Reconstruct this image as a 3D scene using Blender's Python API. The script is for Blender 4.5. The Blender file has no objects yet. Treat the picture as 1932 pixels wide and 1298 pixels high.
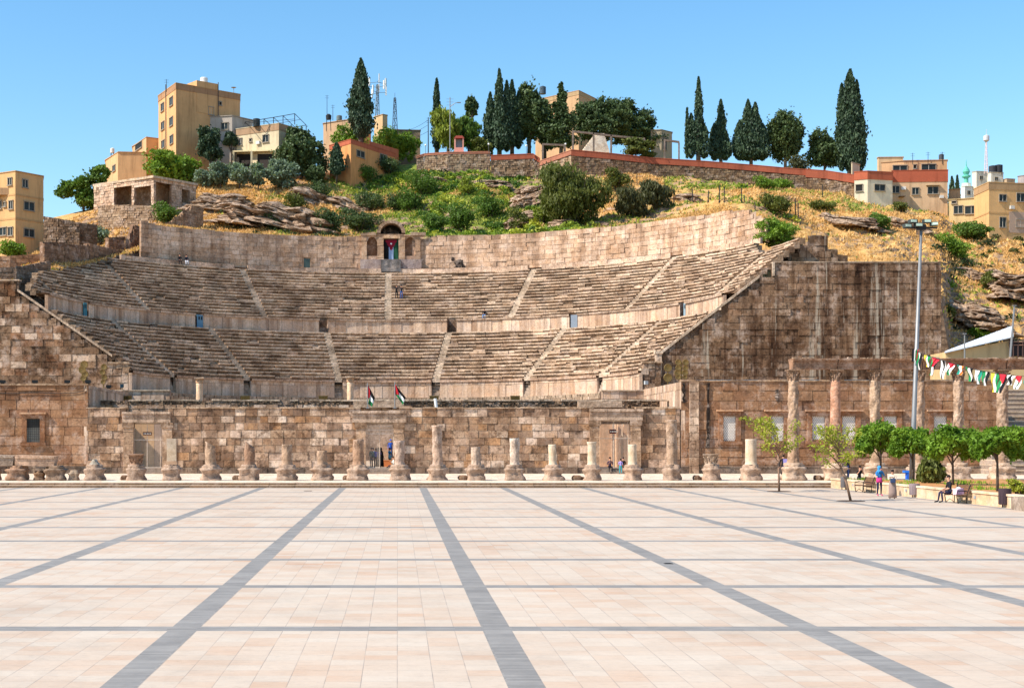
import bpy, math, random
import numpy as np
from mathutils import Vector, Matrix, noise as mnoise
R = math.radians
rnd = random.Random(7)
NR = np.random.RandomState(11)
sc = bpy.context.scene
C = sc.collection
# ------------------------------------------------------------------ camera, world, sun, exposure
F, U0, V0, H = 2670.0, 750.0, 828.0, 3.3
cam = bpy.data.objects.new('camera', bpy.data.cameras.new('camera')); C.objects.link(cam)
cam.location = (0, 0, H); cam.rotation_euler = (R(90), 0, 0)
cam.data.sensor_width = 36; cam.data.lens = 36 * F / 1932
cam.data.shift_x = (966 - U0) / 1932; cam.data.shift_y = (V0 - 649) / 1932
cam.data.clip_end = 6000; cam.data.clip_start = 0.1
sc.camera = cam
SUN = Vector((-0.66, -0.25, 0.71)).normalized()
w = bpy.data.worlds.new('World'); sc.world = w; w.use_nodes = True
nt = w.node_tree; nt.nodes.clear()
sky = nt.nodes.new('ShaderNodeTexSky'); sky.sky_type = 'NISHITA'; sky.sun_disc = False
sky.sun_elevation = math.asin(SUN.z); sky.sun_rotation = math.atan2(SUN.x, SUN.y)
sky.altitude = 800; sky.air_density = 1.3; sky.dust_density = 0.4; sky.ozone_density = 2.5
hs = nt.nodes.new('ShaderNodeHueSaturation'); hs.inputs['Saturation'].default_value = 1.27; hs.inputs['Hue'].default_value = 0.496
bg = nt.nodes.new('ShaderNodeBackground'); bg.inputs[1].default_value = 0.135
wo = nt.nodes.new('ShaderNodeOutputWorld')
nt.links.new(sky.outputs[0], hs.inputs['Color']); nt.links.new(hs.outputs[0], bg.inputs[0]); nt.links.new(bg.outputs[0], wo.inputs[0])
sl = bpy.data.objects.new('sun', bpy.data.lights.new('sun', 'SUN')); C.objects.link(sl)
sl.data.energy = 4.9; sl.data.angle = R(0.5); sl.data.color = (1.0, 0.925, 0.81)
sl.rotation_euler = SUN.to_track_quat('Z', 'Y').to_euler()
sc.view_settings.view_transform = 'Standard'; sc.view_settings.look = 'None'
sc.view_settings.exposure = 0.62; sc.view_settings.gamma = 1
sc.cycles.max_bounces = 5; sc.cycles.diffuse_bounces = 3; sc.cycles.transparent_max_bounces = 4

def P(u, v, Y):
    return Vector(((u - U0) * Y / F, Y, H + (V0 - v) * Y / F))
def PX(u, Y): return (u - U0) * Y / F
def ZV(v, Y): return H + (V0 - v) * Y / F
def yground(v, z=0.0): return F * (H - z) / (v - V0)

# ------------------------------------------------------------------ helpers
def lin(c):
    return tuple(((x / 255.0) / 12.92 if x / 255.0 <= 0.04045 else ((x / 255.0 + 0.055) / 1.055) ** 2.4) for x in c)
def thing(name, label, cat, loc=(0, 0, 0), rotz=0, group=None, scale=1):
    o = bpy.data.objects.new(name, None); C.objects.link(o)
    o.location = loc; o.rotation_euler = (0, 0, rotz); o.empty_display_size = .3
    if scale != 1: o.scale = (scale,) * 3
    tag(o, label, cat, group); return o
def tag(o, label, cat, group=None, kind=None):
    if label: o['label'] = label
    if cat: o['category'] = cat
    if group: o['group'] = group
    if kind: o['kind'] = kind
    return o
def copy_tree(o, parent=None):
    c = o.copy(); C.objects.link(c); c.parent = parent
    for ch in list(o.children): copy_tree(ch, c)
    return c

class MB:
    def __init__(s): s.v = []; s.f = []; s.c = []; s.b = []; s.m = []
    def add(s, vs, fs, col=(1, 1, 1), blk=None, mi=0):
        n = len(s.v); s.v += [tuple(x) for x in vs]
        for k, fc in enumerate(fs):
            s.f.append([n + i for i in fc]); s.c.append(col[k] if isinstance(col, list) else col); s.m.append(mi)
            s.b.append(blk[k] if blk else [(0.5, 0.5)] * len(fc))
    def box(s, x0, x1, y0, y1, z0, z1, col=(1, 1, 1), mi=0):
        vs = [(x0,y0,z0),(x1,y0,z0),(x1,y1,z0),(x0,y1,z0),(x0,y0,z1),(x1,y0,z1),(x1,y1,z1),(x0,y1,z1)]
        s.add(vs, [(0,1,5,4),(1,2,6,5),(2,3,7,6),(3,0,4,7),(4,5,6,7),(3,2,1,0)], col, mi=mi)
    def rbox(s, c, sx, sy, z0, z1, rz=0, col=(1, 1, 1), mi=0, jit=0):
        ca, sa = math.cos(rz), math.sin(rz); vs = []
        for z in (z0, z1):
            for a, b in ((-1,-1),(1,-1),(1,1),(-1,1)):
                x, y = a*sx/2 + rnd.uniform(-jit, jit), b*sy/2 + rnd.uniform(-jit, jit)
                vs.append((c[0]+x*ca-y*sa, c[1]+x*sa+y*ca, z + rnd.uniform(-jit, jit)))
        s.add(vs, [(0,1,5,4),(1,2,6,5),(2,3,7,6),(3,0,4,7),(4,5,6,7),(3,2,1,0)], col, mi=mi)
    def tube(s, pts, rs, n=8, col=(1, 1, 1), cap=True, mi=0):
        pts = [Vector(p) for p in pts]
        if not hasattr(rs, '__len__'): rs = [rs] * len(pts)
        vs = []
        for i, p in enumerate(pts):
            d = (pts[min(i+1, len(pts)-1)] - pts[max(i-1, 0)]); d.normalize()
            a = d.orthogonal() if abs(d.z) < .9 else Vector((1, 0, 0)).cross(d); a.normalize(); b = d.cross(a)
            for k in range(n):
                t = 2*math.pi*k/n; vs.append(p + (a*math.cos(t) + b*math.sin(t)) * rs[i])
        fs = [(i*n+k, i*n+(k+1) % n, (i+1)*n+(k+1) % n, (i+1)*n+k) for i in range(len(pts)-1) for k in range(n)]
        if cap: fs += [tuple(range(n-1, -1, -1)), tuple(range((len(pts)-1)*n, len(pts)*n))]
        s.add(vs, fs, col, mi=mi)
    def bar(s, a, b, wd, col=(1, 1, 1), mi=0): s.tube([a, b], wd*.6, 4, col, mi=mi)
    def lathe(s, prof, n=20, c=(0, 0), jit=0, col=(1, 1, 1), seed=0, mi=0):
        vs = []
        for i, (r, z) in enumerate(prof):
            for k in range(n):
                t = 2*math.pi*k/n
                j = jit * mnoise.noise(Vector((math.cos(t)*2+seed*7.3, math.sin(t)*2, z*2.2)))
                rr = max(.001, r + j * (1 if r > .05 else 0)); vs.append((c[0]+rr*math.cos(t), c[1]+rr*math.sin(t), z))
        fs = [(i*n+k, i*n+(k+1) % n, (i+1)*n+(k+1) % n, (i+1)*n+k) for i in range(len(prof)-1) for k in range(n)]
        fs += [tuple(range(n-1, -1, -1)), tuple(range((len(prof)-1)*n, len(prof)*n))]
        s.add(vs, fs, col, mi=mi)
    def prism(s, poly, z0, z1, col=(1, 1, 1), mi=0):
        n = len(poly); z1s = z1 if hasattr(z1, '__len__') else [z1]*n
        vs = [(p[0], p[1], z0) for p in poly] + [(p[0], p[1], z) for p, z in zip(poly, z1s)]
        fs = [(i, (i+1) % n, n+(i+1) % n, n+i) for i in range(n)] + [tuple(range(n, 2*n)), tuple(range(n-1, -1, -1))]
        s.add(vs, fs, col, mi=mi)
    def sphere(s, c, r, n=8, col=(1, 1, 1), mi=0):
        if not hasattr(r, '__len__'): r = (r, r, r)
        vs = []; m = n//2+1
        for i in range(m):
            a = math.pi*i/(m-1)
            for k in range(n):
                t = 2*math.pi*k/n
                vs.append((c[0]+r[0]*max(.02, math.sin(a))*math.cos(t), c[1]+r[1]*max(.02, math.sin(a))*math.sin(t), c[2]-r[2]*math.cos(a)))
        fs = [(i*n+k, i*n+(k+1) % n, (i+1)*n+(k+1) % n, (i+1)*n+k) for i in range(m-1) for k in range(n)]
        fs += [tuple(range(n-1, -1, -1)), tuple(range((m-1)*n, m*n))]
        s.add(vs, fs, col, mi=mi)
    def build(s, name, mat, parent=None, smooth=False, origin=None):
        me = bpy.data.meshes.new(name)
        vs = s.v
        if origin is not None: vs = [(a-origin[0], b-origin[1], c-origin[2]) for a, b, c in vs]
        me.from_pydata(vs, [], s.f)
        a = me.attributes.new('Col', 'FLOAT_COLOR', 'FACE')
        a.data.foreach_set('color', np.array([(c[0], c[1], c[2], 1) for c in s.c], 'f').ravel())
        uv = me.uv_layers.new(name='Blk')
        uv.data.foreach_set('uv', np.array([q for b in s.b for q in b], 'f').ravel())
        mats = mat if isinstance(mat, (list, tuple)) else [mat]
        for m in mats: me.materials.append(m)
        if len(mats) > 1: me.polygons.foreach_set('material_index', s.m)
        if smooth: me.polygons.foreach_set('use_smooth', [True]*len(me.polygons))
        me.update()
        o = bpy.data.objects.new(name, me); C.objects.link(o)
        if parent: o.parent = parent
        if origin is not None and parent is None: o.location = origin
        return o

def np_mesh(name, verts, quads, cols, mat, parent=None, smooth=False):
    me = bpy.data.meshes.new(name); nq = len(quads); k = quads.shape[1]
    me.vertices.add(len(verts)); me.vertices.foreach_set('co', verts.astype('f').ravel())
    me.loops.add(nq*k); me.loops.foreach_set('vertex_index', quads.astype('i').ravel())
    me.polygons.add(nq); me.polygons.foreach_set('loop_start', np.arange(0, nq*k, k, dtype='i'))
    try: me.polygons.foreach_set('loop_total', np.full(nq, k, dtype='i'))
    except Exception: pass
    if smooth: me.polygons.foreach_set('use_smooth', [True]*nq)
    a = me.attributes.new('Col', 'FLOAT_COLOR', 'FACE')
    a.data.foreach_set('color', np.concatenate([cols, np.ones((nq, 1))], 1).astype('f').ravel())
    me.materials.append(mat); me.update(calc_edges=True); me.validate()
    o = bpy.data.objects.new(name, me); C.objects.link(o)
    if parent: o.parent = parent
    return o

# ---- materials
MATS = {}
def newmat(name):
    m = bpy.data.materials.new(name); m.use_nodes = True; t = m.node_tree
    b = t.nodes['Principled BSDF']; b.inputs['Roughness'].default_value = .85
    if 'Specular IOR Level' in b.inputs: b.inputs['Specular IOR Level'].default_value = .25
    MATS[name] = m; return m, t, b
def N(t, typ, **kw):
    n = t.nodes.new(typ)
    for k, v in kw.items(): setattr(n, k, v)
    return n
def noise_node(t, scale, detail=5, rough=.6, sc3=None, vec=None):
    tc = N(t, 'ShaderNodeTexCoord') if vec is None else None
    src = tc.outputs['Object'] if vec is None else vec
    if sc3:
        mp = N(t, 'ShaderNodeMapping'); mp.inputs['Scale'].default_value = sc3
        t.links.new(src, mp.inputs[0]); src = mp.outputs[0]
    n = N(t, 'ShaderNodeTexNoise'); n.inputs['Scale'].default_value = scale; n.inputs['Detail'].default_value = detail
    n.inputs['Roughness'].default_value = rough; t.links.new(src, n.inputs['Vector']); return n.outputs[0]
def ramp(t, fac, stops):
    r = N(t, 'ShaderNodeValToRGB'); e = r.color_ramp.elements
    while len(e) < len(stops): e.new(.5)
    for i, (p, c) in enumerate(stops):
        e[i].position = p; e[i].color = (c, c, c, 1) if not hasattr(c, '__len__') else (*c[:3], 1)
    t.links.new(fac, r.inputs[0]); return r.outputs[0]
def mix(t, a, b, fac, mode='MIX'):
    m = N(t, 'ShaderNodeMix', data_type='RGBA', blend_type=mode)
    for s_, i in ((fac, 0), (a, 6), (b, 7)):
        if hasattr(s_, 'links') or hasattr(s_, 'is_linked'): t.links.new(s_, m.inputs[i])
        elif hasattr(s_, '__len__'): m.inputs[i].default_value = (*s_[:3], 1)
        else: m.inputs[i].default_value = s_
    return m.outputs[2]
def math_(t, op, a, b=None, clamp=False):
    m = N(t, 'ShaderNodeMath', operation=op); m.use_clamp = clamp
    for i, s_ in enumerate((a, b)):
        if s_ is None: continue
        if hasattr(s_, 'is_linked'): t.links.new(s_, m.inputs[i])
        else: m.inputs[i].default_value = s_
    return m.outputs[0]
def bump(t, b, h, dist=.03, strength=.6):
    n = N(t, 'ShaderNodeBump'); n.inputs['Distance'].default_value = dist; n.inputs['Strength'].default_value = strength
    t.links.new(h, n.inputs['Height']); t.links.new(n.outputs[0], b.inputs['Normal'])

def stone(name, stain=.5, stain_scale=.5, streak=0, mortar=0, mcol=(.5, .42, .34), fine=.35, bd=.05, light=0, seam=0, warm=1.0):
    m, t, b = newmat(name)
    at = N(t, 'ShaderNodeAttribute', attribute_name='Col'); c = at.outputs['Color']
    if mortar or seam:
        uv = N(t, 'ShaderNodeUVMap', uv_map='Blk'); sp = N(t, 'ShaderNodeSeparateXYZ'); t.links.new(uv.outputs[0], sp.inputs[0])
        a = math_(t, 'ABSOLUTE', math_(t, 'SUBTRACT', sp.outputs[0], .5)); d = math_(t, 'ABSOLUTE', math_(t, 'SUBTRACT', sp.outputs[1], .5))
        e = math_(t, 'MAXIMUM', a, d)
        e = math_(t, 'ADD', e, math_(t, 'MULTIPLY', math_(t, 'SUBTRACT', noise_node(t, 4, 3), .5), .12))
        msk = ramp(t, e, [(.40, 0), (.47, 1)])
        msk = mix(t, (0, 0, 0), msk, ramp(t, noise_node(t, .6, 2), [(.4, 0), (.6, 1)]))
        if mortar: c = mix(t, c, mcol, math_(t, 'MULTIPLY', msk, mortar))
    if warm:
        wf = ramp(t, noise_node(t, .7, 6, .7), [(.35, 0), (.65, 1)])
        c = mix(t, c, mix(t, (1.10, .93, .74), (1.10, 1.05, .98), wf), warm, 'MULTIPLY')
    f = noise_node(t, 5.5, 6, .7)
    c = mix(t, c, ramp(t, f, [(.3, 1 - fine), (.7, 1 + fine*.4)]), 1.0, 'MULTIPLY')
    if warm:
        lw = ramp(t, noise_node(t, .8, 8, .78), [(.5, 0), (.62, 1)])
        c = mix(t, c, mix(t, c, lin((222,200,184)), .5), math_(t, 'MULTIPLY', lw, .8))
    if stain:
        s1 = ramp(t, noise_node(t, stain_scale, 9, .74), [(.46, 0), (.58, 1)])
        c = mix(t, c, (.36, .28, .21), math_(t, 'MULTIPLY', s1, stain), 'MULTIPLY')
        p = ramp(t, noise_node(t, 1.9, 8, .82), [(.52, 0), (.58, 1)])
        c = mix(t, c, (.28, .25, .22), math_(t, 'MULTIPLY', p, stain*.9), 'MULTIPLY')
    if streak:
        s2 = ramp(t, noise_node(t, 1.0, 5, .65, sc3=(.95, .95, .05)), [(.47, 0), (.62, 1)])
        c = mix(t, c, (.33, .25, .19), math_(t, 'MULTIPLY', s2, streak), 'MULTIPLY')
    if light:
        s3 = ramp(t, noise_node(t, 1.1, 6, .65, sc3=(.8, .8, .035)), [(.58, 0), (.64, 1)])
        c = mix(t, c, (.40, .33, .25), math_(t, 'MULTIPLY', s3, light*.85))
    t.links.new(c, b.inputs['Base Color'])
    bump(t, b, noise_node(t, 3.5, 8, .72), bd, .9)
    b.inputs['Roughness'].default_value = .93
    return m
def plain(name, col, rough=.6, metal=0, var=.15, vs=2.0, useattr=False, bmp=0):
    m, t, b = newmat(name)
    if useattr: c = N(t, 'ShaderNodeAttribute', attribute_name='Col').outputs['Color']
    else: c = col
    f = ramp(t, noise_node(t, vs, 5, .65), [(.3, 1 - var), (.7, 1 + var*.3)])
    c = mix(t, c, f, 1.0, 'MULTIPLY'); t.links.new(c, b.inputs['Base Color'])
    b.inputs['Roughness'].default_value = rough; b.inputs['Metallic'].default_value = metal
    if bmp: bump(t, b, noise_node(t, vs*3, 6), bmp)
    return m
def plaster(name, stain=.3):
    m, t, b = newmat(name)
    c = N(t, 'ShaderNodeAttribute', attribute_name='Col').outputs['Color']
    c = mix(t, c, ramp(t, noise_node(t, .25, 6, .7), [(.35, 1-.18), (.7, 1.04)]), 1.0, 'MULTIPLY')
    s2 = ramp(t, noise_node(t, 1.0, 6, .7, sc3=(1.1, 1.1, .12)), [(.5, 0), (.7, 1)])
    c = mix(t, c, (.45, .40, .36), math_(t, 'MULTIPLY', s2, stain), 'MULTIPLY')
    t.links.new(c, b.inputs['Base Color']); b.inputs['Roughness'].default_value = .9
    bump(t, b, noise_node(t, 8, 4), .01); return m
def leafmat(name, sss=.25):
    m, t, b = newmat(name)
    c = N(t, 'ShaderNodeAttribute', attribute_name='Col').outputs['Color']
    t.links.new(c, b.inputs['Base Color']); b.inputs['Roughness'].default_value = .6
    tr = N(t, 'ShaderNodeBsdfTranslucent'); t.links.new(mix(t, c, (1.25, 1.35, .55), 1.0, 'MULTIPLY'), tr.inputs[0])
    mx = N(t, 'ShaderNodeMixShader'); mx.inputs[0].default_value = sss
    t.links.new(b.outputs[0], mx.inputs[1]); t.links.new(tr.outputs[0], mx.inputs[2])
    t.links.new(mx.outputs[0], t.nodes['Material Output'].inputs['Surface']); return m

M_wall = stone('ashlar_facade', stain=.8, stain_scale=.4, mortar=.4, streak=.35)
M_hall = stone('ashlar_hall', stain=.5, stain_scale=.25, mortar=.1, streak=.3, mcol=(.36, .26, .18))
M_flank = stone('ashlar_flank', stain=.85, stain_scale=.14, mortar=.08, streak=.9, light=1.0, mcol=(.36, .28, .21))
M_flankl = stone('ashlar_flank_patched', stain=.95, stain_scale=.22, mortar=.35, streak=.35, light=.1, mcol=(.36, .28, .21))
M_seat = stone('seat_stone', stain=.6, stain_scale=.35, fine=.5, bd=.08, warm=.6)
M_rear = stone('rear_wall_stone', stain=.5, stain_scale=.22, mortar=.1, streak=.5, mcol=(.5, .4, .33))
M_pod = stone('podium_stone', stain=.25, stain_scale=.8, mortar=.2, streak=.55, mcol=(.3, .24, .2))
M_col = stone('column_stone', stain=.55, stain_scale=1.4, streak=.3, bd=.09, warm=.45)
M_marble = stone('marble', stain=.25, stain_scale=1.2, streak=.2, fine=.2, bd=.02)
M_rub = stone('rubble', stain=.45, stain_scale=1.2, mortar=.45, mcol=(.12, .09, .07), bd=.1)
M_rock = stone('rock', stain=.85, stain_scale=.5, streak=.0, fine=.6, bd=.35, warm=.3)
M_step = stone('step_stone', stain=.35, stain_scale=.8, fine=.3)
M_plas = plaster('plaster', .6)
M_red = plain('red_band_paint', lin((178, 92, 62)), .85, var=.25, vs=.8)
M_glass = plain('window_glass', (.018, .026, .028), .42, var=.3)
M_frame = plain('window_frame_paint', (.45, .43, .4), .6)
M_dark = plain('dark_metal', (.03, .03, .03), .5, .4)
M_grey = plain('grey_metal', (.26, .26, .26), .5, .4)
M_rust = plain('gate_iron', (.62, .5, .4), .6, .2, var=.35, vs=6)
M_attr = plain('painted', (1, 1, 1), .7, var=.12, vs=3, useattr=True)
M_cloth = plain('cloth', (1, 1, 1), .9, var=.15, vs=9, useattr=True)
M_skin = plain('skin', (.45, .27, .19), .6)
M_wood = plain('bench_wood', (.16, .075, .04), .65, var=.35, vs=9)
M_leaf = leafmat('foliage'); M_leafd = leafmat('needle_foliage', .1)
M_bark = plain('bark', (.11, .085, .065), .95, var=.5, vs=5, bmp=.05)
M_lat = plain('lattice_panel', (.62, .58, .53), .8, var=.2, vs=6)
M_gold = plain('gilded_floodlight', (.22, .14, .045), .45, .35, var=.5, vs=9)
M_blue = plain('blue_metal', lin((60, 110, 135)), .55, .2)

# palettes (linear albedo)
def pal(l): return [lin(c) for c in l]
PAL_FAC = pal([(190,162,140),(172,144,122),(200,176,156),(212,192,178),(158,132,112),(222,206,194),(182,146,114),(196,170,150),(142,118,102),(206,182,166)])
PAL_HALL = pal([(158,124,98),(150,116,92),(166,134,110),(142,108,86),(160,128,102),(152,118,92)])
PAL_FLK = pal([(138,114,94),(130,106,86),(146,120,100),(122,98,80),(136,112,92),(156,132,112)])
PAL_REAR = pal([(220,194,174),(212,186,166),(226,202,184),(206,178,156),(216,190,170)])
PAL_SEAT = pal([(206,180,156),(194,168,144),(212,190,168),(184,158,134),(218,196,174),(174,148,126)])
PAL_POD = pal([(208,188,172),(198,176,160),(216,198,184),(190,166,148)])
PAL_RUB = pal([(142,120,100),(122,102,86),(162,138,116),(104,88,74),(172,150,130)])
def jitc(c, k=.1, r=rnd):
    f = 1 + r.uniform(-k, k); return tuple(min(1, x*f) for x in c)

# generic block-built wall: pos(a, z, off) -> point ; off>0 = towards the viewer of the wall
def blockwall(mb, pos, a0, a1, z0, z1, ch=.55, bw=(.6, 1.3), openings=(), limit=None, depth=.35, jit=.03, pal_=PAL_FAC, back=True, r=rnd, rag=0, bcol=None):
    z = z0; row = 0
    while z < z1 - .08:
        h = min(ch*r.uniform(.88, 1.12), z1 - z)
        if z1 - z - h < .15: h = z1 - z
        a = a0 - r.uniform(0, bw[0])
        while a < a1:
            wv = r.uniform(*bw); s, e = max(a, a0), min(a+wv, a1); a += wv
            if e - s < .08: continue
            segs = [(s, e)]
            for (o0, o1, oz0, oz1) in openings:
                if oz1 > z + h*.5 and oz0 < z + h*.5:
                    ns = []
                    for (p, q) in segs:
                        if o1 <= p or o0 >= q: ns.append((p, q))
                        else:
                            if o0 > p + .05: ns.append((p, o0))
                            if o1 < q - .05: ns.append((o1, q))
                    segs = ns
            for (p, q) in segs:
                lim = min(limit(p), limit(q)) if limit else z1
                if z + h*.55 > lim: continue
                if rag and z + h > z1 - rag and r.random() < .3: continue
                zt = min(z + h, max(lim, z+.1)) if limit else z + h
                j = r.uniform(-jit, jit)*1.3; g = .007
                if r.random() < .06: j -= .06
                j2 = j + r.uniform(-.012, .012)
                c = jitc(r.choice(pal_), .08, r)
                e_ = lambda: r.uniform(0, .014)
                vs = [pos(p+g+e_(), z+g+e_(), j), pos(q-g-e_(), z+g+e_(), j2), pos(q-g-e_(), zt-g-e_(), j2), pos(p+g+e_(), zt-g-e_(), j),
                      pos(p+g, z+g, -depth), pos(q-g, z+g, -depth), pos(q-g, zt-g, -depth), pos(p+g, zt-g, -depth)]
                B = [(0,0),(1,0),(1,1),(0,1)]; H5 = [(.5, .5)]*4
                mb.add(vs, [(0,1,2,3),(3,2,6,7),(1,5,6,2),(4,0,3,7)], c, [B, H5, H5, H5])
        z += h; row += 1
    if back:
        bc = bcol or tuple(x*.62 for x in pal_[0]); st = 1.0
        n = max(1, int((a1-a0)/st))
        for i in range(n):
            p, q = a0+(a1-a0)*i/n, a0+(a1-a0)*(i+1)/n
            lp = limit((p+q)/2)-.1 if limit else z1-.03
            lo = [(z0, min(lp, z1))]
            for (o0, o1, oz0, oz1) in openings:
                if o0 < q-.2 and o1 > p+.2:
                    nl = []
                    for (x, y) in lo:
                        if oz0 > x: nl.append((x, min(y, oz0)))
                        if oz1 < y: nl.append((max(x, oz1), y))
                    lo = nl
            for (x, y) in lo:
                if y > x+.05: mb.add([pos(p, x, -.1), pos(q, x, -.1), pos(q, y, -.1), pos(p, y, -.1)], [(0,1,2,3)], bc)
def plane_pos(Y, x0=0, back=1):   # wall facing the camera (-Y)
    return lambda a, z, o: (a, Y - o, z)
def side_pos(X, sgn):             # wall running along +Y, facing sgn*X
    return lambda a, z, o: (X + sgn*o, a, z)
CX, CY = -1.2, 141.0
def arc_pos(Rr):                  # a = arc angle * Rr, facing the centre
    return lambda a, z, o: (CX + (Rr-o)*math.sin(a/Rr), CY + (Rr-o)*math.cos(a/Rr), z)

# ------------------------------------------------------------------ noise for terrain
def vnoise(x, y, seed=0):
    xi, yi = np.floor(x).astype(int), np.floor(y).astype(int); xf, yf = x-xi, y-yi
    def hsh(a, b):
        n = (a*374761393 + b*668265263 + seed*1442695041) & 0xffffffff
        n = ((n ^ (n >> 13)) * 1274126177) & 0xffffffff; return ((n ^ (n >> 16)) & 0xffff)/65535.0
    u, v = xf*xf*(3-2*xf), yf*yf*(3-2*yf)
    return (hsh(xi, yi)*(1-u)+hsh(xi+1, yi)*u)*(1-v) + (hsh(xi, yi+1)*(1-u)+hsh(xi+1, yi+1)*u)*v
def fbm(x, y, o=4, seed=0):
    s = 0; a = .5
    for i in range(o): s = s + a*vnoise(x*2**i, y*2**i, seed+i); a *= .5
    return s - .47

# ------------------------------------------------------------------ ground, plaza, platform
def plaza_mat():
    m, t, b = newmat('plaza_paving')
    tc = N(t, 'ShaderNodeTexCoord'); sp = N(t, 'ShaderNodeSeparateXYZ'); t.links.new(tc.outputs['Object'], sp.inputs[0])
    X, Y = sp.outputs[0], sp.outputs[1]
    def band(c, off, per, wd):
        fr = math_(t, 'FRACT', math_(t, 'DIVIDE', math_(t, 'SUBTRACT', c, off - wd/2), per))
        return math_(t, 'LESS_THAN', fr, wd/per), fr
    bx, fx = band(X, 1.72, 5.43, .5); by, fy = band(Y, 24.65, 7.06, .58)
    bd = math_(t, 'MAXIMUM', bx, by)
    tx = math_(t, 'DIVIDE', math_(t, 'SUBTRACT', X, 1.97), .493); ty = math_(t, 'DIVIDE', Y, .47)
    # long rows: shift every column
    col_id = math_(t, 'FLOOR', tx); ty = math_(t, 'ADD', ty, math_(t, 'MULTIPLY', math_(t, 'FRACT', math_(t, 'MULTIPLY', col_id, .37)), .0))
    row_id = math_(t, 'FLOOR', ty)
    def wn(a, b_):
        cv = N(t, 'ShaderNodeCombineXYZ'); t.links.new(a, cv.inputs[0]); t.links.new(b_, cv.inputs[1])
        n_ = N(t, 'ShaderNodeTexWhiteNoise', noise_dimensions='2D'); t.links.new(cv.outputs[0], n_.inputs['Vector']); return n_
    w1 = wn(col_id, row_id)
    # wandering clusters of tone
    big = noise_node(t, .18, 4, .6); v1 = math_(t, 'ADD', math_(t, 'ADD', math_(t, 'MULTIPLY', w1.outputs[0], .28), math_(t, 'MULTIPLY', noise_node(t, .9, 4, .7, sc3=(.6, 1.6, 1)), .25)), math_(t, 'MULTIPLY', big, .62))
    c = ramp(t, v1, [(.22, lin((201,187,169))), (.44, lin((198,181,162))), (.62, lin((196,175,154))), (.74, lin((194,167,143))), (.84, lin((192,154,126)))])
    spk = ramp(t, noise_node(t, 9, 6, .75, sc3=(.45, 1.6, 1)), [(.52, 1), (.72, .78)])
    c = mix(t, c, spk, 1.0, 'MULTIPLY')
    c = mix(t, c, ramp(t, noise_node(t, .5, 6, .7), [(.45, 1), (.75, .9)]), 1.0, 'MULTIPLY')
    c = mix(t, c, ramp(t, noise_node(t, .22, 7, .72, sc3=(1, .6, 1)), [(.50, 1), (.62, .90), (.75, .82)]), 1.0, 'MULTIPLY')
    sp1 = ramp(t, noise_node(t, 3.2, 9, .85, sc3=(.7, 1.3, 1)), [(.60, 1), (.66, .72)])
    c = mix(t, c, sp1, 1.0, 'MULTIPLY')
    # joints
    jx = math_(t, 'ABSOLUTE', math_(t, 'SUBTRACT', math_(t, 'FRACT', tx), .5)); jy = math_(t, 'ABSOLUTE', math_(t, 'SUBTRACT', math_(t, 'FRACT', ty), .5))
    jn = noise_node(t, 1.1, 3, .6)
    m1 = math_(t, 'MULTIPLY', math_(t, 'GREATER_THAN', jx, .488), ramp(t, jn, [(.35, .25), (.65, .8)]))
    m2 = math_(t, 'MULTIPLY', math_(t, 'GREATER_THAN', jy, .488), ramp(t, jn, [(.4, .18), (.65, .7)]))
    c = mix(t, c, (.25, .2, .17), math_(t, 'MAXIMUM', m1, m2))
    # dark bands of narrow setts
    px = math_(t, 'FLOOR', math_(t, 'DIVIDE', X, .5)); py = math_(t, 'FLOOR', math_(t, 'DIVIDE', Y, .11))
    w2 = wn(px, py); dk = ramp(t, w2.outputs[0], [(0, lin((132,127,121))), (1, lin((148,142,135)))])
    dk = mix(t, dk, ramp(t, noise_node(t, .8, 5, .7), [(.35, .82), (.7, 1.15)]), 1.0, 'MULTIPLY')
    dj = math_(t, 'GREATER_THAN', math_(t, 'ABSOLUTE', math_(t, 'SUBTRACT', math_(t, 'FRACT', math_(t, 'DIVIDE', Y, .11)), .5)), .45)
    dk = mix(t, dk, (.12, .12, .125), math_(t, 'MULTIPLY', dj, .45))
    c = mix(t, c, dk, bd)
    t.links.new(c, b.inputs['Base Color']); b.inputs['Roughness'].default_value = .62
    bump(t, b, math_(t, 'SUBTRACT', noise_node(t, 6, 5), math_(t, 'MULTIPLY', math_(t, 'MAXIMUM', m1, m2), .5)), .012)
    return m
YS = 95.8      # foot of the two steps
mb = MB(); mb.add([(-3000,-1500,-.05),(3000,-1500,-.05),(3000,4500,-.05),(-3000,4500,-.05)], [(0,1,2,3)], lin((150,130,105)))
tag(mb.build('ground', plain('earth', lin((150, 130, 105)), .95, var=.3, vs=.2)), None, None, kind='structure')
mb = MB(); mb.add([(-160,-60,0),(160,-60,0),(160,YS+.5,0),(-160,YS+.5,0)], [(0,1,2,3)])
tag(mb.build('plaza', plaza_mat()), None, None, kind='structure')
mb = MB()
LST = lin((214,198,182)); x = -70.0
while x < 75:
    wv = rnd.uniform(1.3, 2.2)
    for k, (y, z0, z1) in enumerate(((YS, -.02, .15), (YS+.75, .15, .30))):
        j = rnd.uniform(-.012, .012)
        if x > 29.2 and False: continue
        c = jitc(LST, .1)
        cf = jitc(lin((130,110,92)), .2)
        vs = [(x+.01,y+j,z0),(x+wv-.01,y+j,z0),(x+wv-.01,y+j,z1),(x+.01,y+j,z1),(x+.01,y+.9,z1),(x+wv-.01,y+.9,z1)]
        mb.add(vs, [(0,1,2,3),(3,2,5,4)], [cf, c])
    x += wv
mb.add([(-70,YS+.1,-.02),(75,YS+.1,-.02),(75,YS+.1,.12),(-70,YS+.1,.12)], [(0,1,2,3)], lin((80,64,52)))
tag(mb.build('steps', M_step), None, None, kind='structure')
mb = MB()
y = YS+1.4
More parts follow.
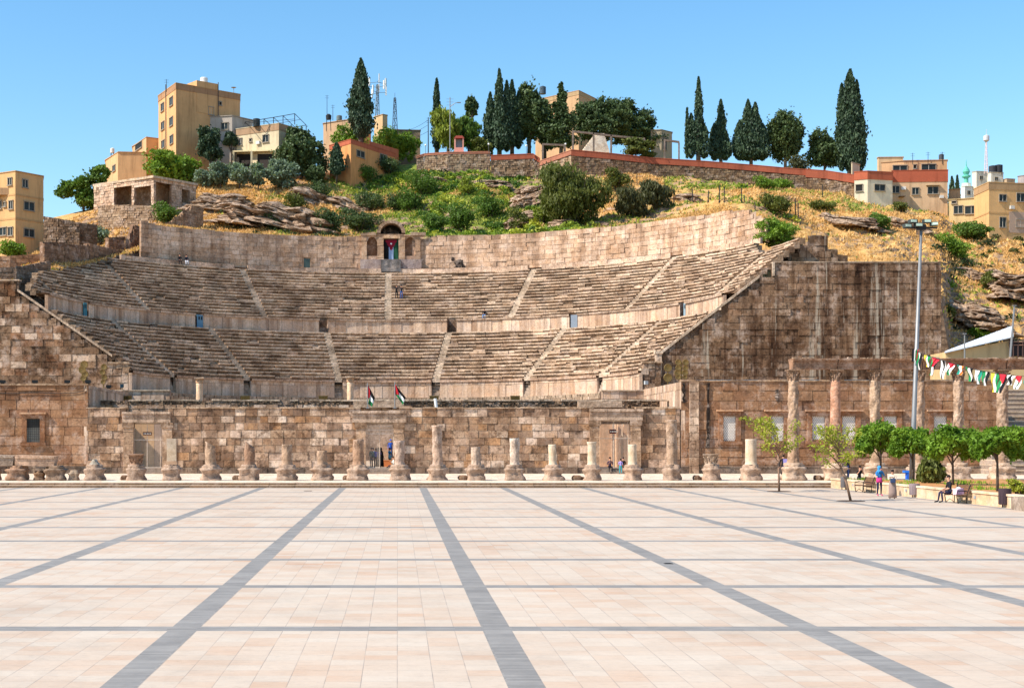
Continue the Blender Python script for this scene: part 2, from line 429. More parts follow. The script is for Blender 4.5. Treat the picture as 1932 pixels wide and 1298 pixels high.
while y < 126:
    x = -75 + rnd.uniform(0, 1)
    while x < 80:
        wv = rnd.uniform(1.0, 1.6); mb.add([(x,y,.3),(x+wv-.015,y,.3),(x+wv-.015,y+.985,.3),(x,y+.985,.3)], [(0,1,2,3)], jitc(lin((226,212,198)), .07)); x += wv
    y += 1.0
mb.add([(-75,YS+1.2,.29),(80,YS+1.2,.29),(80,127,.29),(-75,127,.29)], [(0,1,2,3)], lin((120,105,92)))
tag(mb.build('pavement', M_step), None, None, kind='structure')
#PART2
# ------------------------------------------------------------------ stage wall with three gateways
YF = 122.8
def X_(u): return PX(u, YF)
def Z_(v): return ZV(v, YF)
SW = thing('stage_wall', 'long low wall of mottled brown and cream blocks with three gateways behind the column stumps', 'wall', (PX(720, YF), YF, .3))
def under(o, root):   # parent keeping world-coordinates mesh
    o.parent = root; o.matrix_parent_inverse = Matrix.LocRotScale(root.location, root.rotation_euler, root.scale).inverted(); return o
gates = [(252, 307, 797, 232, 323, 777), (690, 743, 797, 665, 767, 775), (1131, 1190, 793, 1112, 1212, 772)]
ops = [(X_(a), X_(b), .3, Z_(t)) for a, b, t, _, _, _ in gates]
PAL_PL = pal([(128,116,110),(112,102,98),(142,128,118),(100,92,88)])
segs = [X_(163)] + [q for o in ops for q in (o[0]-.45, o[1]+.45)] + [X_(1283)]
for i in range(0, len(segs), 2):
    x0, x1 = segs[i], segs[i+1]
    mb = MB(); blockwall(mb, plane_pos(YF), x0, x1, .82, Z_(770), ch=.64, bw=(.6, 1.4), jit=.035, pal_=PAL_FAC)
    under(mb.build('wall', M_wall), SW)
    mb = MB(); blockwall(mb, lambda a, z, o: (a, YF-.12-o, z), x0, x1, .3, .82, ch=.5, bw=(.5, 1.1), jit=.03, pal_=PAL_PL)
    under(mb.build('plinth', M_wall), SW)
    mb = MB(); x = x0
    while x < x1-.1:
        wv = min(rnd.uniform(.8, 1.6), x1-x)
        mb.box(x, x+wv-.012, YF-.06-rnd.uniform(0,.05), YF+.75, Z_(770)-.02, Z_(770)+rnd.uniform(.04,.12), jitc(lin((196,176,156)), .15)); x += wv
    under(mb.build('coping', M_wall), SW)
    mb = MB(); mb.box(x0, x1, YF+.3, YF+.75, .3, Z_(772), lin((120,98,80)))
    under(mb.build('core', M_rub), SW)
PAL_LINT = pal([(196,172,152),(184,158,138)])
for gi, (a, b, t, fa, fb, lt) in enumerate(gates):
    xa, xb, zt = X_(a), X_(b), Z_(t)
    g = MB()
    for s_, x0, x1 in ((-1, xa-.85, xa), (1, xb, xb+.85)):
        z = .3
        while z < zt-.01:
            h = min(rnd.uniform(.5, 1.5), zt-z); j = rnd.uniform(-.03, .03)
            g.box(x0+j, x1+j*.5 if s_ < 0 else x1+j, YF-.22+j, YF+.7, z+.01, z+h-.01, jitc(lin((186,156,130)), .15)); z += h
        g.box(x0-.1, x1+.1, YF-.32, YF+.1, zt-.45, zt, jitc(lin((150,124,102)), .1))
    under(g.build('jamb', M_col), SW)
    g = MB(); x = X_(fa)
    for k in range(3):
        wv = (X_(fb)-X_(fa))/3; z0, z1 = zt, Z_(lt)
        g.box(x, x+wv-.02, YF-.3, YF+.7, z0+.01, z0+(z1-z0)*.45, jitc(PAL_LINT[0], .1)); g.box(x-.0, x+wv-.02, YF-.36, YF+.7, z0+(z1-z0)*.46, z0+(z1-z0)*.78, jitc(PAL_LINT[1], .1))
        g.box(x, x+wv-.02, YF-.46, YF+.7, z0+(z1-z0)*.79, z1+rnd.uniform(-.02, .05), jitc(PAL_LINT[0], .1)); x += wv
    under(g.build('lintel', M_col), SW)
    g = MB()
    for k in range(3): g.box(xa-.1, xb+.1, YF-.95+k*.3, YF+.9, .3+k*.157, .3+(k+1)*.157, jitc(lin((150,138,130)), .1))
    g.box(xa, xb, YF+.1, YF+.9, .75, .79, lin((214,200,186)))
    under(g.build('doorstep', M_step), SW)
    g = MB(); zb = .79; tm = zb+(zt-zb)*.62 if gi != 1 else Z_(818)
    yg = YF+.15; n = 24 if gi == 1 else 26; half = gi == 1
    for k in range(n+1):
        x = xa+(xb-xa)*k/n
        full = not (half and .5 < k/n < .97)
        g.bar((x, yg, zb if full else tm), (x, yg, zt-.02), .022 if k % 12 else .06, (1, 1, 1))
    for z in ([tm, Z_(811), Z_(804), zt-.05] if gi == 1 else [zb+.05, tm, zt-.05]): g.box(xa, xb, yg-.03, yg+.03, z-.03, z+.03)
    if gi == 1:   # right leaf swung inward
        for k in range(10): g.bar((xb-.05, yg+.1+k*.12, zb), (xb-.05, yg+.1+k*.12, tm), .022)
        g.box(xa, xa+(xb-xa)*.5, yg-.02, yg+.02, zb+.02, zb+.07)
    under(g.build('gate', M_rust), SW)
# notice boards on the side gates
for gi, (u0, u1, v0, v1) in enumerate(((269, 286, 815, 821), (1150, 1163, 810, 818))):
    g = MB(); g.box(X_(u0), X_(u1), YF+.06, YF+.1, Z_(v1), Z_(v0), lin((70,30,26)))
    for k in range(5): g.box(X_(u0)+.08+k*.14, X_(u0)+.16+k*.14, YF+.052, YF+.06, Z_((v0+v1)/2)-.05, Z_((v0+v1)/2)+.05, lin((220,210,195)))
    under(g.build('notice_board', M_attr), SW)
# a thing seen through the left gate: pair of wooden doors; through the right gate: tall pale pillars of the hall end
g = MB()
for u0, u1 in ((254, 266), (266.4, 278), (278.4, 291)): g.box(PX(u0, YF+3.8), PX(u1, YF+3.8), YF+3.8, YF+4.0, .79, ZV(800, YF+3.8), jitc(lin((222,176,128)), .1))
g.box(PX(291.4, YF+3.8), PX(309, YF+3.8), YF+3.8, YF+4.0, .79, ZV(800, YF+3.8), lin((190,160,140)))
tag(g.build('timber_screen', M_attr), 'tall tan timber screen standing behind the closed leftmost gate', 'screen')
g = MB()
for u0, u1, yy in ((1132, 1155, 2.6), (1161, 1164, 2.2), (1166, 1172, 2.6), (1177, 1192, 2.6)):
    g.box(PX(u0, YF+1.4+yy), PX(u1, YF+1.4+yy), YF+1.4+yy, YF+yy+1.8, .79, ZV(800, YF+1.4+yy), jitc(lin((236,200,170)), .08))
g.box(PX(1125, YF+4.6), PX(1200, YF+4.6), YF+4.6, YF+4.9, .79, ZV(800, YF+4.6), lin((244,230,214)))
tag(g.build('stone_partition', M_marble), 'tall pinkish stone partition with narrow gaps just behind the rightmost gate', 'partition')

# wall above and behind (back of the stage)
YB = 128.2
BW = thing('upper_stage_wall', 'rough brown rubble wall topped with pale slabs, rising just behind the long low wall', 'wall', (PX(720, YB), YB, .3))
mb = MB()
for u0, u1, pl, M_ in ((180, 560, PAL_FAC, 0), (560, 780, PAL_FAC, 0), (780, 1245, PAL_RUB, 0)):
    x0, x1 = PX(u0, YB), PX(u1, YB); zt = ZV(756, YB)
    if pl is PAL_FAC:
        blockwall(mb, plane_pos(YB), x0, x1, 5.6, zt-.35, ch=.45, bw=(.6, 1.6), pal_=pl, jit=.05)
        blockwall(mb, plane_pos(YB), x0, x1, zt-.35, zt, ch=.16, bw=(.12, .3), pal_=PAL_RUB, jit=.06)
    else:
        blockwall(mb, plane_pos(YB), x0, x1, 5.6, zt, ch=.17, bw=(.12, .34), pal_=pl, jit=.06)
under(mb.build('wall', M_rub), BW)
mb = MB()
for x0, x1 in ((PX(180, YB), PX(690-8, YB)), (PX(752, YB), PX(1120, YB)), (PX(1205, YB), PX(1245, YB))): mb.box(x0, x1, YB+.3, YB+.9, .3, ZV(757, YB), lin((110,90,74)))
mb.box(PX(680, YB), PX(1245, YB), YB+.3, YB+.9, ZV(800, YB), ZV(757, YB), lin((110,90,74)))
under(mb.build('core', M_rub), BW)
mb = MB(); x = PX(180, YB)
while x < PX(1243, YB):
    wv = rnd.uniform(.5, 1.4)
    if rnd.random() > .12: mb.rbox((x+wv/2, YB+.3), wv, .8, ZV(756.5, YB), ZV(755, YB)+rnd.uniform(0, .1), 0, jitc(lin((202,184,164)), .15), jit=.02)
    x += wv
under(mb.build('coping', M_col), BW)
mb = MB(); mb.box(PX(667, YB-.5), PX(762, YB-.5), YB-1, YB-.2, ZV(769, YB-.5), ZV(757, YB-.5), lin((200,172,148)))
mb.box(PX(1090, YB-.5), PX(1172, YB-.5), YB-1, YB-.2, ZV(769, YB-.5), ZV(757, YB-.5), lin((204,176,152)))
under(mb.build('carved_block', M_col), BW)
mb = MB(); mb.add([(PX(170,YF), YF+.5, Z_(771)),(PX(1280,YF), YF+.5, Z_(771)),(PX(1250,YB), YB+.1, Z_(771)-.05),(PX(180,YB), YB+.1, Z_(771)-.05)], [(0,1,2,3)], lin((170,150,132)))
del mb

# ------------------------------------------------------------------ side halls
YA = 143.0
def window_unit(parent, u0, u1, v0, v1, lattice, Y=YF):
    x0, x1, z0, z1 = PX(u0, Y), PX(u1, Y), ZV(v1, Y), ZV(v0, Y)
    g = MB(); c = jitc(lin((150,112,86)), .08)
    t = .42
    g.box(x0-t, x0, Y-.16, Y+.15, z0-.1, z1+.1, c); g.box(x1, x1+t, Y-.16, Y+.15, z0-.1, z1+.1, c)
    g.box(x0-t, x1+t, Y-.16, Y+.15, z1+.1, z1+.5, c); g.box(x0-t-.1, x1+t+.1, Y-.24, Y+.15, z0-.38, z0-.1, jitc(c, .05))
    g.box(x0-t-.16, x1+t+.16, Y-.36, Y+.1, z1+.5, z1+.64, lin((196,160,132)))
    fr = under(g.build('window_frame', M_hall), parent)
    g = MB()
    if lattice:
        g.box(x0, x1, Y+.03, Y+.08, z0-.1, z1+.1, lin((176,166,156)))
        n = 7
        for k in range(-n, n*2):
            for sgn in (1, -1):
                w_ = x1-x0; xx = x0+w_*k/n; pts = []
                for q in range(13):
                    f_ = q/12; xq = xx+sgn*f_*w_*1.1; zq = z0-.08+(z1-z0+.16)*f_
                    if x0+.02 < xq < x1-.02: pts.append((xq, Y+.02, zq))
                if len(pts) > 1: g.bar(pts[0], pts[-1], .05, lin((222,214,204)))
        under(g.build('lattice', M_attr), parent)
    else:
        g.box(x0, x1, Y+.03, Y+.08, z0-.1, z1+.1, lin((58,60,58)))
        g.box(x0, x1, Y+.0, Y+.03, z0-.1, z0+(z1-z0)*.62, lin((120,118,110)))
        for k in range(1, 7):
            g.box(x0+(x1-x0)*k/7-.012, x0+(x1-x0)*k/7+.012, Y-.04, Y-.015, z0-.1, z1+.1, lin((40,38,36)))
        for k in range(1, 9): g.box(x0, x1, Y-.035, Y-.01, z0+(z1-z0)*k/9-.012, z0+(z1-z0)*k/9+.012, lin((40,38,36)))
        under(g.build('grille', M_attr), parent)
def hall(label, x0, x1, zt, wins, lattice, ret_x, ret_s, pal_, ret_lab):
    root = thing('side_hall', label, 'stone hall', ((x0+x1)/2, YF, .3))
    mb = MB(); ops = [(PX(a, YF)-.3, PX(b, YF)+.3, ZV(d, YF)-.2, ZV(c, YF)+.3) for a, b, c, d in wins]
    blockwall(mb, plane_pos(YF), x0, x1, .3, zt, ch=.8, bw=(1.0, 2.1), openings=ops, jit=.025, pal_=pal_)
    under(mb.build('front_wall', M_hall), root)
    mb = MB(); blockwall(mb, side_pos(ret_x, ret_s), YF, YA, .3, zt, ch=1.4, bw=(.7, 1.3), jit=.025, pal_=PAL_POD)
    under(mb.build('return_wall', M_pod), root)
    mb = MB(); mb.box(min(x0+.2, x1), x1-.2, YF+.36, YA-.3, zt-.3, zt-.02, lin((170,150,130))); under(mb.build('roof', M_step), root)
    mb = MB(); x = x0
    while x < x1-.2:
        wv = rnd.uniform(.9, 1.8); mb.box(x, min(x1, x+wv-.015), YF-.08-rnd.uniform(0, .04), YF+.7, zt, zt+.14+rnd.uniform(-.02, .04), jitc(lin((176,152,130)), .15)); x += wv
    under(mb.build('coping', M_wall), root)
    mb = MB()
    blockwall(mb, lambda a, z, o: (a, YF-.18-o, z), x0, x1, .3, .95, ch=.5, bw=(.6, 1.4), jit=.04, pal_=PAL_PL)
    under(mb.build('plinth', M_wall), root)
    for a, b, c, d in wins: window_unit(root, a, b, c, d, lattice)
    return root
hallL = hall('brown stone hall on the left with one barred window, its flat top lined with floodlights', PX(-150, YF), PX(166, YF), ZV(727, YF), [(51, 76, 792, 832)], False, PX(166, YF), 1, PAL_HALL, '')
ZR = ZV(720, YF)
hallR = hall('tall brown stone hall on the right with pale lattice windows behind standing columns', PX(1285, YF), PX(1886, YF), ZR,
    [(1364, 1388, 787, 830), (1454.5, 1478.5, 787, 830), (1531.5, 1556.5, 787, 830), (1588, 1614, 787, 830), (1667, 1692, 787, 830), (1761, 1786, 787, 830)], True, PX(1285, YF), -1, PAL_HALL, '')
for u, v0, v1 in ((1336, 723, 845), (1290, 723, 760), (1466, 735, 757)):
    g = MB()
    pts = [(PX(u+rnd.uniform(-1.2, 1.2), YF), YF-.03, ZV(v0+(v1-v0)*k/9, YF)) for k in range(10)]
    g.tube(pts, [rnd.uniform(.07, .2) for _ in pts], 5, lin((36,28,24)))
    under(g.build('crack', M_rub), hallR)
g = MB()
blockwall(g, lambda a, z, o: (a, YF-.2-o, z), PX(1300, YF), PX(1318, YF), .3, ZR, ch=.7, bw=(.9, 1.2), jit=.02, pal_=PAL_POD)
under(g.build('pilaster', M_wall), hallR)
g = MB(); g.box(PX(1292, YF+1.5), PX(1880, YF+1.5), YF+1.3, YF+1.7, ZR-.3, ZR+.22, lin((60,108,130)))
under(g.build('roof_duct', M_attr), hallR)
g = MB()
pts = [P(-60, 741.5, YF-.06)] + [P(u, 741.5+.8*math.sin(u*.07), YF-.06) for u in range(-40, 150, 12)] + [P(158, 738, YF-.06), P(163, 726, YF-.06)]
g.tube(pts, .03, 5); under(g.build('cable', M_dark), hallL)

# ------------------------------------------------------------------ the theatre
TH = thing('roman_theatre', 'huge semicircular stone theatre of weathered seat rows climbing the hillside', 'theatre', (CX, CY, .3))
def arcpt(Rr, a, z): return (CX+Rr*math.sin(a), CY+Rr*math.cos(a), z)
amax = lambda Rr: math.acos(min(1, (YA-CY+.15)/Rr)) if Rr > 26.8 else math.acos((YA-CY-1.3)/Rr)
def seat_tier(R0, z0, n, rise, dep, stairs, hw, label, left_lim, right_lim, seed, name='seat_wedge'):
    r = random.Random(seed)
    bounds = [-R(91)] + [R(s) for s in stairs] + [R(91)]
    for wi in range(len(bounds)-1):
        mb = MB()
        for i in range(n):
            ri = R0+i*dep; zb = z0+i*rise; zt = zb+rise; am = amax(ri+dep*.5)
            ga = hw/ri
            a0 = max(bounds[wi]+ga, -am); a1 = min(bounds[wi+1]-ga, am)
            if a1 - a0 < .01: continue
            a = a0
            rowdrift = 0
            while a < a1-.004:
                wv = r.uniform(.7, 2.1)/ri; b = min(a+wv, a1)
                if a1-b < .3/ri: b = a1
                deg = math.degrees((a+b)/2)
                if ri+dep > left_lim(deg) and deg < 0 or ri+dep > right_lim(deg) and deg > 0: a = b; continue
                dr = r.gauss(0, .03); dz = r.gauss(0, .012); tl = r.gauss(0, .007)
                worn = r.random()
                rec = .15 if worn < .8 else .05
                nose = .15 if worn < .85 else .24
                if worn > .965: dz -= rise*.4
                if worn < .03: dr -= .12
                c = jitc(r.choice(PAL_SEAT), .14, r); ct = jitc(lin((222,204,186)), .12, r)  # ct: worn pale tread, with sun on the nosing edge painted in
                if r.random() < .22: ct = jitc(lin((160,142,124)), .15, r)
                cr = (c[0]*.52, c[1]*.48, c[2]*.44)  # riser patina, with shade below the nosing also darkened into the colour
                k = .012/ri; aa, bb = a+k, b-k
                def q(rr, ang, z, t): return arcpt(rr+dr, ang, z+dz+t)
                vs = []
                for ang, t in ((aa, tl), (bb, -tl)):
                    jr = r.gauss(0, .012)
                    vs += [q(ri+rec, ang, zb-.22, 0), q(ri+rec*.85, ang, zt-nose-.04, t), q(ri+jr, ang, zt-nose, t), q(ri+jr-.005, ang, zt-.02, t), q(ri+.02+jr, ang, zt, t), q(ri+dep+.18, ang, zt-.01, t), q(ri+dep+.18, ang, zb-.22, 0)]
                # 0 riser foot,1 riser top,2 nose bottom,3 nose top,4 edge,5 back
                fs = [(0,7,8,1),(1,8,9,2),(2,9,10,3),(3,10,11,4),(4,11,12,5),(6,5,4,3,2,1,0),(7,8,9,10,11,12,13)]
                # order so that normals face the orchestra
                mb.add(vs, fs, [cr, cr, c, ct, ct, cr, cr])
                a = b
        if mb.v: under(mb.build(name, M_seat), TH)
    for s in stairs:
        mb = MB(); sa = R(s)
        am = amax(R0)
        for i in range(n*2):
            ri = R0+i*dep/2; zt = z0+(i+1)*rise/2
            if s < 0 and ri+dep > left_lim(s) or s > 0 and ri+dep > right_lim(s): continue
            ga = (hw+.01)/ri; c = jitc(lin((214,196,176)), .16, r); j = r.gauss(0, .02)
            a, b = sa-ga, sa+ga
            vs = [arcpt(ri+j, a, zt-.45), arcpt(ri+j, b, zt-.45), arcpt(ri+j, b, zt-.02), arcpt(ri+j, a, zt-.02), arcpt(ri+j+.02, a, zt), arcpt(ri+j+.02, b, zt), arcpt(ri+dep, b, zt), arcpt(ri+dep, a, zt)]
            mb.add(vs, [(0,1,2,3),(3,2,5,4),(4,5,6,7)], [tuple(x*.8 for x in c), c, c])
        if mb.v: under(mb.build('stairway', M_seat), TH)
RL0, ZL0, NL, RISEL, DEPL = 25.6, 3.3+6.85, 14, .443, .585
RU0, ZU0, NU, RISEU, DEPU = 35.3, 3.3+14.75, 16, .43, .54
st_low = (-64.3, -38.6, -12.9, 12.9, 38.6, 64.3); st_up = (-77, -51.4, -25.2, 0, 25.2, 51.4, 77)
def ip(tab):
    xs = [t[0] for t in tab]; ys = [t[1] for t in tab]; return lambda d: float(np.interp(d, xs, ys))
lim_l_up = ip([(-91, 35.6), (-85, 36.6), (-75, 38.9), (-66, 40.8), (-60, 41.8), (-50, 43.3), (-44, 99), (0, 99)])
lim_r_up = ip([(0, 99), (66, 99), (70, 43), (74, 42.2), (80, 42.4), (91, 43)])
big = lambda d: 999
seat_tier(RL0, ZL0, NL, RISEL, DEPL, st_low, .42, '', big, big, 3)
seat_tier(RU0, ZU0, NU, RISEU, DEPU, st_up, .42, '', lim_l_up, lim_r_up, 4)
# retaining solids under the tiers (so nothing shows through the joints)
mb = MB()
def slope_shell(mb, R0, z0, R1, z1, col, n=90, drop=.5):
    for k in range(n):
        a, b = -R(85)+R(170)*k/n, -R(85)+R(170)*(k+1)/n
        mb.add([arcpt(R0, a, z0-drop), arcpt(R0, b, z0-drop), arcpt(R1, b, z1-drop), arcpt(R1, a, z1-drop)], [(0,1,2,3)], col)
slope_shell(mb, RL0+.1, ZL0, RL0+NL*DEPL+.3, ZL0+NL*RISEL, lin((90,76,64)))
mbs = MB()
for k in range(80):
    a, b = -R(44)+R(113)*k/80, -R(44)+R(113)*(k+1)/80
    mb.add([arcpt(RU0+.1, a, ZU0-.5), arcpt(RU0+.1, b, ZU0-.5), arcpt(RU0+NU*DEPU+.3, b, ZU0+NU*RISEU-.5), arcpt(RU0+NU*DEPU+.3, a, ZU0+NU*RISEU-.5)], [(0,1,2,3)], lin((90,76,64)))
for a_, b_ in ((-86, -44), (69, 86)):
    for k in range(24):
        a, b = R(a_+(b_-a_)*k/24), R(a_+(b_-a_)*(k+1)/24)
        rr = 42 if a_ > 0 else min(43, lim_l_up(math.degrees(a)))-.2; zz = ZU0+(rr-RU0)/DEPU*RISEU
        mb.add([arcpt(RU0+.1, a, ZU0-.5), arcpt(RU0+.1, b, ZU0-.5), arcpt(rr, b, zz-.5), arcpt(rr, a, zz-.5)], [(0,1,2,3)], lin((90,76,64)))
under(mb.build('seat_core', M_seat), TH)
# podium wall below the lowest row, cut by the stairs, with its kerb and the orchestra floor
PODR, ZP0 = RL0-.15, 8.05
am = amax(PODR)
def arc_segments(Rr, cuts, hw, am):
    e = [-am*Rr] + [q for s in cuts for q in (R(s)*Rr-hw, R(s)*Rr+hw)] + [am*Rr]
    return [(e[i], e[i+1]) for i in range(0, len(e), 2) if e[i+1]-e[i] > .3]
for sa, sb in arc_segments(PODR, st_low, .5, am):
    mb = MB(); blockwall(mb, arc_pos(PODR), sa, sb, ZP0, ZL0-.22, ch=1.55, bw=(.5, 1.3), pal_=PAL_POD, jit=.02, depth=.3)
    under(mb.build('podium_wall', M_pod), TH)
    mb = MB(); a = sa
    while a < sb-.05:
        wv = rnd.uniform(.8, 1.8); b = min(a+wv-.02, sb)
        A, B = a/PODR, b/PODR; j = rnd.gauss(0, .02); z0, z1 = ZL0-.22, ZL0+rnd.gauss(.0, .015)
        vs = [arcpt(PODR-.16+j, A, z0), arcpt(PODR-.16+j, B, z0), arcpt(PODR-.2+j, B, z1), arcpt(PODR-.2+j, A, z1), arcpt(RL0+.2, B, z1), arcpt(RL0+.2, A, z1), arcpt(PODR, A, z0), arcpt(PODR, B, z0)]
        mb.add(vs, [(0,1,2,3),(3,2,4,5),(6,7,1,0)], jitc(lin((206,178,158)), .14))
        a += wv
    under(mb.build('podium_cornice', M_seat), TH)
for s in st_low:
    mb = MB()
    for k in range(6):
        rr = PODR+.1+k*.13; ga = .55/rr; zt = ZP0+(ZL0-ZP0)*(k+1)/6; a, b = R(s)-ga, R(s)+ga
        mb.add([arcpt(rr, a, zt-.35), arcpt(rr, b, zt-.35), arcpt(rr, b, zt), arcpt(rr, a, zt), arcpt(rr+.25, b, zt), arcpt(rr+.25, a, zt)], [(0,1,2,3),(3,2,4,5)], jitc(lin((170,154,140)), .1))
    under(mb.build('podium_steps', M_seat), TH)
mb = MB()
nk = 120
for k in range(nk):
    a, b = -R(86)+R(172)*k/nk, -R(86)+R(172)*(k+1)/nk
    if CY + 22*math.cos((a+b)/2) < YA-1.2: continue
    j = rnd.gauss(0, .02); c = jitc(lin((198,178,158)), .12)
    e = .012
    for r0, r1, z in ((PODR, 22.6, ZP0), (22.62, 21.9, ZP0-.32)):
        vs = [arcpt(r1+j, a+e*.1, z-.32), arcpt(r1+j, b-e*.1, z-.32), arcpt(r1+j-.03, b-e*.1, z), arcpt(r1+j-.03, a+e*.1, z), arcpt(r0+.3, b, z), arcpt(r0+.3, a, z)]
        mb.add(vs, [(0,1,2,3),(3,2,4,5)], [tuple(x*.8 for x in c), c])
    vs = [arcpt(22.1, a, .79), arcpt(22.1, b, .79), arcpt(22.1, b, ZP0-.5), arcpt(22.1, a, ZP0-.5)]
    mb.add(vs, [(0,1,2,3)], jitc(lin((176,154,136)), .1))
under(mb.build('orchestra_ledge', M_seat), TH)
mb = MB(); mb.add([(-26, YF+.8, .78), (26, YF+.8, .78), (26, 164, .78), (-26, 164, .78)], [(0,1,2,3)], lin((206,190,172)))
under(mb.build('orchestra_floor', M_step), TH)
# walkway wall between the tiers
RD, ZD = 34.2, 3.3+13.05
am = amax(RD); gaps = [-71, -40.5, -13.3, 13.3, 40, 69.5]
for sa, sb in arc_segments(RD, gaps, .55, am):
    mb = MB(); blockwall(mb, arc_pos(RD), sa, sb, ZD-.02, ZU0-.18, ch=1.5, bw=(.5, 1.5), pal_=PAL_POD, jit=.02)
    under(mb.build('terrace_wall', M_pod), TH)
    mb = MB(); a = sa
    while a < sb-.05:
        wv = rnd.uniform(.8, 2); b = min(a+wv-.02, sb); A, B = a/RD, b/RD; j = rnd.gauss(0, .02); z0, z1 = ZU0-.2, ZU0+rnd.gauss(.02, .015)
        vs = [arcpt(RD-.14+j, A, z0), arcpt(RD-.14+j, B, z0), arcpt(RD-.18+j, B, z1), arcpt(RD-.18+j, A, z1), arcpt(RU0+.2, B, z1), arcpt(RU0+.2, A, z1), arcpt(RD, A, z0), arcpt(RD, B, z0)]
        mb.add(vs, [(0,1,2,3),(3,2,4,5),(6,7,1,0)], jitc(lin((202,180,162)), .12))
        a += wv
    under(mb.build('terrace_cornice', M_seat), TH)
mb = MB()
for k in range(100):
    a, b = -R(86)+R(172)*k/100, -R(86)+R(172)*(k+1)/100
    if CY+RD*math.cos((a+b)/2) < YA: continue
    mb.add([arcpt(RL0+NL*DEPL-.1, a, ZD-.02), arcpt(RL0+NL*DEPL-.1, b, ZD-.02), arcpt(RD+.4, b, ZD-.02), arcpt(RD+.4, a, ZD-.02)], [(0,1,2,3)], jitc(lin((196,178,160)), .08))
under(mb.build('walkway', M_seat), TH)
for s in gaps:   # recesses (stair mouths) behind each gap
    a = R(s); mb = MB()
    for da0, da1, r0, r1 in ((-.62, -.55, RD, RD+1.15), (.55, .62, RD, RD+1.15), (-.62, .62, RD+1.1, RD+1.15)):
        vs = [arcpt(r0, a+da0/RD, ZD), arcpt(r0, a+da1/RD, ZD), arcpt(r1, a+da1/RD, ZD), arcpt(r1, a+da0/RD, ZD)]
        vs += [(x, y, ZU0) for x, y, z in vs]
        mb.add(vs, [(0,1,5,4),(1,2,6,5),(2,3,7,6),(3,0,4,7)], lin((120,98,82)))
    under(mb.build('stair_mouth', M_seat), TH)
for s, w_, c, nm in ((-71, .34, (70,128,140), 'w'), (-40.2, .45, (96,134,158), 'w'), (40.2, .5, (120,130,142), ''), (70.2, .3, (130,150,160), 'w')):
    a = R(s); g = MB(); rr = RD+.02; zt = ZD+1.6
    vs = [arcpt(rr, a-w_/rr, ZD+.03), arcpt(rr, a+w_/rr, ZD+.03), arcpt(rr, a+w_/rr, zt), arcpt(rr, a-w_/rr, zt)]
    vs += [arcpt(rr+.08, a+d/rr, z) for d, z in ((-w_, ZD+.03), (w_, ZD+.03), (w_, zt), (-w_, zt))]
    g.add(vs, [(0,1,2,3),(4,7,6,5),(0,4,5,1),(3,2,6,7),(0,3,7,4),(1,5,6,2)], lin(c))
    if nm:
        for d0, d1 in ((-.6, -.15), (.15, .6)):
            vs = [arcpt(rr-.012, a+d*w_/rr, z) for d, z in ((d0, ZD+1.0), (d1, ZD+1.0), (d1, ZD+1.4), (d0, ZD+1.4))]
            g.add(vs, [(0,1,2,3)], lin((30,38,44)))
    under(g.build('door', M_attr), TH)
# parapet course, top walkway and rear wall
zt = ZU0+NU*RISEU; RP = RU0+NU*DEPU+.1; RW = 45.2; ZT = ZV(447, 186.2)
mb = MB(); A0, A1 = -R(47), R(69.5)
e = [A0*RP] + [q for s in (-25.2, 0, 25.2, 51.4) for q in (R(s)*RP-.9, R(s)*RP+.9)] + [A1*RP]
for i in range(0, len(e), 2):
    mb = MB(); blockwall(mb, arc_pos(RP), e[i], e[i+1], zt-.05, zt+.62, ch=.7, bw=(.8, 2), pal_=PAL_REAR, jit=.03)
    under(mb.build('parapet', M_seat), TH)
mb = MB()
for k in range(90):
    a, b = A0+(A1-A0)*k/90, A0+(A1-A0)*(k+1)/90
    mb.add([arcpt(RP+.05, a, zt+.25), arcpt(RP+.05, b, zt+.25), arcpt(RW+.1, b, zt+.3), arcpt(RW+.1, a, zt+.3)], [(0,1,2,3)], jitc(lin((196,178,160)), .06))
    mb.add([arcpt(RP+.2, a, zt+.6), arcpt(RP+.2, b, zt+.6), arcpt(RP, b, zt+.6), arcpt(RP, a, zt+.6)], [(0,1,2,3)], lin((206,190,172)))
under(mb.build('top_walkway', M_seat), TH)
# rear wall : left end u=272, right ragged end u=1455
AL, AR = -R(42.3), R(69)
rw_top = ip([(-43, ZT+.35), (-38, ZT+.1), (-20, ZT), (-4, ZT+.1), (3, ZT-.1), (12, ZT+.0), (30, ZT+.1), (55, ZT-.1), (64, ZT-.4), (66, ZT-.9), (69, ZT-2.2)])
shr0, shr1 = -3.4, 3.1
for sa, sb in ((AL*RW, shr0), (shr1, AR*RW)):
    mb = MB()
    blockwall(mb, arc_pos(RW), sa, sb, zt+.2, ZT+.4, ch=.58, bw=(.6, 1.5), openings=[(R(-13.6)*RW-.42, R(-13.6)*RW+.42, zt, zt+1.9)],
          limit=lambda a: rw_top(math.degrees(a/RW))+.25*mnoise.noise(Vector((a*.35, 0, 0))), pal_=PAL_REAR, jit=.035, rag=.5)
    under(mb.build('rear_wall', M_rear), TH)
mb = MB(); A = R(-13.6)
vs = [arcpt(RW+.05, A+d/RW, z) for d, z in ((-.42, zt+.2), (.42, zt+.2), (.42, zt+1.9), (-.42, zt+1.9))]
mb.add(vs, [(0,1,2,3)], lin((74,92,88))); under(mb.build('door', M_attr, None), TH)
mb = MB(); a = R(10.8)
for k in range(26):
    t_ = rnd.random()**.6; aa = R(11.7)+rnd.gauss(0, .6)/RW; zz = zt+.3+rnd.random()*2.0*(1-t_*.3)
    mb.rbox(arcpt(RW-.0, aa, 0), rnd.uniform(.15, .45), .12, zz, zz+rnd.uniform(.15, .5), -aa, jitc(lin((44,36,34)), .2), jit=.03)
under(mb.build('fire_blackened_stones', M_rub), TH)
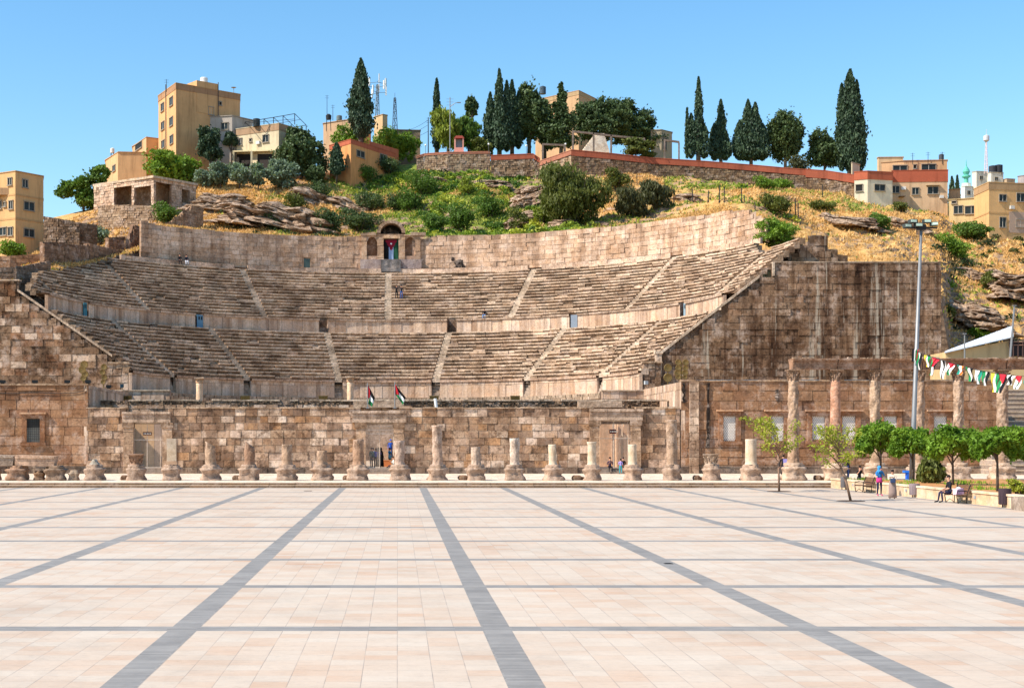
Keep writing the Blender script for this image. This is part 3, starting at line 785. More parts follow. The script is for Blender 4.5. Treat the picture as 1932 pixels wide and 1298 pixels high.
# shrine
SH = MB(); ys = CY+RW
def sx(u): return PX(u, ys)
def sz(v): return ZV(v, ys)
base_c = lin((196,170,148))
zb = zt+.3
YSH = ys-.55
for u0, u1 in ((682, 692), (712, 724), (752, 764), (783.5, 793)):
    z = zb
    while z < sz(446):
        h = min(rnd.uniform(.5, .9), sz(446)-z); j = rnd.uniform(-.03, .03); SH.box(sx(u0)+j, sx(u1)+j, YSH+j, ys+.3, z+.01, z+h-.01, jitc(base_c, .12)); z += h
for u0, u1 in ((692, 712), (764, 783.5)):
    SH.box(sx(u0), sx(u1), YSH+.1, ys+.3, zb, sz(484), jitc(lin((182,156,140)), .08))
    SH.box(sx(u0), sx(u1), ys+.25, ys+.35, sz(484), sz(446), lin((150,118,96)))
    um = (u0+u1)/2; rr_ = (sx(u1)-sx(u0))/2*.8; cx_, cz_ = sx(um), sz(456)
    n = 14
    for k in range(n):
        t0, t1 = math.pi*k/n, math.pi*(k+1)/n
        p = lambda t, r_: (cx_-r_*math.cos(t), cz_+r_*math.sin(t))
        a_, b_ = p(t0, rr_), p(t1, rr_); c_, d_ = p(t1, rr_+.28), p(t0, rr_+.28)
        for yy in (YSH+.08,): SH.add([(a_[0], yy, a_[1]), (b_[0], yy, b_[1]), (c_[0], yy, c_[1]), (d_[0], yy, d_[1]), (a_[0], yy+.6, a_[1]), (b_[0], yy+.6, b_[1])], [(0,1,2,3),(0,4,5,1)], jitc(base_c, .1))
        top_ = sz(446); SH.add([(c_[0], YSH+.1, c_[1]), (d_[0], YSH+.1, d_[1]), (d_[0], YSH+.1, top_), (c_[0], YSH+.1, top_)], [(0,1,2,3)], jitc(base_c, .1))
SH.box(sx(722), sx(755), YSH-.04, ys+.3, sz(451), sz(445), lin((206,176,148)))
x = sx(681)
while x < sx(793):
    wv = rnd.uniform(.6, 1.1)
    if not (sx(716) < x+wv/2 < sx(760)) : SH.rbox((x+wv/2, YSH+.3), wv, .9, sz(446), sz(441)+rnd.uniform(-.25, .1), 0, jitc(lin((178,158,140)), .15), jit=.04)
    else: SH.rbox((x+wv/2, YSH+.3), wv, .7, sz(446), sz(443), 0, jitc(lin((150,128,110)), .15), jit=.03)
    x += wv
SH.box(sx(680), sx(795), YSH-.35, YSH+.3, zb-.1, sz(491), lin((150,138,140)))
SH.box(sx(719), sx(756), YSH-.7, YSH+.3, zb-.1, sz(496)+.25, lin((110,112,118)))
under(SH.build('shrine_front', M_rear), TH)
g = MB(); cx_, cz_, r0, r1 = sx(738), sz(441), 1.42, 1.85; n = 13
for k in range(n):
    t0, t1 = math.pi*(k+.04)/n, math.pi*(k+.96)/n; j = rnd.gauss(0, .05)
    v_ = []
    for yy in (YSH-.05, ys+1.6):
        for t_, rr_ in ((t0, r0), (t1, r0), (t1, r1+j), (t0, r1+j)): v_.append((cx_-rr_*math.cos(t_), yy, cz_+rr_*math.sin(t_)*.92))
    g.add(v_, [(0,1,2,3),(3,2,6,7),(0,4,5,1),(0,3,7,4),(1,5,6,2)], jitc(lin((160,138,120)), .18))
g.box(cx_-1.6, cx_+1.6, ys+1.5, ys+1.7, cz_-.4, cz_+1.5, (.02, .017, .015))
under(g.build('shrine_arch', M_rub), TH)
g = MB(); g.box(sx(723), sx(753), ys-.05, ys+.1, zb, sz(451), lin((60,52,48))); under(g.build('shrine_door', M_attr), TH)
# pilasters and stains right of the shrine
g = MB()
for u0, u1 in ((800, 803), (812, 814)):
    g.box(PX(u0, ys), PX(u1, ys), ys-.25, ys+.2, zb, sz(460), jitc(lin((200,176,154)), .1))
under(g.build('pilaster', M_rear), TH)

# flank walls
zd = lambda x: 11.7 + (x+CX*0-27.2+.8*0)*.775
XR0 = PX(1242, YA); slope = (ZV(523, YA)-ZV(671, YA))/(PX(1433, YA)-XR0)
def limR(x):
    if x < XR0: return ZV(690, YA)
    if x < PX(1433, YA): return ZV(671, YA)+(x-XR0)*slope
    if x < PX(1460, YA): return ZV(521, YA)
    return ZV(496, YA)
mb = MB(); blockwall(mb, plane_pos(YA), PX(1210, YA), PX(1776, YA), 7.5, ZV(496, YA), ch=.68, bw=(.7, 1.6), limit=limR, pal_=PAL_FLK, jit=.035)
under(mb.build('right_flank_wall', M_flank), TH)
mb = MB(); x = PX(1458, YA)
while x < PX(1776, YA)-.1:
    wv = min(rnd.uniform(1, 2.2), PX(1776, YA)-x); mb.box(x, x+wv-.015, YA-.04, YA+.8, ZV(496, YA), ZV(494, YA)+rnd.uniform(0, .04), jitc(lin((170,150,130)), .15)); x += wv
under(mb.build('right_coping', M_seat), TH); mb = MB()
a, b = Vector((XR0, YA, ZV(671, YA))), Vector((PX(1433, YA), YA, ZV(523, YA)))
for k in range(22):
    p, q = a.lerp(b, k/22), a.lerp(b, (k+.97)/22); 
    mb.add([(p.x, YA-.1, p.z-.05), (q.x, YA-.1, q.z-.05), (q.x, YA-.1, q.z+.22), (p.x, YA-.1, p.z+.22), (p.x, YA+.5, p.z+.22), (q.x, YA+.5, q.z+.22), (p.x, YA+.5, p.z-.1), (q.x, YA+.5, q.z-.1)], [(0,1,2,3),(3,2,5,4),(4,5,7,6)], jitc(lin((206,188,168)), .12))
under(mb.build('diagonal_coping', M_seat), TH); mb = MB()
mb.box(PX(1236, YA), PX(1247, YA), YA-.5, YA+.3, 9.5, ZV(668, YA), lin((204,184,166))); mb.box(PX(1236, YA)-.1, PX(1247, YA)+.1, YA-.6, YA+.3, ZV(668, YA), ZV(663, YA), lin((210,192,174)))
under(mb.build('end_pillar', M_seat), TH); mb = MB()
mb.box(PX(1457, YA), PX(1461, YA), YA-.15, YA+.6, ZV(521, YA), ZV(495, YA), lin((200,184,166)))
under(mb.build('corner_stone', M_seat), TH)
mb = MB(); mb.box(PX(1460, YA), PX(1776, YA), YA+.3, YA+1.2, 5, ZV(496, YA)-.02, lin((110,90,74)))
under(mb.build('right_flank_core', M_rub), TH)
mb = MB()   # stepped crown behind
def limP(x):
    u = x*F/145+U0; tb = [(1468, 492), (1484, 478), (1502, 462), (1516, 455), (1530, 443), (1559, 443), (1560, 458), (1570, 470), (1586, 480), (1598, 492), (1600, 500)]
    v = 500
    for (uu, vv) in tb:
        if u >= uu: v = vv
    return ZV(v, 145)
blockwall(mb, plane_pos(145), PX(1468, 145), PX(1600, 145), 19, ZV(442, 145), ch=.6, bw=(.6, 1.4), limit=limP, pal_=PAL_FLK, jit=.04)
under(mb.build('stepped_crown', M_flank), TH)
mb = MB()
for i in range(14):
    x0, x1 = PX(1468+i*9.4, 145), PX(1468+(i+1)*9.4, 145); mb.box(x0, x1, 145.22, 146.8, 18, min(limP(x0+.05), limP(x1-.05)), lin((150,130,110)))
under(mb.build('stepped_crown_core', M_rub), TH)
XL1, XL0 = PX(212, YA), PX(33, YA)
def limL(x):
    if x > XL1: return ZV(688, YA)
    if x < XL0: return ZV(530, YA)
    return ZV(549, YA)+(x-XL0)*(ZV(673, YA)-ZV(549, YA))/(XL1-XL0)
mb = MB(); blockwall(mb, plane_pos(YA), PX(-160, YA), PX(250, YA), 7.5, ZV(530, YA), ch=.72, bw=(.7, 1.7), limit=limL, pal_=PAL_FLK+PAL_POD[:1]+PAL_HALL[:3], jit=.04)
under(mb.build('left_flank_wall', M_flankl), TH)
mb = MB(); mb.box(PX(-160, YA), PX(33, YA), YA+.3, YA+1.2, 5, ZV(531, YA), lin((110,90,74))); under(mb.build('left_flank_core', M_rub), TH)
mb = MB(); a, b = Vector((XL0, YA, limL(XL0))), Vector((XL1, YA, limL(XL1)))
for k in range(22):
    p, q = a.lerp(b, k/22), a.lerp(b, (k+.97)/22)
    mb.add([(p.x, YA-.1, p.z-.05), (q.x, YA-.1, q.z-.05), (q.x, YA-.1, q.z+.2), (p.x, YA-.1, p.z+.2), (p.x, YA+.5, p.z+.2), (q.x, YA+.5, q.z+.2), (p.x, YA+.5, p.z-.1), (q.x, YA+.5, q.z-.1)], [(0,1,2,3),(3,2,5,4),(4,5,7,6)], jitc(lin((204,184,164)), .12))
under(mb.build('diagonal_coping', M_seat), TH); mb = MB(); x = PX(-160, YA)
while x < PX(34, YA): mb.box(x, x+1.3, YA-.05, YA+.8, ZV(530, YA), ZV(528, YA)+rnd.uniform(0, .05), jitc(lin((200,176,152)), .1)); x += 1.32
under(mb.build('left_coping', M_seat), TH)
# blocks closing the tiers next to the flank walls (stage side rooms)
mb = MB(); blockwall(mb, plane_pos(YA-1.2), PX(1210, YA), PX(1243, YA), 7.5, ZV(686, YA), ch=.7, bw=(.5, 1), pal_=PAL_FLK, jit=.03)
mb.box(PX(1208, YA), PX(1245, YA), YA-1.4, YA, ZV(686, YA), ZV(685, YA)+.1, lin((190,170,150)))
mb.box(PX(1211, YA), PX(1212, YA), YA-1.15, YA, 7.5, ZV(686, YA), lin((214,196,176)))
under(mb.build('side_block', M_flankl), TH); mb = MB()
blockwall(mb, plane_pos(YA-1.2), PX(207, YA), PX(246, YA), 7.5, ZV(688, YA), ch=.7, bw=(.5, 1), pal_=PAL_POD, jit=.03)
mb.box(PX(205, YA), PX(249, YA), YA-1.4, YA, ZV(688, YA), ZV(686, YA)+.1, lin((190,170,150)))
under(mb.build('side_block', M_flankl), TH)
for x0, x1 in ((CX-27.2, CX-21.6), (CX+21.6, PX(1285, YF))):
    mb = MB(); blockwall(mb, plane_pos(YA-1.35), x0, x1, .79, ZP0+.05, ch=.7, bw=(.7, 1.4), pal_=PAL_POD, jit=.03); under(mb.build('orchestra_end_wall', M_pod), TH)
    mb = MB(); mb.box(x0, x1, YA-1.5, YA-.3, ZP0+.05, ZP0+.15, lin((206,190,170))); mb.box(x0, x1, YA-1.2, YA-.3, .79, ZP0, lin((120,100,84))); under(mb.build('orchestra_end_coping', M_seat), TH)
#PART3
# ------------------------------------------------------------------ hillside
# (u, Ynear, v at t=0,.33,.66,1, Yridge, v plateau edge)
HT = [(-420, 150, 560, 540, 520, 500, 205, 498), (-100, 150, 545, 525, 500, 480, 205, 476), (20, 152, 532, 515, 495, 470, 205, 466), (95, 156, 512, 492, 470, 430, 205, 408),
      (180, 166, 494, 470, 440, 400, 208, 388), (268, 178, 470, 432, 405, 382, 214, 372), (300, 181, 425, 410, 392, 370, 216, 352), (380, 184, 437, 412, 385, 348, 220, 335), (460, 186, 443, 420, 385, 340, 222, 325), (560, 187, 447, 425, 390, 340, 224, 322),
      (660, 188, 449, 430, 390, 338, 228, 318), (738, 189, 447, 425, 385, 330, 230, 305), (850, 188, 444, 415, 375, 322, 232, 296), (1000, 187, 443, 415, 370, 326, 232, 298),
      (1100, 186, 440, 410, 365, 318, 232, 292), (1200, 183, 425, 395, 360, 320, 232, 300), (1300, 178, 410, 385, 360, 326, 232, 308), (1400, 170, 405, 390, 368, 338, 230, 318),
      (1500, 160, 450, 420, 390, 352, 228, 326), (1600, 150, 500, 455, 410, 366, 226, 340), (1700, 149, 520, 470, 425, 386, 225, 368), (1775, 149, 570, 490, 440, 400, 225, 388), (1795, 148, 690, 545, 460, 410, 224, 396),
      (1850, 144, 735, 580, 475, 424, 224, 412), (1932, 142, 750, 610, 492, 440, 224, 430), (2050, 142, 730, 640, 520, 455, 224, 446), (2400, 142, 760, 680, 560, 480, 224, 472)]
HTn = np.array([h for h in HT], float)
def hprof(u): return [np.interp(u, HTn[:, 0], HTn[:, k]) for k in range(1, 8)]
def hill_v(u, Y):
    Y0, va, vb, vc, vd, Yr, ve = hprof(u)
    t = (Y-Y0)/(Yr-Y0)
    v = np.where(t < .33, va+(vb-va)*t/.33, np.where(t < .66, vb+(vc-vb)*(t-.33)/.33, vc+(vd-vc)*(t-.66)/.34))
    t2 = np.clip((Y-Yr)/12, 0, 1); v = np.where(t > 1, vd+(ve-vd)*t2, v); v = np.where(t < 0, va, v)
    Yc = np.minimum(Y, Yr+12); Z = H+(V0-v)*Yc/F
    return Z, t
def hill_z(X, Y):
    X = np.asarray(X, float); Y = np.asarray(Y, float); u = U0+X*F/Y
    Z, t = hill_v(u, Y)
    env = np.clip(t*6, 0, 1)*np.clip((1.06-t)*6, 0.0, 1)
    n = fbm(X*.09, Y*.09, 5, 3)*5.0 + fbm(X*.5, Y*.5, 3, 9)*1.3
    rock = np.clip((fbm(X*.05, Y*.07, 3, 21)+.10)*5, 0, 1)
    Zn = Z + n*env
    # strata terraces where it is rocky
    wv = Zn*1.0 + fbm(X*.12, Y*.05, 3, 5)*3; st = np.floor(wv) + np.clip((wv-np.floor(wv)-.55)/.45, 0, 1)
    Zs = Zn + (st-wv)*1.0
    Zn = Zn*(1-rock*env*.9)+Zs*rock*env*.9
    return Zn
def hz(X, Y): return float(hill_z(np.array([X]), np.array([Y]))[0])
us = np.concatenate([np.linspace(-420, -10, 50)[:-1], np.linspace(-10, 1940, 620), np.linspace(1940, 2400, 60)[1:]])
ts = np.concatenate([np.linspace(-.0, 1.1, 130), [1.2, 1.5, 2.2, 4, 8]])
UU, TT = np.meshgrid(us, ts, indexing='ij')
Y0g = np.interp(UU, HTn[:, 0], HTn[:, 1]); Yrg = np.interp(UU, HTn[:, 0], HTn[:, 6])
YY = Y0g+(Yrg-Y0g)*TT; XX = (UU-U0)*YY/F; ZZ = hill_z(XX, YY)
nu, nt_ = UU.shape
ver = np.stack([XX, YY, ZZ], -1).reshape(-1, 3)
# skirt down at the near edge
sk = np.stack([XX[:, 0], YY[:, 0]-.3, np.full(nu, -1.0)], -1)
idx = np.arange(nu*nt_).reshape(nu, nt_)
q = np.stack([idx[:-1, :-1], idx[1:, :-1], idx[1:, 1:], idx[:-1, 1:]], -1).reshape(-1, 4)
si = nu*nt_+np.arange(nu); q2 = np.stack([si[:-1], si[1:], idx[1:, 0], idx[:-1, 0]], -1)
ver = np.concatenate([ver, sk]); q = np.concatenate([q, q2])
def hill_mat():
    m, t, b = newmat('hillside')
    geo = N(t, 'ShaderNodeNewGeometry'); sp = N(t, 'ShaderNodeSeparateXYZ'); t.links.new(geo.outputs['True Normal'], sp.inputs[0])
    steep = ramp(t, math_(t, 'ADD', sp.outputs[2], math_(t, 'MULTIPLY', math_(t, 'SUBTRACT', noise_node(t, 1.2, 5, .7), .5), .5)), [(.66, 1), (.80, 0)])
    big = noise_node(t, .035, 5, .6); at = N(t, 'ShaderNodeAttribute', attribute_name='Col')
    s3 = N(t, 'ShaderNodeSeparateColor'); t.links.new(at.outputs['Color'], s3.inputs[0])
    gold = ramp(t, noise_node(t, .9, 8, .75), [(.3, lin((150,112,62))), (.5, lin((206,160,98))), (.7, lin((232,194,130)))])
    green = ramp(t, noise_node(t, 1.1, 7, .7), [(.3, lin((70,84,32))), (.5, lin((126,140,52))), (.7, lin((184,180,84)))])
    gm = ramp(t, math_(t, 'ADD', math_(t, 'MULTIPLY', math_(t, 'SUBTRACT', noise_node(t, .16, 7, .7), .5), 1.6), s3.outputs[1]), [(.42, 0), (.6, 1)])
    c = mix(t, gold, green, gm)
    rk = ramp(t, noise_node(t, 1.4, 8, .75, sc3=(.35, .35, 1.6)), [(.3, lin((64,50,40))), (.45, lin((132,104,82))), (.6, lin((184,152,124))), (.8, lin((214,192,166)))])
    rm = math_(t, 'MULTIPLY', steep, ramp(t, math_(t, 'ADD', noise_node(t, .2, 5, .65), math_(t, 'MULTIPLY', s3.outputs[0], .45)), [(.5, .0), (.62, 1)]))
    c = mix(t, c, rk, rm)
    t.links.new(c, b.inputs['Base Color']); b.inputs['Roughness'].default_value = .95
    bump(t, b, noise_node(t, 1.8, 8, .78), .35, .9); return m
qc = ver[q].mean(1)
qu = U0+qc[:, 0]*F/qc[:, 1]
def greenness(u, t):
    g = np.interp(u, [-400, 250, 300, 560, 620, 740, 800, 1000, 1100, 1250, 1350, 2400], [.2, .15, .1, .2, .42, .62, .68, .6, .45, .32, .3, .24])
    g = g + np.where((t > .78) & (u > 1250) & (u < 1750), .22, 0) + np.where((t < .12) & (u > 700) & (u < 1120), .3, 0)
    return g
def rockness(u, t):
    r = np.interp(u, [-400, 90, 200, 380, 420, 560, 640, 760, 800, 960, 1010, 1200, 1300, 1560, 1700, 1780, 1830, 2400], [.3, .5, .4, .4, .95, .95, .7, .6, .35, .5, .6, .6, .1, .1, .35, .6, 1, 1])
    r = r*np.where((u > 380) & (u < 640) & (t > .62), .2, 1)
    return r
q_t = (qc[:, 1]-np.interp(qu, HTn[:, 0], HTn[:, 1]))/(np.interp(qu, HTn[:, 0], HTn[:, 6])-np.interp(qu, HTn[:, 0], HTn[:, 1]))
cols = np.stack([rockness(qu, q_t), greenness(qu, q_t), np.zeros(len(q))], -1)
hill = np_mesh('hillside', ver, q, cols, hill_mat()); tag(hill, None, None, kind='structure')

# grass tufts: dry and green, as stuff
def tufts(name, n, green, label):
    u = NR.uniform(-20, 1950, n*3); t = NR.uniform(0.0, 1.02, n*3)
    Y0 = np.interp(u, HTn[:, 0], HTn[:, 1]); Yr = np.interp(u, HTn[:, 0], HTn[:, 6])
    Y = Y0+(Yr-Y0)*t; X = (u-U0)*Y/F
    d = fbm(X*.13, Y*.13, 4, 31)*1.3 + greenness(u, t) + NR.normal(0, .08, len(u)) - .42
    rk = fbm(X*.05, Y*.07, 3, 21)+.1; keepr = (rk < .06) | (NR.rand(len(u)) < .28)
    k = keepr & ((d > .05) if green else (d < .05)); u, t, X, Y = [a[k][:n] for a in (u, t, X, Y)]
    Z = hill_z(X, Y); m = len(X)
    V = []; Q = []; CC = []
    for j in range(3):
        a = NR.uniform(0, math.pi, m); wd = NR.uniform(.06, .17, m)*(1.4 if green else 1); h = NR.uniform(.12, .4, m)
        ox, oy = NR.normal(0, .22, m), NR.normal(0, .22, m); lx = NR.normal(0, .18, m)
        bx, by = X+ox, Y+oy
        v0 = np.stack([bx-np.cos(a)*wd, by-np.sin(a)*wd, Z-.08], -1); v1 = np.stack([bx+np.cos(a)*wd, by+np.sin(a)*wd, Z-.08], -1)
        v2 = np.stack([bx+lx, by, Z+h], -1); base = len(V)*0
        V.append(np.stack([v0, v1, v2], 1).reshape(-1, 3))
    V = np.concatenate(V); Qd = np.arange(len(V)).reshape(-1, 3)
    pal_ = np.array([lin(c) for c in ([(112,130,44),(146,158,58),(84,104,38),(176,176,76),(128,138,54)] if green else [(212,168,106),(224,184,124),(198,152,94),(208,164,102),(188,144,88)])])
    cc = pal_[NR.randint(0, 5, len(Qd))]*NR.uniform(.75, 1.2, (len(Qd), 1))
    o = np_mesh(name, V, Qd, cc, M_leaf); tag(o, label, 'grass', kind='stuff')
tufts('dry_grass', 45000, False, 'golden dry grass covering the open hillside above the theatre')
tufts('green_grass', 26000, True, 'green weeds and grass patches growing over the middle of the hillside')

# ------------------------------------------------------------------ vegetation builders
def leaf_quads(pts, size, up=.0, asp=1.6, nrm=None):
    n = len(pts); d = NR.normal(0, 1, (n, 3)); d[:, 2] += up*2.5; d /= np.linalg.norm(d, axis=1)[:, None]
    e = np.cross(d, NR.normal(0, 1, (n, 3))); e /= np.linalg.norm(e, axis=1)[:, None]+1e-9
    s = (size*NR.uniform(.6, 1.35, n))[:, None]
    V = np.stack([pts-d*s*asp*.5, pts+e*s*.5, pts+d*s*asp*.5, pts-e*s*.5], 1).reshape(-1, 3)
    return V, np.arange(n*4).reshape(n, 4)
def leaf_cols(pts, base, tip, seed=0):
    n = len(pts); f = np.array([fbm(pts[:, 0]*.8+pts[:, 2]*.5, pts[:, 1]*.8+pts[:, 2]*.9, 2, seed)]).T+.5
    c = np.array(base)[None]*(1-f)+np.array(tip)[None]*f
    return np.clip(c*NR.uniform(.8, 1.2, (n, 1)), 0, 1)
def blob_pts(blobs, n, shell=.45, seed=0):
    vol = np.array([b[3]*b[4]*b[5] for b in blobs])**.67; vol /= vol.sum(); out = []
    for b, w_ in zip(blobs, vol):
        m = int(n*w_)+1; d = NR.normal(0, 1, (m*2, 3)); d /= np.linalg.norm(d, axis=1)[:, None]
        lump = .82+1.1*fbm(d[:, 0]*2.2+b[0]*3.1+seed, d[:, 1]*2.2+d[:, 2]*2.4+b[2], 3, seed)
        r = (1-shell*NR.rand(m*2)**1.6)*lump
        gap = fbm(d[:, 0]*3.5+b[1]+seed, d[:, 2]*3.5+d[:, 1]*3, 2, seed+5)
        keep = gap > -.12
        r = r*np.where(NR.rand(m*2) < .14, 1+.38*NR.rand(m*2), 1); p = np.array(b[:3])+d*r[:, None]*np.array(b[3:6]); out.append(p[keep][:m])
    return np.concatenate(out)
COLS = {'cypress': ((.028,.052,.03), (.078,.125,.06)), 'pine': ((.035,.062,.024), (.13,.18,.06)), 'broad': ((.05,.095,.016), (.18,.29,.04)),
        'bright': ((.08,.15,.016), (.27,.40,.045)), 'olive': ((.09,.13,.085), (.30,.38,.27)), 'willow': ((.13,.17,.02), (.34,.38,.05)), 'shrub': ((.06,.08,.015), (.18,.19,.04)),
        'dusty': ((.05,.06,.025), (.14,.13,.05)), 'sapling': ((.2,.24,.02), (.42,.42,.05))}
def tree(kind, name, label, loc, h, wd, group=None, n=2600, leaf=.3, trunk=None, blobs=None, cat='tree', tb=0.0, seed=None, up=0, lean=0, col=None, shell=.45, nb=9, flat=.8, tr=None):
    """h total height, wd crown width, tb = height where the crown starts"""
    seed = seed if seed is not None else rnd.randint(1, 999)
    if leaf > .2: n = int(n*2.2); leaf *= .66; wd *= (1.0 if kind == 'cypress' else 1.18)
    r = random.Random(seed); root = thing(name, label, cat, loc, 0, group)
    ca, cb = COLS[col or kind]
    if kind == 'cypress':
        lead = blobs or [(0, 0, 1.0, 1.0)]
        pts = []; tot = sum(a[2]*a[3] for a in lead)
        for (ox, oy, hh, ww) in lead:
            m = int(n*hh*ww/tot); t = NR.rand(m)**.85; a = NR.uniform(0, 2*math.pi, m)
            prof = np.minimum(1, (t/.16)**.6)*np.clip(1-((t-.25)/.75).clip(0, 1)**1.5, 0, 1)**.8
            ax, ay = np.cos(a)*1.6+seed, np.sin(a)*1.6; lump = 1+1.15*fbm(ax+t*11*hh, ay+t*7+ox, 3, seed)+.7*fbm(ax*2.3+t*31, ay*2.3-t*17, 2, seed+2); lump = np.where(fbm(ax*1.7-t*13, ay*1.7+t*15, 2, seed+9) < -.22, lump*.55, lump)
            rr = (wd/2*ww*prof*lump*(1-.4*NR.rand(m)**1.5)+.05)*np.where(NR.rand(m) < .08, 1+.5*NR.rand(m), 1)
            pts.append(np.stack([ox+rr*np.cos(a), oy+rr*np.sin(a), tb+t*(h-tb)*hh], -1))
        pts = np.concatenate(pts); up = 1.1
    else:
        if blobs is None:
            blobs = []; ch = h-tb
            for k in range(nb):
                a = 2*math.pi*k/nb*1.7+r.random(); rad = wd/2*r.uniform(.15, .6); s_ = r.uniform(.3, .46)
                zc = tb+ch*(.18+.62*(k+.5)/nb + r.uniform(-.08, .08)); taper = 1.0 if kind != 'pine' else 1.05-.5*(zc-tb)/ch
                blobs.append((rad*math.cos(a)*taper, rad*math.sin(a)*taper, zc, wd*s_*.75*taper, wd*s_*.75*taper, min(ch*.3, wd*s_*flat*.7)))
            blobs.append((0, 0, tb+ch*.5, wd*.32, wd*.32, ch*.42))
        else:
            blobs = [(b[0]*wd/2, b[1]*wd/2, tb+b[2]*(h-tb), b[3]*wd/2, b[3]*wd/2*.9, b[4]*(h-tb)/2) for b in blobs]
        pts = blob_pts(blobs, n, shell, seed)
        if kind == 'willow': up = -1.0
        pts[:, 2] = np.maximum(pts[:, 2], .05)
    V, Q = leaf_quads(pts, leaf, up, 1.8 if kind != 'willow' else 3.2)
    o = np_mesh('crown', V, Q, leaf_cols(pts, ca, cb, seed), M_leafd if kind in ('cypress', 'pine') else M_leaf, root)
    if cat != 'shrub' or tb > .2:
        mb = MB(); th = tr or max(.07, h*.022); top = tb+(h-tb)*(.85 if kind == 'cypress' else .55)
        mb.tube([(0, 0, -.4), (r.uniform(-.1, .1)*th*3+lean*.3, 0, top*.4), (lean*.7, r.uniform(-.1, .1), top*.75), (lean, 0, top)], [th*1.25, th, th*.75, th*.3], 8)
        if kind != 'cypress':
            for k in range(5):
                b = blobs[(k*2) % len(blobs)]; z0 = tb*.75+(top-tb*.75)*k/7
                mb.tube([(lean*.5, 0, max(z0, h*.15)), (b[0]*.5+lean*.3, b[1]*.5, (z0+b[2])/2+.1*h*.1), (b[0]*.9, b[1]*.9, b[2])], [th*.6, th*.4, th*.15], 6)
        mb.build('trunk', M_bark, root, True)
    else:
        mb = MB()
        for k in range(5): a = k*1.3; mb.tube([(0, 0, -.3), (wd*.15*math.cos(a), wd*.15*math.sin(a), h*.3), (wd*.3*math.cos(a), wd*.3*math.sin(a), h*.7)], [.06, .04, .02], 5)
        mb.build('stem', M_bark, root)
    return root
def tree_uv(kind, name, label, u, vb, vt, wpx, Y, group=None, **k):
    """base at pixel (u,vb) assumed to stand on the hill at distance Y; crown top at vt"""
    X = PX(u, Y); zb = hz(X, Y); zt = ZV(vt, Y); zb = min(zb, zt-1.0)
    tbp = k.pop('vcrown', None); h = zt-zb
    tb = max(0, ZV(tbp, Y)-zb) if tbp is not None else 0.12*h
    return tree(kind, name, label, (X, Y, zb), h, wpx*Y/F, group, tb=tb, **k)
CG = 'trees along the ridge'
# ridge conifers
tree_uv('cypress', 'cypress_tree', 'tall pointed dark cypress standing alone left of centre beside the antenna mast', 681, 265, 112, 44, 236, n=6500, leaf=.42, vcrown=262)
tree_uv('cypress', 'cypress_tree', 'slender cypress tip rising behind the yellow-green willow', 824, 285, 149, 18, 250, n=2600, leaf=.4, vcrown=285)
tree_uv('cypress', 'cypress_tree', 'ragged double-tipped dark cypress at the left end of the dense ridge grove', 942, 290, 131, 42, 240, n=6000, leaf=.42, vcrown=285, blobs=[(0, 0, 1, .62), (-1.5, .4, .72, .6), (1.3, .3, .86, .6), (.1, -.8, .6, .9)])
tree_uv('cypress', 'cypress_tree', 'dark cypress with a blunt tip, second in the dense ridge grove', 966, 291, 147, 30, 243, n=4200, leaf=.42, vcrown=280, blobs=[(0, 0, .96, .8), (1.1, .2, .8, .7)])
tree_uv('pine', 'pine_tree', 'broad dark pine with feathery top in the middle of the dense ridge grove', 998, 292, 150, 84, 244, n=8500, leaf=.45, vcrown=284)
tree_uv('pine', 'pine_tree', 'spiky dark pine standing in front of the large tan block', 1058, 288, 158, 58, 238, n=6000, leaf=.4, vcrown=284, blobs=[(0, 0, .94, .16, .2), (.1, 0, .8, .32, .22), (-.1, 0, .64, .55, .25), (.25, 0, .45, .75, .28), (-.25, 0, .3, .9, .3), (.1, 0, .14, .8, .24)])
tree_uv('pine', 'pine_tree', 'small feathery pine top behind the street light', 890, 270, 176, 30, 262, n=1800, leaf=.45, vcrown=225)
tree_uv('pine', 'umbrella_pine', 'wide rounded umbrella pine above the stepped white ruin', 1140, 285, 182, 122, 248, n=9500, leaf=.42, vcrown=268, blobs=[(-.4, 0, .55, .6, .7), (0, .2, .75, .55, .6), (.35, 0, .5, .6, .7), (-.1, 0, .3, .8, .6)])
tree_uv('pine', 'umbrella_pine', 'rounded umbrella pine right of the widest one, partly hiding the small flat-roofed box', 1192, 288, 190, 84, 252, n=6500, leaf=.42, vcrown=275, blobs=[(-.2, 0, .8, .5, .5), (.3, 0, .5, .65, .6), (-.1, 0, .25, .9, .5), (.8, 0, .12, .6, .35)])
tree_uv('cypress', 'cypress_tree', 'thin needle-tipped cypress with straggling side shoots, leftmost of the right-hand row', 1318, 303, 146, 34, 236, n=3800, leaf=.38, vcrown=298, blobs=[(0, 0, 1, .55), (-1.2, .2, .55, .6), (.9, .1, .42, .7), (-1.9, 0, .62, .25)])
tree_uv('cypress', 'cypress_tree', 'small cypress second from the left in the right-hand row', 1360, 305, 189, 34, 238, n=3400, leaf=.4, vcrown=302, blobs=[(0, 0, 1, .7), (-1.1, 0, .6, .7), (.7, 0, .5, .7)])
tree_uv('cypress', 'cypress_tree', 'twin-tipped bushy cypress in the middle of the right-hand row', 1417, 308, 189, 64, 238, n=6200, leaf=.42, vcrown=302, blobs=[(-.5, 0, 1, .5), (.7, 0, .95, .5), (-1.9, 0, .65, .5), (1.9, 0, .6, .5), (0, .5, .5, 1)])
tree_uv('pine', 'pine_tree', 'bushy dark pine with uneven crown in the right-hand row', 1482, 312, 202, 84, 238, n=8500, leaf=.42, vcrown=304)
tree_uv('pine', 'pine_tree', 'low rounded dark tree leaning against the tallest right cypress', 1556, 322, 248, 74, 238, n=6000, leaf=.42, vcrown=316)
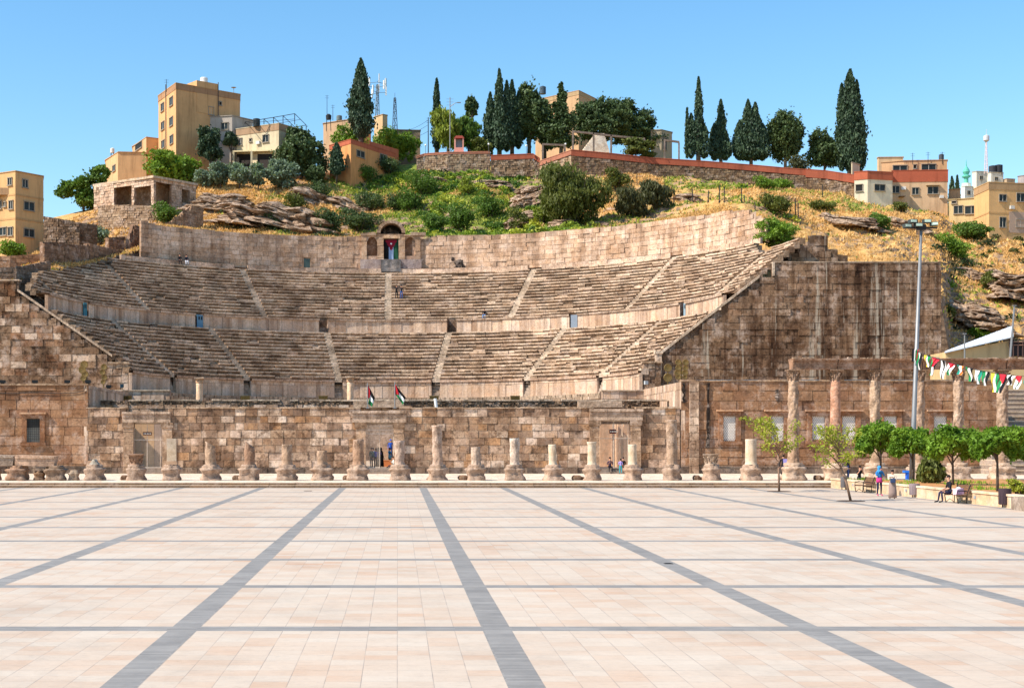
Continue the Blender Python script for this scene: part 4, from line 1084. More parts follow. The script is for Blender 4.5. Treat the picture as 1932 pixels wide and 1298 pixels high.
tree_uv('cypress', 'cypress_tree', 'massive tall dark cypress with several tips above the red-walled house', 1604, 325, 132, 58, 236, n=11000, leaf=.42, vcrown=322, blobs=[(0, 0, 1, .8), (-1.4, 0, .86, .45), (1.2, .3, .9, .5), (.3, -.5, .8, .9), (-.4, 0, .95, .5), (1.9, .2, .6, .35)])
tree_uv('dusty', 'bare_tree', 'thin brownish half-bare tree hanging over the red wall', 1508, 345, 285, 48, 229, n=1100, leaf=.3, col='dusty', tr=.12)
tree_uv('pine', 'pine_tree', 'dark feathery pine filling the right side of the dense ridge grove', 1028, 292, 178, 50, 247, n=5200, leaf=.42, vcrown=286)
tree_uv('pine', 'pine_tree', 'dark low pine filling the left foot of the dense ridge grove', 928, 292, 205, 40, 244, n=3600, leaf=.42, vcrown=286)
# left trees
tree_uv('broad', 'leafy_tree', 'spreading bright green tree left of the tan houses', 158, 410, 311, 96, 214, n=5200, leaf=.42, vcrown=400, blobs=[(.55, 0, .85, .38, .3), (.25, 0, .6, .6, .45), (-.35, 0, .5, .55, .4), (-.7, 0, .4, .3, .25), (.1, .1, .3, .6, .4), (.45, 0, .2, .6, .3)], col='broad')
tree_uv('bright', 'leafy_tree', 'bright green rounded tree at the foot of the tall tan block', 330, 345, 284, 98, 221, n=5200, leaf=.42, col='bright')
tree_uv('pine', 'dark_tree', 'dark leafy tree with bare lower trunk in front of the grey and cream house', 397, 330, 234, 58, 224, n=4800, leaf=.38, vcrown=300, col='cypress')
tree_uv('pine', 'dark_tree', 'small dark tree clump against the cream house wall', 437, 300, 247, 30, 228, n=1800, leaf=.36, vcrown=278, col='cypress')
tree_uv('pine', 'pine_tree', 'large bushy grey-green pine between the cream house and the orange house', 570, 345, 236, 96, 224, n=8500, leaf=.4, vcrown=330)
tree_uv('olive', 'olive_tree', 'silvery olive at the left end of the olive row', 383, 360, 318, 34, 218, n=1900, leaf=.32, group=None)
for (u, vb, vt, w_, lb) in ((416, 358, 306, 44, 'silvery olive second from the left in the olive row'), (452, 356, 303, 42, 'silvery olive third from the left, its crown the palest of the olive row'), (487, 354, 308, 34, 'narrow silvery olive at the right end of the olive row')):
    tree_uv('olive', 'olive_tree', lb, u, vb, vt, w_, 218, n=2300, leaf=.32)
tree_uv('broad', 'leafy_tree', 'green bush-like tree right of the silvery olives', 533, 362, 298, 58, 219, n=3400, leaf=.36, col='olive')
tree_uv('pine', 'dark_tree', 'dark green tree below the large grey-green pine', 596, 362, 308, 44, 220, n=2800, leaf=.36)
tree_uv('cypress', 'cypress_tree', 'short spindly dark cypress at the corner of the orange house', 635, 338, 270, 28, 222, n=1800, leaf=.34, vcrown=330)
tree_uv('bright', 'leafy_tree', 'bright green tree crown behind the orange house roof', 655, 275, 240, 62, 240, n=1800, leaf=.4, col='bright')
tree_uv('bright', 'leafy_tree', 'light green tree crown right of the orange house roof', 752, 290, 244, 82, 242, n=2600, leaf=.42, col='bright')
tree_uv('willow', 'willow_tree', 'yellow-green weeping tree beside the street light', 845, 288, 200, 62, 238, n=4200, leaf=.34, vcrown=285)
tree_uv('willow', 'willow_tree', 'darker green weeping tree right of the street light', 884, 288, 212, 52, 241, n=3200, leaf=.34, col='broad', vcrown=285)
tree_uv('shrub', 'leafy_tree', 'low green tree at the left foot of the dense ridge grove', 908, 290, 255, 40, 237, n=1500, leaf=.36)
tree_uv('pine', 'small_pine', 'small yellow-green pine leaning in front of the red wall', 1200, 318, 259, 72, 229, n=3600, leaf=.34, vcrown=295, col='shrub', blobs=[(-.2, 0, .75, .5, .5), (.3, 0, .55, .6, .5), (0, 0, .3, .7, .4), (.55, 0, .05, .4, .4)])
# right small far trees
tree_uv('cypress', 'cypress_tree', 'tiny cypress between the red-walled house and the white far houses', 1806, 385, 332, 12, 262, n=600, leaf=.4)
tree_uv('cypress', 'cypress_tree', 'small dark tree touching the right edge of the red-walled house', 1796, 385, 334, 16, 258, n=700, leaf=.4)
def ray_hill(u, v):
    Yg = np.linspace(float(np.interp(u, HTn[:, 0], HTn[:, 1]))+1.5, float(np.interp(u, HTn[:, 0], HTn[:, 6]))+8, 300); Xg = (u-U0)*Yg/F; vv = V0-(hill_z(Xg, Yg)-H)*F/Yg
    k = np.where(vv <= v)[0]; return float(Yg[k[0]]) if len(k) else float(Yg[np.argmin(vv)])
# slope shrubs  (u, v base, v top, width, Y, col, label)
SHR = [(1082, 425, 316, 104, 207, 'shrub', 'largest yellow-green weeping shrub in the middle of the slope', 9000),
 (1163, 362, 319, 40, 222, 'shrub', 'rounded yellow-green shrub below the small leaning pine', 2200), (1236, 396, 344, 46, 206, 'dusty', 'rounded olive-brown shrub above the right part of the rear wall', 2600),
 (1190, 412, 358, 54, 202, 'dusty', 'olive-brown shrub just left of a rounder one above the rear wall', 2800), (1466, 405, 368, 46, 196, 'shrub', 'yellowish shrub on the golden slope left of the tall thin fence post', 1800),
 (1466, 462, 424, 84, 158, 'bright', 'bright green spreading bush on the top seats at the right end', 4200), (1662, 436, 405, 34, 190, 'broad', 'small dark green bush among the rocks behind the floodlight mast', 1500),
 (1838, 454, 420, 66, 178, 'broad', 'rounded deep green bush below the yellow building', 3000), (1797, 490, 449, 62, 168, 'bright', 'bright green bush right of the floodlight mast head', 3000),
 (1445, 358, 336, 40, 226, 'bright', 'light green low plant at the foot of the red-topped wall', 900), (1478, 358, 340, 34, 226, 'bright', 'feathery green plant right beside the low one under the red-topped wall', 800),
 (800, 372, 325, 60, 218, 'broad', 'green leafy bush high on the slope under the left end of the stone terrace wall', 2200), (775, 400, 362, 56, 208, 'broad', 'dense green bush halfway up the slope above the shrine', 2200),
 (880, 372, 335, 30, 216, 'willow', 'small yellow bush under the stone terrace wall', 900), (925, 412, 370, 44, 203, 'broad', 'green bush left of the central rock outcrop', 1500),
 (870, 436, 392, 54, 196, 'broad', 'deep green bush just above the rear wall, right of the shrine', 2200), (820, 440, 404, 44, 194, 'broad', 'dark green bush immediately right of the shrine arch', 1700),
 (985, 436, 400, 38, 196, 'shrub', 'yellow-green bush at the foot of the central rock outcrop', 1300), (1022, 425, 388, 30, 199, 'willow', 'small pale yellow-green bush left of the weeping shrub', 800),
 (625, 440, 396, 50, 194, 'pine', 'dark bush in the hollow left of the shrine', 1800), (680, 440, 400, 60, 195, 'pine', 'large dark bush directly left of the shrine arch', 2400), (560, 402, 365, 36, 200, 'shrub', 'green bush between the slanting rock ledges', 1100),
 (700, 400, 365, 50, 206, 'pine', 'dark bush below the orange house slope', 1500), (747, 400, 368, 34, 206, 'pine', 'small dark bush above the shrine arch', 1000), (600, 378, 345, 44, 213, 'pine', 'dusky bush under the dark tree of the grey-green pine', 1100),
 (730, 330, 296, 60, 224, 'pine', 'dark hedge-like bush at the foot of the orange house', 1500), (690, 345, 312, 50, 221, 'broad', 'green bush on the slope directly below the orange house', 1200),
 (313, 424, 388, 46, 192, 'broad', 'bright bush in front of the roofless stone house', 1500),
 (128, 456, 430, 24, 182, 'olive', 'silvery bush, first from the left above the sloping terrace wall', 800), (150, 458, 428, 24, 182, 'olive', 'silvery bush, second from the left above the sloping terrace wall', 900),
 (168, 459, 425, 24, 182, 'olive', 'taller silvery bush, third from the left above the sloping terrace wall', 900), (190, 460, 428, 30, 182, 'olive', 'silvery bush at the right end of the clump above the sloping terrace wall', 1000),
 (24, 488, 457, 52, 172, 'bright', 'bright green bush below the leftmost tan building', 1900), (1552, 398, 382, 44, 206, 'shrub', 'low green bush beside the rocks on the golden slope', 700), (1870, 545, 515, 40, 165, 'shrub', 'green bush on the dark rocks at far right', 900),
 (1790, 600, 575, 30, 156, 'shrub', 'small green bush right of the big flank wall edge', 600), (1850, 642, 622, 40, 150, 'bright', 'green bush directly above the pale sloping sheet roof', 900), (515, 435, 405, 30, 194, 'pine', 'dark bush under the slanting rock ledge left of the small door', 700),
 (1700, 400, 382, 28, 214, 'shrub', 'dusty green bush below the cream wing of the red-walled house', 500)]
for (u, vb, vt, w_, Y, c, lb, n) in SHR:
    Y_ = Y; Y = ray_hill(u, vb) if 'top seats' not in lb else Y
    X = PX(u, Y); zb = hz(X, Y); zt = max(ZV(vt, Y), zb+.8)
    if 'top seats' in lb: zb = ZV(vb, Y)
    h = max(zt-zb, .8)*1.12; w_ *= 1.15
    if c == 'shrub' and n > 8000 or c == 'dusty':
        tree('willow', 'shrub', lb, (X, Y, zb), h, w_*Y/F, cat='shrub', n=n, leaf=.26, col=c, nb=10, tb=.05)
    else: tree('broad', 'shrub', lb, (X, Y, zb), h, w_*Y/F, cat='shrub', n=n, leaf=.24, col=c, nb=8, tb=.02)
# rock outcrops: tilted slabs
def outcrop(u, v0, Y, wpx, hpx, label, tilt=0, n=9, seed=1):
    Y = ray_hill(u, v0); X = PX(u, Y); zb = hz(X, Y)-.5; s_ = Y/F; W, Hh = wpx*s_*.62, hpx*s_*(1.55 if 400 < u < 720 else 1.1 if u > 1780 else 1.35); D = max(2.0, Hh*1.1); g = MB(); na, nz = 44, 26; vs = []; tt = math.tan(R(tilt))
    for i in range(nz+1):
        ph = math.pi*.5*(i/nz)*1.0
        for k in range(na):
            t_ = 2*math.pi*k/na; ca, sa = math.cos(t_), math.sin(t_)
            rr = max(0.02, math.cos(ph))**.45
            x, y, z = W*rr*math.copysign(abs(ca)**.8, ca), D*rr*math.copysign(abs(sa)**.8, sa), Hh*math.sin(ph)
            q = Vector((x*.22+seed*5.7, y*.3, z*.45)); f = 1+.55*mnoise.noise(q)+.22*mnoise.noise(q*3.1)
            lay = (z+.5*mnoise.noise(Vector((x*.25, seed, y*.3)))+.12*mnoise.noise(Vector((x*1.7, seed, y*1.5))))*(.8+.1*(seed % 3)); saw = (lay-math.floor(lay)); f *= 1+.10*(1-saw)-.12*(saw > .84)
            vo = mnoise.voronoi(Vector((x*.45+seed, y*.5, z*1.0)))[0]; f += .5*(vo[1]-vo[0])-.2+.2*mnoise.noise(Vector((x*1.9+seed, y*1.9, z*4)))
            vs.append((x*f, y*f+z*.5, z*(1+.3*mnoise.noise(Vector((x*.35, y*.2, seed))))+x*tt-.3))
    fs = [(i*na+k, i*na+(k+1) % na, (i+1)*na+(k+1) % na, (i+1)*na+k) for i in range(nz) for k in range(na)]+[tuple(range(nz*na, (nz+1)*na))]
    g.add(vs, fs, jitc(lin((194,166,140)), .14))
    o = g.build('rock_outcrop', M_rock); o.location = (X, Y, zb); tag(o, label, 'rock')
OC = [(420, 395, 197, 90, 26, 'pinkish layered rock ledge left of the slanting ledges', -6, 8), (475, 425, 193, 110, 30, 'big rounded layered rock above the left part of the rear wall', -10, 9), (545, 432, 196, 110, 34, 'rock ledges slanting down to the right above the small door', -18, 10),
 (590, 385, 204, 70, 22, 'tilted slab ledge below the dark trees', -22, 7), (660, 400, 208, 80, 22, 'slanting pale ledge below the orange house', -18, 7), (700, 425, 200, 60, 16, 'low pale ledge above the left of the shrine', -8, 6),
 (860, 405, 205, 30, 14, 'single pale boulder in the green part of the slope', 0, 3), (815, 345, 222, 60, 14, 'ledge under the stone terrace wall', -6, 5), (920, 350, 220, 70, 16, 'grey ledge in the grass under the stone terrace wall', 4, 6),
 (1000, 385, 208, 56, 34, 'central grey outcrop left of the weeping shrub', 12, 9), (985, 425, 199, 50, 26, 'lower lump of rock beneath the central outcrop', 10, 7), (1130, 425, 199, 40, 14, 'smooth pale boulder right of the weeping shrub', -3, 3), (1060, 425, 197, 50, 16, 'dark ledge beneath the weeping shrub', 0, 5),
 (1215, 375, 214, 60, 14, 'grey ledge above the two olive-brown shrubs', 0, 5), (1290, 375, 209, 50, 14, 'small grey ledge by the wire fence posts', -4, 5), (1575, 420, 190, 60, 18, 'dark broken ledge on the golden slope right of the crown of seats', -12, 7), (1625, 425, 196, 70, 18, 'long broken ledge left of the floodlight mast head', -8, 7),
 (1700, 430, 186, 70, 20, 'broken ledge behind the floodlight mast head', -6, 7), (1800, 600, 156, 60, 40, 'stacked grey slabs right of the flank wall edge', -6, 12), (1860, 625, 153, 80, 50, 'tall dark crag above the pale sheet roof', -10, 14), (1905, 560, 170, 70, 56, 'steep layered crag at the far right edge', -8, 14), (1830, 520, 165, 60, 24, 'layered ledge under the bright green bush at far right', -8, 8)]
for i, (u, v, Y, w_, h_, lb, tl, n) in enumerate(OC): outcrop(u, v, Y, w_, h_, lb, tl, n, i+3)
# low scrub: one mass of small leafy clumps nobody could count
def scrub(name, label, n, cols, dens, seed, smax=1.3):
    u = NR.uniform(280, 1950, n*8); t = NR.uniform(.01, .98, n*8); Y0 = np.interp(u, HTn[:, 0], HTn[:, 1]); Yr = np.interp(u, HTn[:, 0], HTn[:, 6]); Y = Y0+(Yr-Y0)*t; X = (u-U0)*Y/F
    d = dens(u, t)+fbm(X*.11, Y*.11, 4, seed)*1.5; k = d > .62; X, Y = X[k][:n], Y[k][:n]; Z = hill_z(X, Y); V = []; c_ = []
    for i in range(len(X)):
        r_ = NR.uniform(.4, smax); m = int(70*r_*r_)+20; q_ = NR.normal(0, 1, (m, 3)); q_ /= np.linalg.norm(q_, axis=1)[:, None]; q_[:, 2] = abs(q_[:, 2]); rr = r_*(1-.5*NR.rand(m)**1.5)*(1+.3*fbm(q_[:, 0]*2+i, q_[:, 1]*2, 2, 3))
        V.append(np.array([X[i], Y[i], Z[i]-.15])+q_*rr[:, None]*np.array([1.1, 1.0, .85])); cc = np.array(cols[NR.randint(0, len(cols))]); c_.append(np.tile(cc, (m, 1))*NR.uniform(.7, 1.3, (m, 1)))
    V = np.concatenate(V); W, Q = leaf_quads(V, .24, .1, 1.7); o = np_mesh(name, W, Q, np.concatenate(c_), M_leaf); tag(o, label, 'scrub', kind='stuff')
scrub('green_scrub', 'low green scrub and weeds spreading over the middle and left of the slope', 420, [lin(c) for c in ((108,132,42),(84,112,36),(142,156,54),(64,92,34),(176,176,70))], lambda u, t: greenness(u, t)*.95, 51)
scrub('dark_scrub', 'low dark bushes in the rocky hollows of the slope', 170, [lin(c) for c in ((44,58,28),(60,70,34),(84,84,44))], lambda u, t: rockness(u, t)*.75-.05, 61, 1.1)
#PART4
# ------------------------------------------------------------------ buildings on the hill
def face_pt(A, B, u, v, off=0.0):
    k = (u-U0)/F; dx, dy = B[0]-A[0], B[1]-A[1]; t = (k*A[1]-A[0])/(dx-k*dy)
    x, y = A[0]+t*dx, A[1]+t*dy; n = Vector((dy, -dx, 0)).normalized()
    if n.y > 0 and abs(n.y) > .3: n = -n
    return Vector((x, y, ZV(v, y)))+n*off, n, Vector((dx, dy, 0)).normalized()
def window(root, A, B, u, v, w_, h_, kind='window', shade=None, fcol=(150,138,122)):
    p, n, d = face_pt(A, B, u, v); q0, _, _ = face_pt(A, B, u-w_/2, v); q1, _, _ = face_pt(A, B, u+w_/2, v)
    W = (q1-q0).length; Hh = h_*p.y/F; t = .09
    if n.dot(Vector((0, 0, H))-p) < 0: n = -n
    g = MB()
    def bx(x0, x1, z0, z1, y0, y1, c):
        vs = [p+d*x+n*y+Vector((0, 0, z)) for z in (z0, z1) for x, y in ((x0, y1), (x1, y1), (x1, y0), (x0, y0))]
        g.add(vs, [(0,1,5,4),(1,2,6,5),(2,3,7,6),(3,0,4,7),(4,5,6,7),(3,2,1,0)], c)
    c = lin(fcol)
    bx(-W/2-t, -W/2, -Hh/2, Hh/2, -.05, .10, c); bx(W/2, W/2+t, -Hh/2, Hh/2, -.05, .10, c)
    bx(-W/2-t, W/2+t, Hh/2, Hh/2+t*1.3, -.05, .16, c); bx(-W/2-t*1.4, W/2+t*1.4, -Hh/2-t*1.5, -Hh/2, -.05, .2, c)
    if kind != 'hole':
        for k in range(1, max(2, int(W/.8))): bx(-W/2+W*k/max(2, int(W/.8))-.03, -W/2+W*k/max(2, int(W/.8))+.03, -Hh/2, Hh/2, .02, .07, lin((190,184,172)))
    fr = under(g.build('window', M_attr), root); g = MB()
    bx(-W/2, W/2, -Hh/2, Hh/2, -.02, .03, (1, 1, 1)) if kind != 'hole' else bx(-W/2, W/2, -Hh/2, Hh/2, -.02, .03, lin((30,28,26)))
    o = g.build('pane', M_glass if kind != 'hole' else M_attr); o.parent = fr
    return fr
def under2(o, par, root): o.parent = par; o.matrix_parent_inverse = Matrix.Translation(-root.location); return o
def building(name, label, cat, Yref, chain, vbase, depth, col, wins=(), parapet=None, par_col=None, par_h=.6, group=None, cornice=None, base_extra=3.0, skew=0):
    v0 = min(v for u, v in chain); Ys = [Yref*(V0-v0)/(V0-v) for u, v in chain]
    # reference corner = the nearest point
    pts = [(PX(u, y), y) for (u, v), y in zip(chain, Ys)]
    zt = ZV(v0, Yref); zb = ZV(vbase, Yref)-base_extra
    uL, uR = chain[0][0], chain[-1][0]; back = [(pts[-1][0]+depth*(uR-U0)/F-.4, pts[-1][1]+depth), (pts[0][0]+depth*(uL-U0)/F+.4, pts[0][1]+depth)]
    poly = pts+back
    root = thing(name, label, cat, (pts[0][0], pts[0][1], zb), 0, group)
    g = MB(); g.prism(poly, zb, zt, col); under(g.build('wall', M_plas), root)
    # parapet ring + flat roof edge
    cen = Vector((sum(p[0] for p in poly)/len(poly), sum(p[1] for p in poly)/len(poly), 0))
    def grow(k): return [tuple((Vector((p[0], p[1], 0))+(Vector((p[0], p[1], 0))-cen).normalized()*k)[:2]) for p in poly]
    g = MB()
    if parapet: g.prism(grow(.08), zt-par_h, zt+.02, parapet)
    g.prism(grow(.14), zt+.02, zt+.14, par_col or tuple(x*.8 for x in col)); under(g.build('roof', M_plas), root)
    if cornice:
        g = MB()
        for vv in cornice: z = ZV(vv, Yref); g.prism(grow(.07), z-.12, z+.12, tuple(x*.8 for x in col))
        under(g.build('cornice', M_plas), root)
    for wn in wins:
        i, u, v, w_, h_ = wn[:5]; window(root, pts[i], pts[i+1], u, v, w_, h_, *(wn[5:]))
    return root, pts, zt
TAN = lin((212,168,118)); TAN2 = lin((204,162,118)); CREAM = lin((214,196,160)); ORG = lin((222,156,98))
HG = 'houses on the hill'
# leftmost block
r1, p1_, z1_ = building('apartment_block', 'tan three-storey apartment block at the left edge with dark windows', 'apartment block', 190, [(-70, 338), (29, 324), (82, 334)], 472, 14, lin((212,168,116)),
    wins=[(1, 47, 347, 9, 14), (1, 54.5, 389.5, 18, 15), (1, 54.5, 440, 18, 14), (0, 19, 343, 7, 13), (0, 21, 387, 7, 15), (0, 9.5, 386, 4, 8), (0, 0, 387, 6, 14), (0, 20, 437, 8, 15), (0, 6, 437, 12, 14)], cornice=[367, 412])
g = MB(); a, n, d = face_pt(p1_[0], p1_[1], 2, 362); g.rbox((a.x, a.y-.3), 2.6, 1.0, ZV(366, 190), ZV(353, 190), 0, lin((176,140,104))); under(g.build('balcony', M_plas), r1)
# two tan houses
r_, p_, z_ = building('tan_house', 'low tan house with two small side windows beyond the bright spreading tree', 'house', 232, [(199, 303.5), (223, 288), (276, 289)], 350, 12, TAN2,
    wins=[(0, 204.5, 326, 4, 10), (0, 215.5, 318, 5, 10)], base_extra=6)
r_, p_, z_ = building('tan_house', 'higher tan house squeezed between the low tan house and the tallest block', 'house', 240, [(250, 278), (276, 260), (300, 263)], 345, 12, TAN2, wins=[(0, 262, 276, 12, 11, 'hole')], base_extra=6)
# tall block
r3, p3, z3 = building('apartment_block', 'tallest tan apartment block with stacked side windows and a white roof tank', 'apartment block', 225, [(299, 182.5), (332, 158), (453, 179.5)], 300, 16, lin((210,162,112)),
    wins=[(0, 307, 203, 5.5, 14), (0, 323.5, 192, 6, 15), (0, 307.5, 238, 5.5, 14), (0, 323.5, 230, 6, 15), (0, 308, 273, 5.5, 14), (0, 324, 264, 6, 15), (1, 398, 210, 9, 14), (1, 415.5, 196, 4, 6, 'hole')],
    parapet=lin((168,128,94)), par_h=.9, base_extra=9)
g = MB(); A, B = p3[1], p3[2]
a, n, d = face_pt(A, B, 371, 200); b, _, _ = face_pt(A, B, 412, 200)
vs = [a+n*.06, b+n*.06, b-n*7, a-n*7]; g.prism([(v.x, v.y) for v in vs], z3-4, ZV(152, a.y), lin((210,162,112))); under(g.build('stair_head', M_plas), r3)
for u, v0, v1, ff in ((314, 160, 285, 0), (411, 156, 222, 1)):
    a, n, d = face_pt(p3[ff], p3[ff+1], u, v0, .12); b, _, _ = face_pt(p3[ff], p3[ff+1], u, v1, .12); g = MB(); g.tube([b, (a.x, a.y, a.z)], .07, 6, lin((90,80,70))); under(g.build('drain_pipe', M_attr), r3)
tk = thing('water_tank', 'white cylindrical water tank on top of the tallest tan block', 'water tank', (PX(385, 229), 229, ZV(153, 226)))
g = MB(); g.lathe([(.6, 0), (.6, 1.15), (.52, 1.25), (.15, 1.32)], 16, col=lin((222,222,218))); g.build('tank', M_attr, tk)
g = MB(); [g.box(x-.03, x+.03, y-.03, y+.03, -.35, 0, lin((70,66,60))) for x in (-.35, .35) for y in (-.35, .35)]; g.build('stand', M_attr, tk)
g = MB(); a = P(441, 168, 233); g.tube([(a.x, a.y, a.z-1), (a.x, a.y, a.z)], .05, 6); g.lathe([(.02, a.z), (.45, a.z+.18)], 14, (a.x, a.y-.1)); o = g.build('satellite_dish', M_grey); tag(o, 'small satellite dish on the right roof corner of the tallest block', 'satellite dish')
# grey and cream houses
r_, p_, z_ = building('grey_house', 'grey plastered flat house block partly hidden by the dark leafy tree', 'house', 228, [(395, 222), (438, 219.5), (477, 228)], 300, 9, lin((176,164,152)), wins=[(0, 424, 238.5, 12, 12)], base_extra=8)
r4, p4, z4 = building('cream_house', 'cream house with brown parapet, open veranda and a metal frame on its roof', 'house', 224, [(446, 245), (526, 234), (560, 244)], 312, 10, lin((212,194,160)),
    wins=[(0, 501.5, 262, 10.5, 13), (0, 473, 265, 4, 5, 'hole'), (0, 454, 268, 5, 12)], parapet=lin((170,138,108)), par_h=1.0, base_extra=8)
g = MB()
for u0, u1 in ((447, 476), (486, 522)):
    a, n, d = face_pt(p4[0], p4[1], u0, 300, .02); b, _, _ = face_pt(p4[0], p4[1], u1, 300, .02)
    g.add([a+Vector((0, 0, -1.6)), b+Vector((0, 0, -1.6)), b+Vector((0, 0, .75)), a+Vector((0, 0, .75))], [(0,1,2,3)], lin((40,32,28)))
under(g.build('veranda_opening', M_attr), r4)
g = MB(); a, n, d = face_pt(p4[0], p4[1], 446, 289); b, _, _ = face_pt(p4[0], p4[1], 527, 287)
g.add([a, b, b+n*1.0, a+n*1.0, a+Vector((0,0,.25)), b+Vector((0,0,.25)), b+n*1.0+Vector((0,0,.2)), a+n*1.0+Vector((0,0,.2))], [(3,2,6,7),(4,7,6,5),(0,3,7,4),(1,5,6,2),(0,1,2,3)], lin((206,190,150)))
for u in (447, 481, 525): q, _, _ = face_pt(p4[0], p4[1], u, 300, .9); g.rbox((q.x, q.y), .3, .3, q.z-3, q.z+1.1, 0, lin((200,184,150)))
under(g.build('veranda', M_plas), r4)
fr = thing('roof_frame', 'open dark metal pergola frame on the roof of the cream house', 'metal frame', (PX(515, 224), 224, z4))
g = MB(); YY0 = 224.5
xs = [PX(u, YY0) for u in (462, 480, 498, 516, 534, 556)]; zt_ = [ZV(v, YY0) for v in (231, 228, 225, 222, 219, 215)]
for k in range(6):
    g.bar((xs[k], YY0, z4), (xs[k], YY0, zt_[k]), .1); x2 = xs[k]+1.5; g.bar((x2, YY0+5, z4), (x2, YY0+5, zt_[k]-.7), .1); g.bar((xs[k], YY0, zt_[k]), (x2, YY0+5, zt_[k]-.7), .08)
    if k: g.bar((xs[k-1], YY0, zt_[k-1]), (xs[k], YY0, zt_[k]), .1); g.bar((xs[k-1]+1.5, YY0+5, zt_[k-1]-.7), (xs[k]+1.5, YY0+5, zt_[k]-.7), .1); g.bar((xs[k-1], YY0, (zt_[k-1]+z4)/2), (xs[k], YY0, (zt_[k]+z4)/2), .06); g.bar((xs[k-1]+.75, YY0+2.5, zt_[k-1]-.35), (xs[k]+.75, YY0+2.5, zt_[k]-.35), .06)
under(g.build('frame', M_dark), fr)
tk = thing('water_tank', 'black plastic water tank beside the pergola frame on the cream house', 'water tank', (PX(484, 226), 226, z4))
g = MB(); g.lathe([(.55, 0), (.58, .5), (.55, 1.2), (.2, 1.3)], 16, col=lin((46,54,56))); g.build('tank', M_attr, tk)
# orange house
r5, p5, z5 = building('orange_house', 'low orange house with terracotta parapet left of the yellow-green trees', 'house', 222, [(622, 276), (662, 264), (745, 291)], 322, 8, ORG,
    wins=[(1, 680, 291.5, 14, 11), (1, 723, 299, 12, 12)], parapet=lin((186,100,72)), par_h=.62, par_col=lin((176,92,66)), base_extra=5)
g = MB(); a, n, d = face_pt(p5[1], p5[2], 697, 270); b, _, _ = face_pt(p5[1], p5[2], 752, 285)
g.prism([(a.x, a.y+1), (b.x, b.y+1), (b.x, b.y+4), (a.x, a.y+4)], z5-1, [ZV(264, a.y), ZV(287, b.y)+.6, ZV(287, b.y)+.6, ZV(264, a.y)], lin((190,108,78))); under(g.build('roof_parapet', M_plas), r5)
building('tan_house', 'small tan house behind the lone cypress, its roof carrying a row of vents', 'house', 246, [(610, 234), (664, 226), (700, 232)], 275, 8, lin((196,160,124)), base_extra=5)
building('tan_house', 'narrow tan stair tower between the lone cypress and the lattice mast', 'house', 243, [(706, 222), (722, 217), (731, 219)], 270, 4, lin((206,172,130)), base_extra=4)
building('tan_house', 'long low brown house behind the light green tree crowns', 'house', 250, [(706, 249), (740, 246), (793, 247)], 275, 8, lin((158,132,104)), base_extra=4)
building('tan_house', 'large tan block mostly hidden behind the dense ridge grove', 'apartment block', 262, [(1010, 190), (1092, 172), (1124, 188)], 285, 14, lin((196,156,118)), wins=[(1, 1106, 200, 5, 10)], parapet=lin((178,148,112)), par_h=.7, base_extra=6)
building('flat_roofed_box', 'small grey-tan flat-roofed building with a thin aerial right of the umbrella pines', 'building', 250, [(1228, 247), (1248, 246), (1268, 251)], 285, 6, lin((176,158,132)), wins=[(1, 1254, 272, 6, 22)], base_extra=4)
tk = thing('water_tank', 'dark roof tank on the large block behind the ridge grove', 'water tank', (PX(1024, 264), 264, ZV(176, 264)))
g = MB(); g.lathe([(.6, -.2), (.6, 1.1), (.2, 1.3)], 14, col=lin((70,84,96))); g.build('tank', M_attr, tk)
# right-hand houses
r9, p9, z9 = building('red_walled_house', 'cream house with a wide terracotta band, largest of the houses right of the tall cypress', 'house', 224, [(1683, 323.5), (1788, 322)], 392, 9, lin((206,172,136)),
    wins=[(0, 1689.5, 358, 13, 12), (0, 1727, 361, 12, 12), (0, 1760, 359.5, 19, 13)], parapet=lin((176,92,66)), par_h=1.75, par_col=lin((170,88,62)))
building('cream_wing', 'pale cream wing with a terracotta top projecting left of the wide-banded house', 'house', 221, [(1612, 326), (1637, 324), (1684, 326.5)], 365, 7, lin((224,208,180)),
    wins=[(1, 1659.5, 354.5, 19, 11), (0, 1621, 355, 12, 12, 'hole')], parapet=lin((184,98,70)), par_h=1.2, par_col=lin((176,92,66)))
building('upper_storey', 'set-back tan upper storey with wide windows above the terracotta band', 'house', 229, [(1663, 308), (1705, 304.5), (1787, 303)], 330, 6, lin((202,160,118)),
    wins=[(1, 1698, 319, 26, 12, 'window'), (1, 1752, 316.5, 26, 12), (1, 1726, 315, 5, 7, 'hole')], base_extra=2)
building('roof_room', 'small tan roof room at the left end of the upper storey', 'house', 231, [(1655, 299.5), (1658, 298), (1704, 297.5)], 312, 4, lin((206,174,134)), base_extra=1)
building('cream_annex', 'small pale shed just right of the tallest cypress foot', 'house', 226, [(1606, 309), (1608, 307.5), (1622, 312)], 330, 3, lin((206,190,160)), base_extra=2)
building('tan_house', 'low tan house with a long window strip between the wide-banded and the yellow house', 'house', 220, [(1790, 378), (1868, 373)], 425, 10, lin((204,178,130)),
    wins=[(0, 1838, 396, 34, 14), (0, 1808, 396, 16, 14), (0, 1800, 382, 8, 4, 'hole')], base_extra=5)
building('tan_house', 'small brown wall block rising behind the low tan house', 'house', 226, [(1790, 359), (1812, 358)], 380, 5, lin((176,144,112)), base_extra=2)
r11, p11, z11 = building('yellow_house', 'yellow-ochre two-storey house at the right edge with dark square windows', 'house', 214, [(1838, 358), (1866, 345), (2040, 352)], 450, 12, lin((214,170,116)),
    wins=[(1, 1891.5, 374, 12.5, 12), (1, 1925, 373, 14, 15), (1, 1891.5, 420, 11, 18), (1, 1925, 422, 16, 13), (1, 1960, 374, 13, 13)], parapet=lin((176,142,104)), par_h=1.0, cornice=[401], base_extra=6)
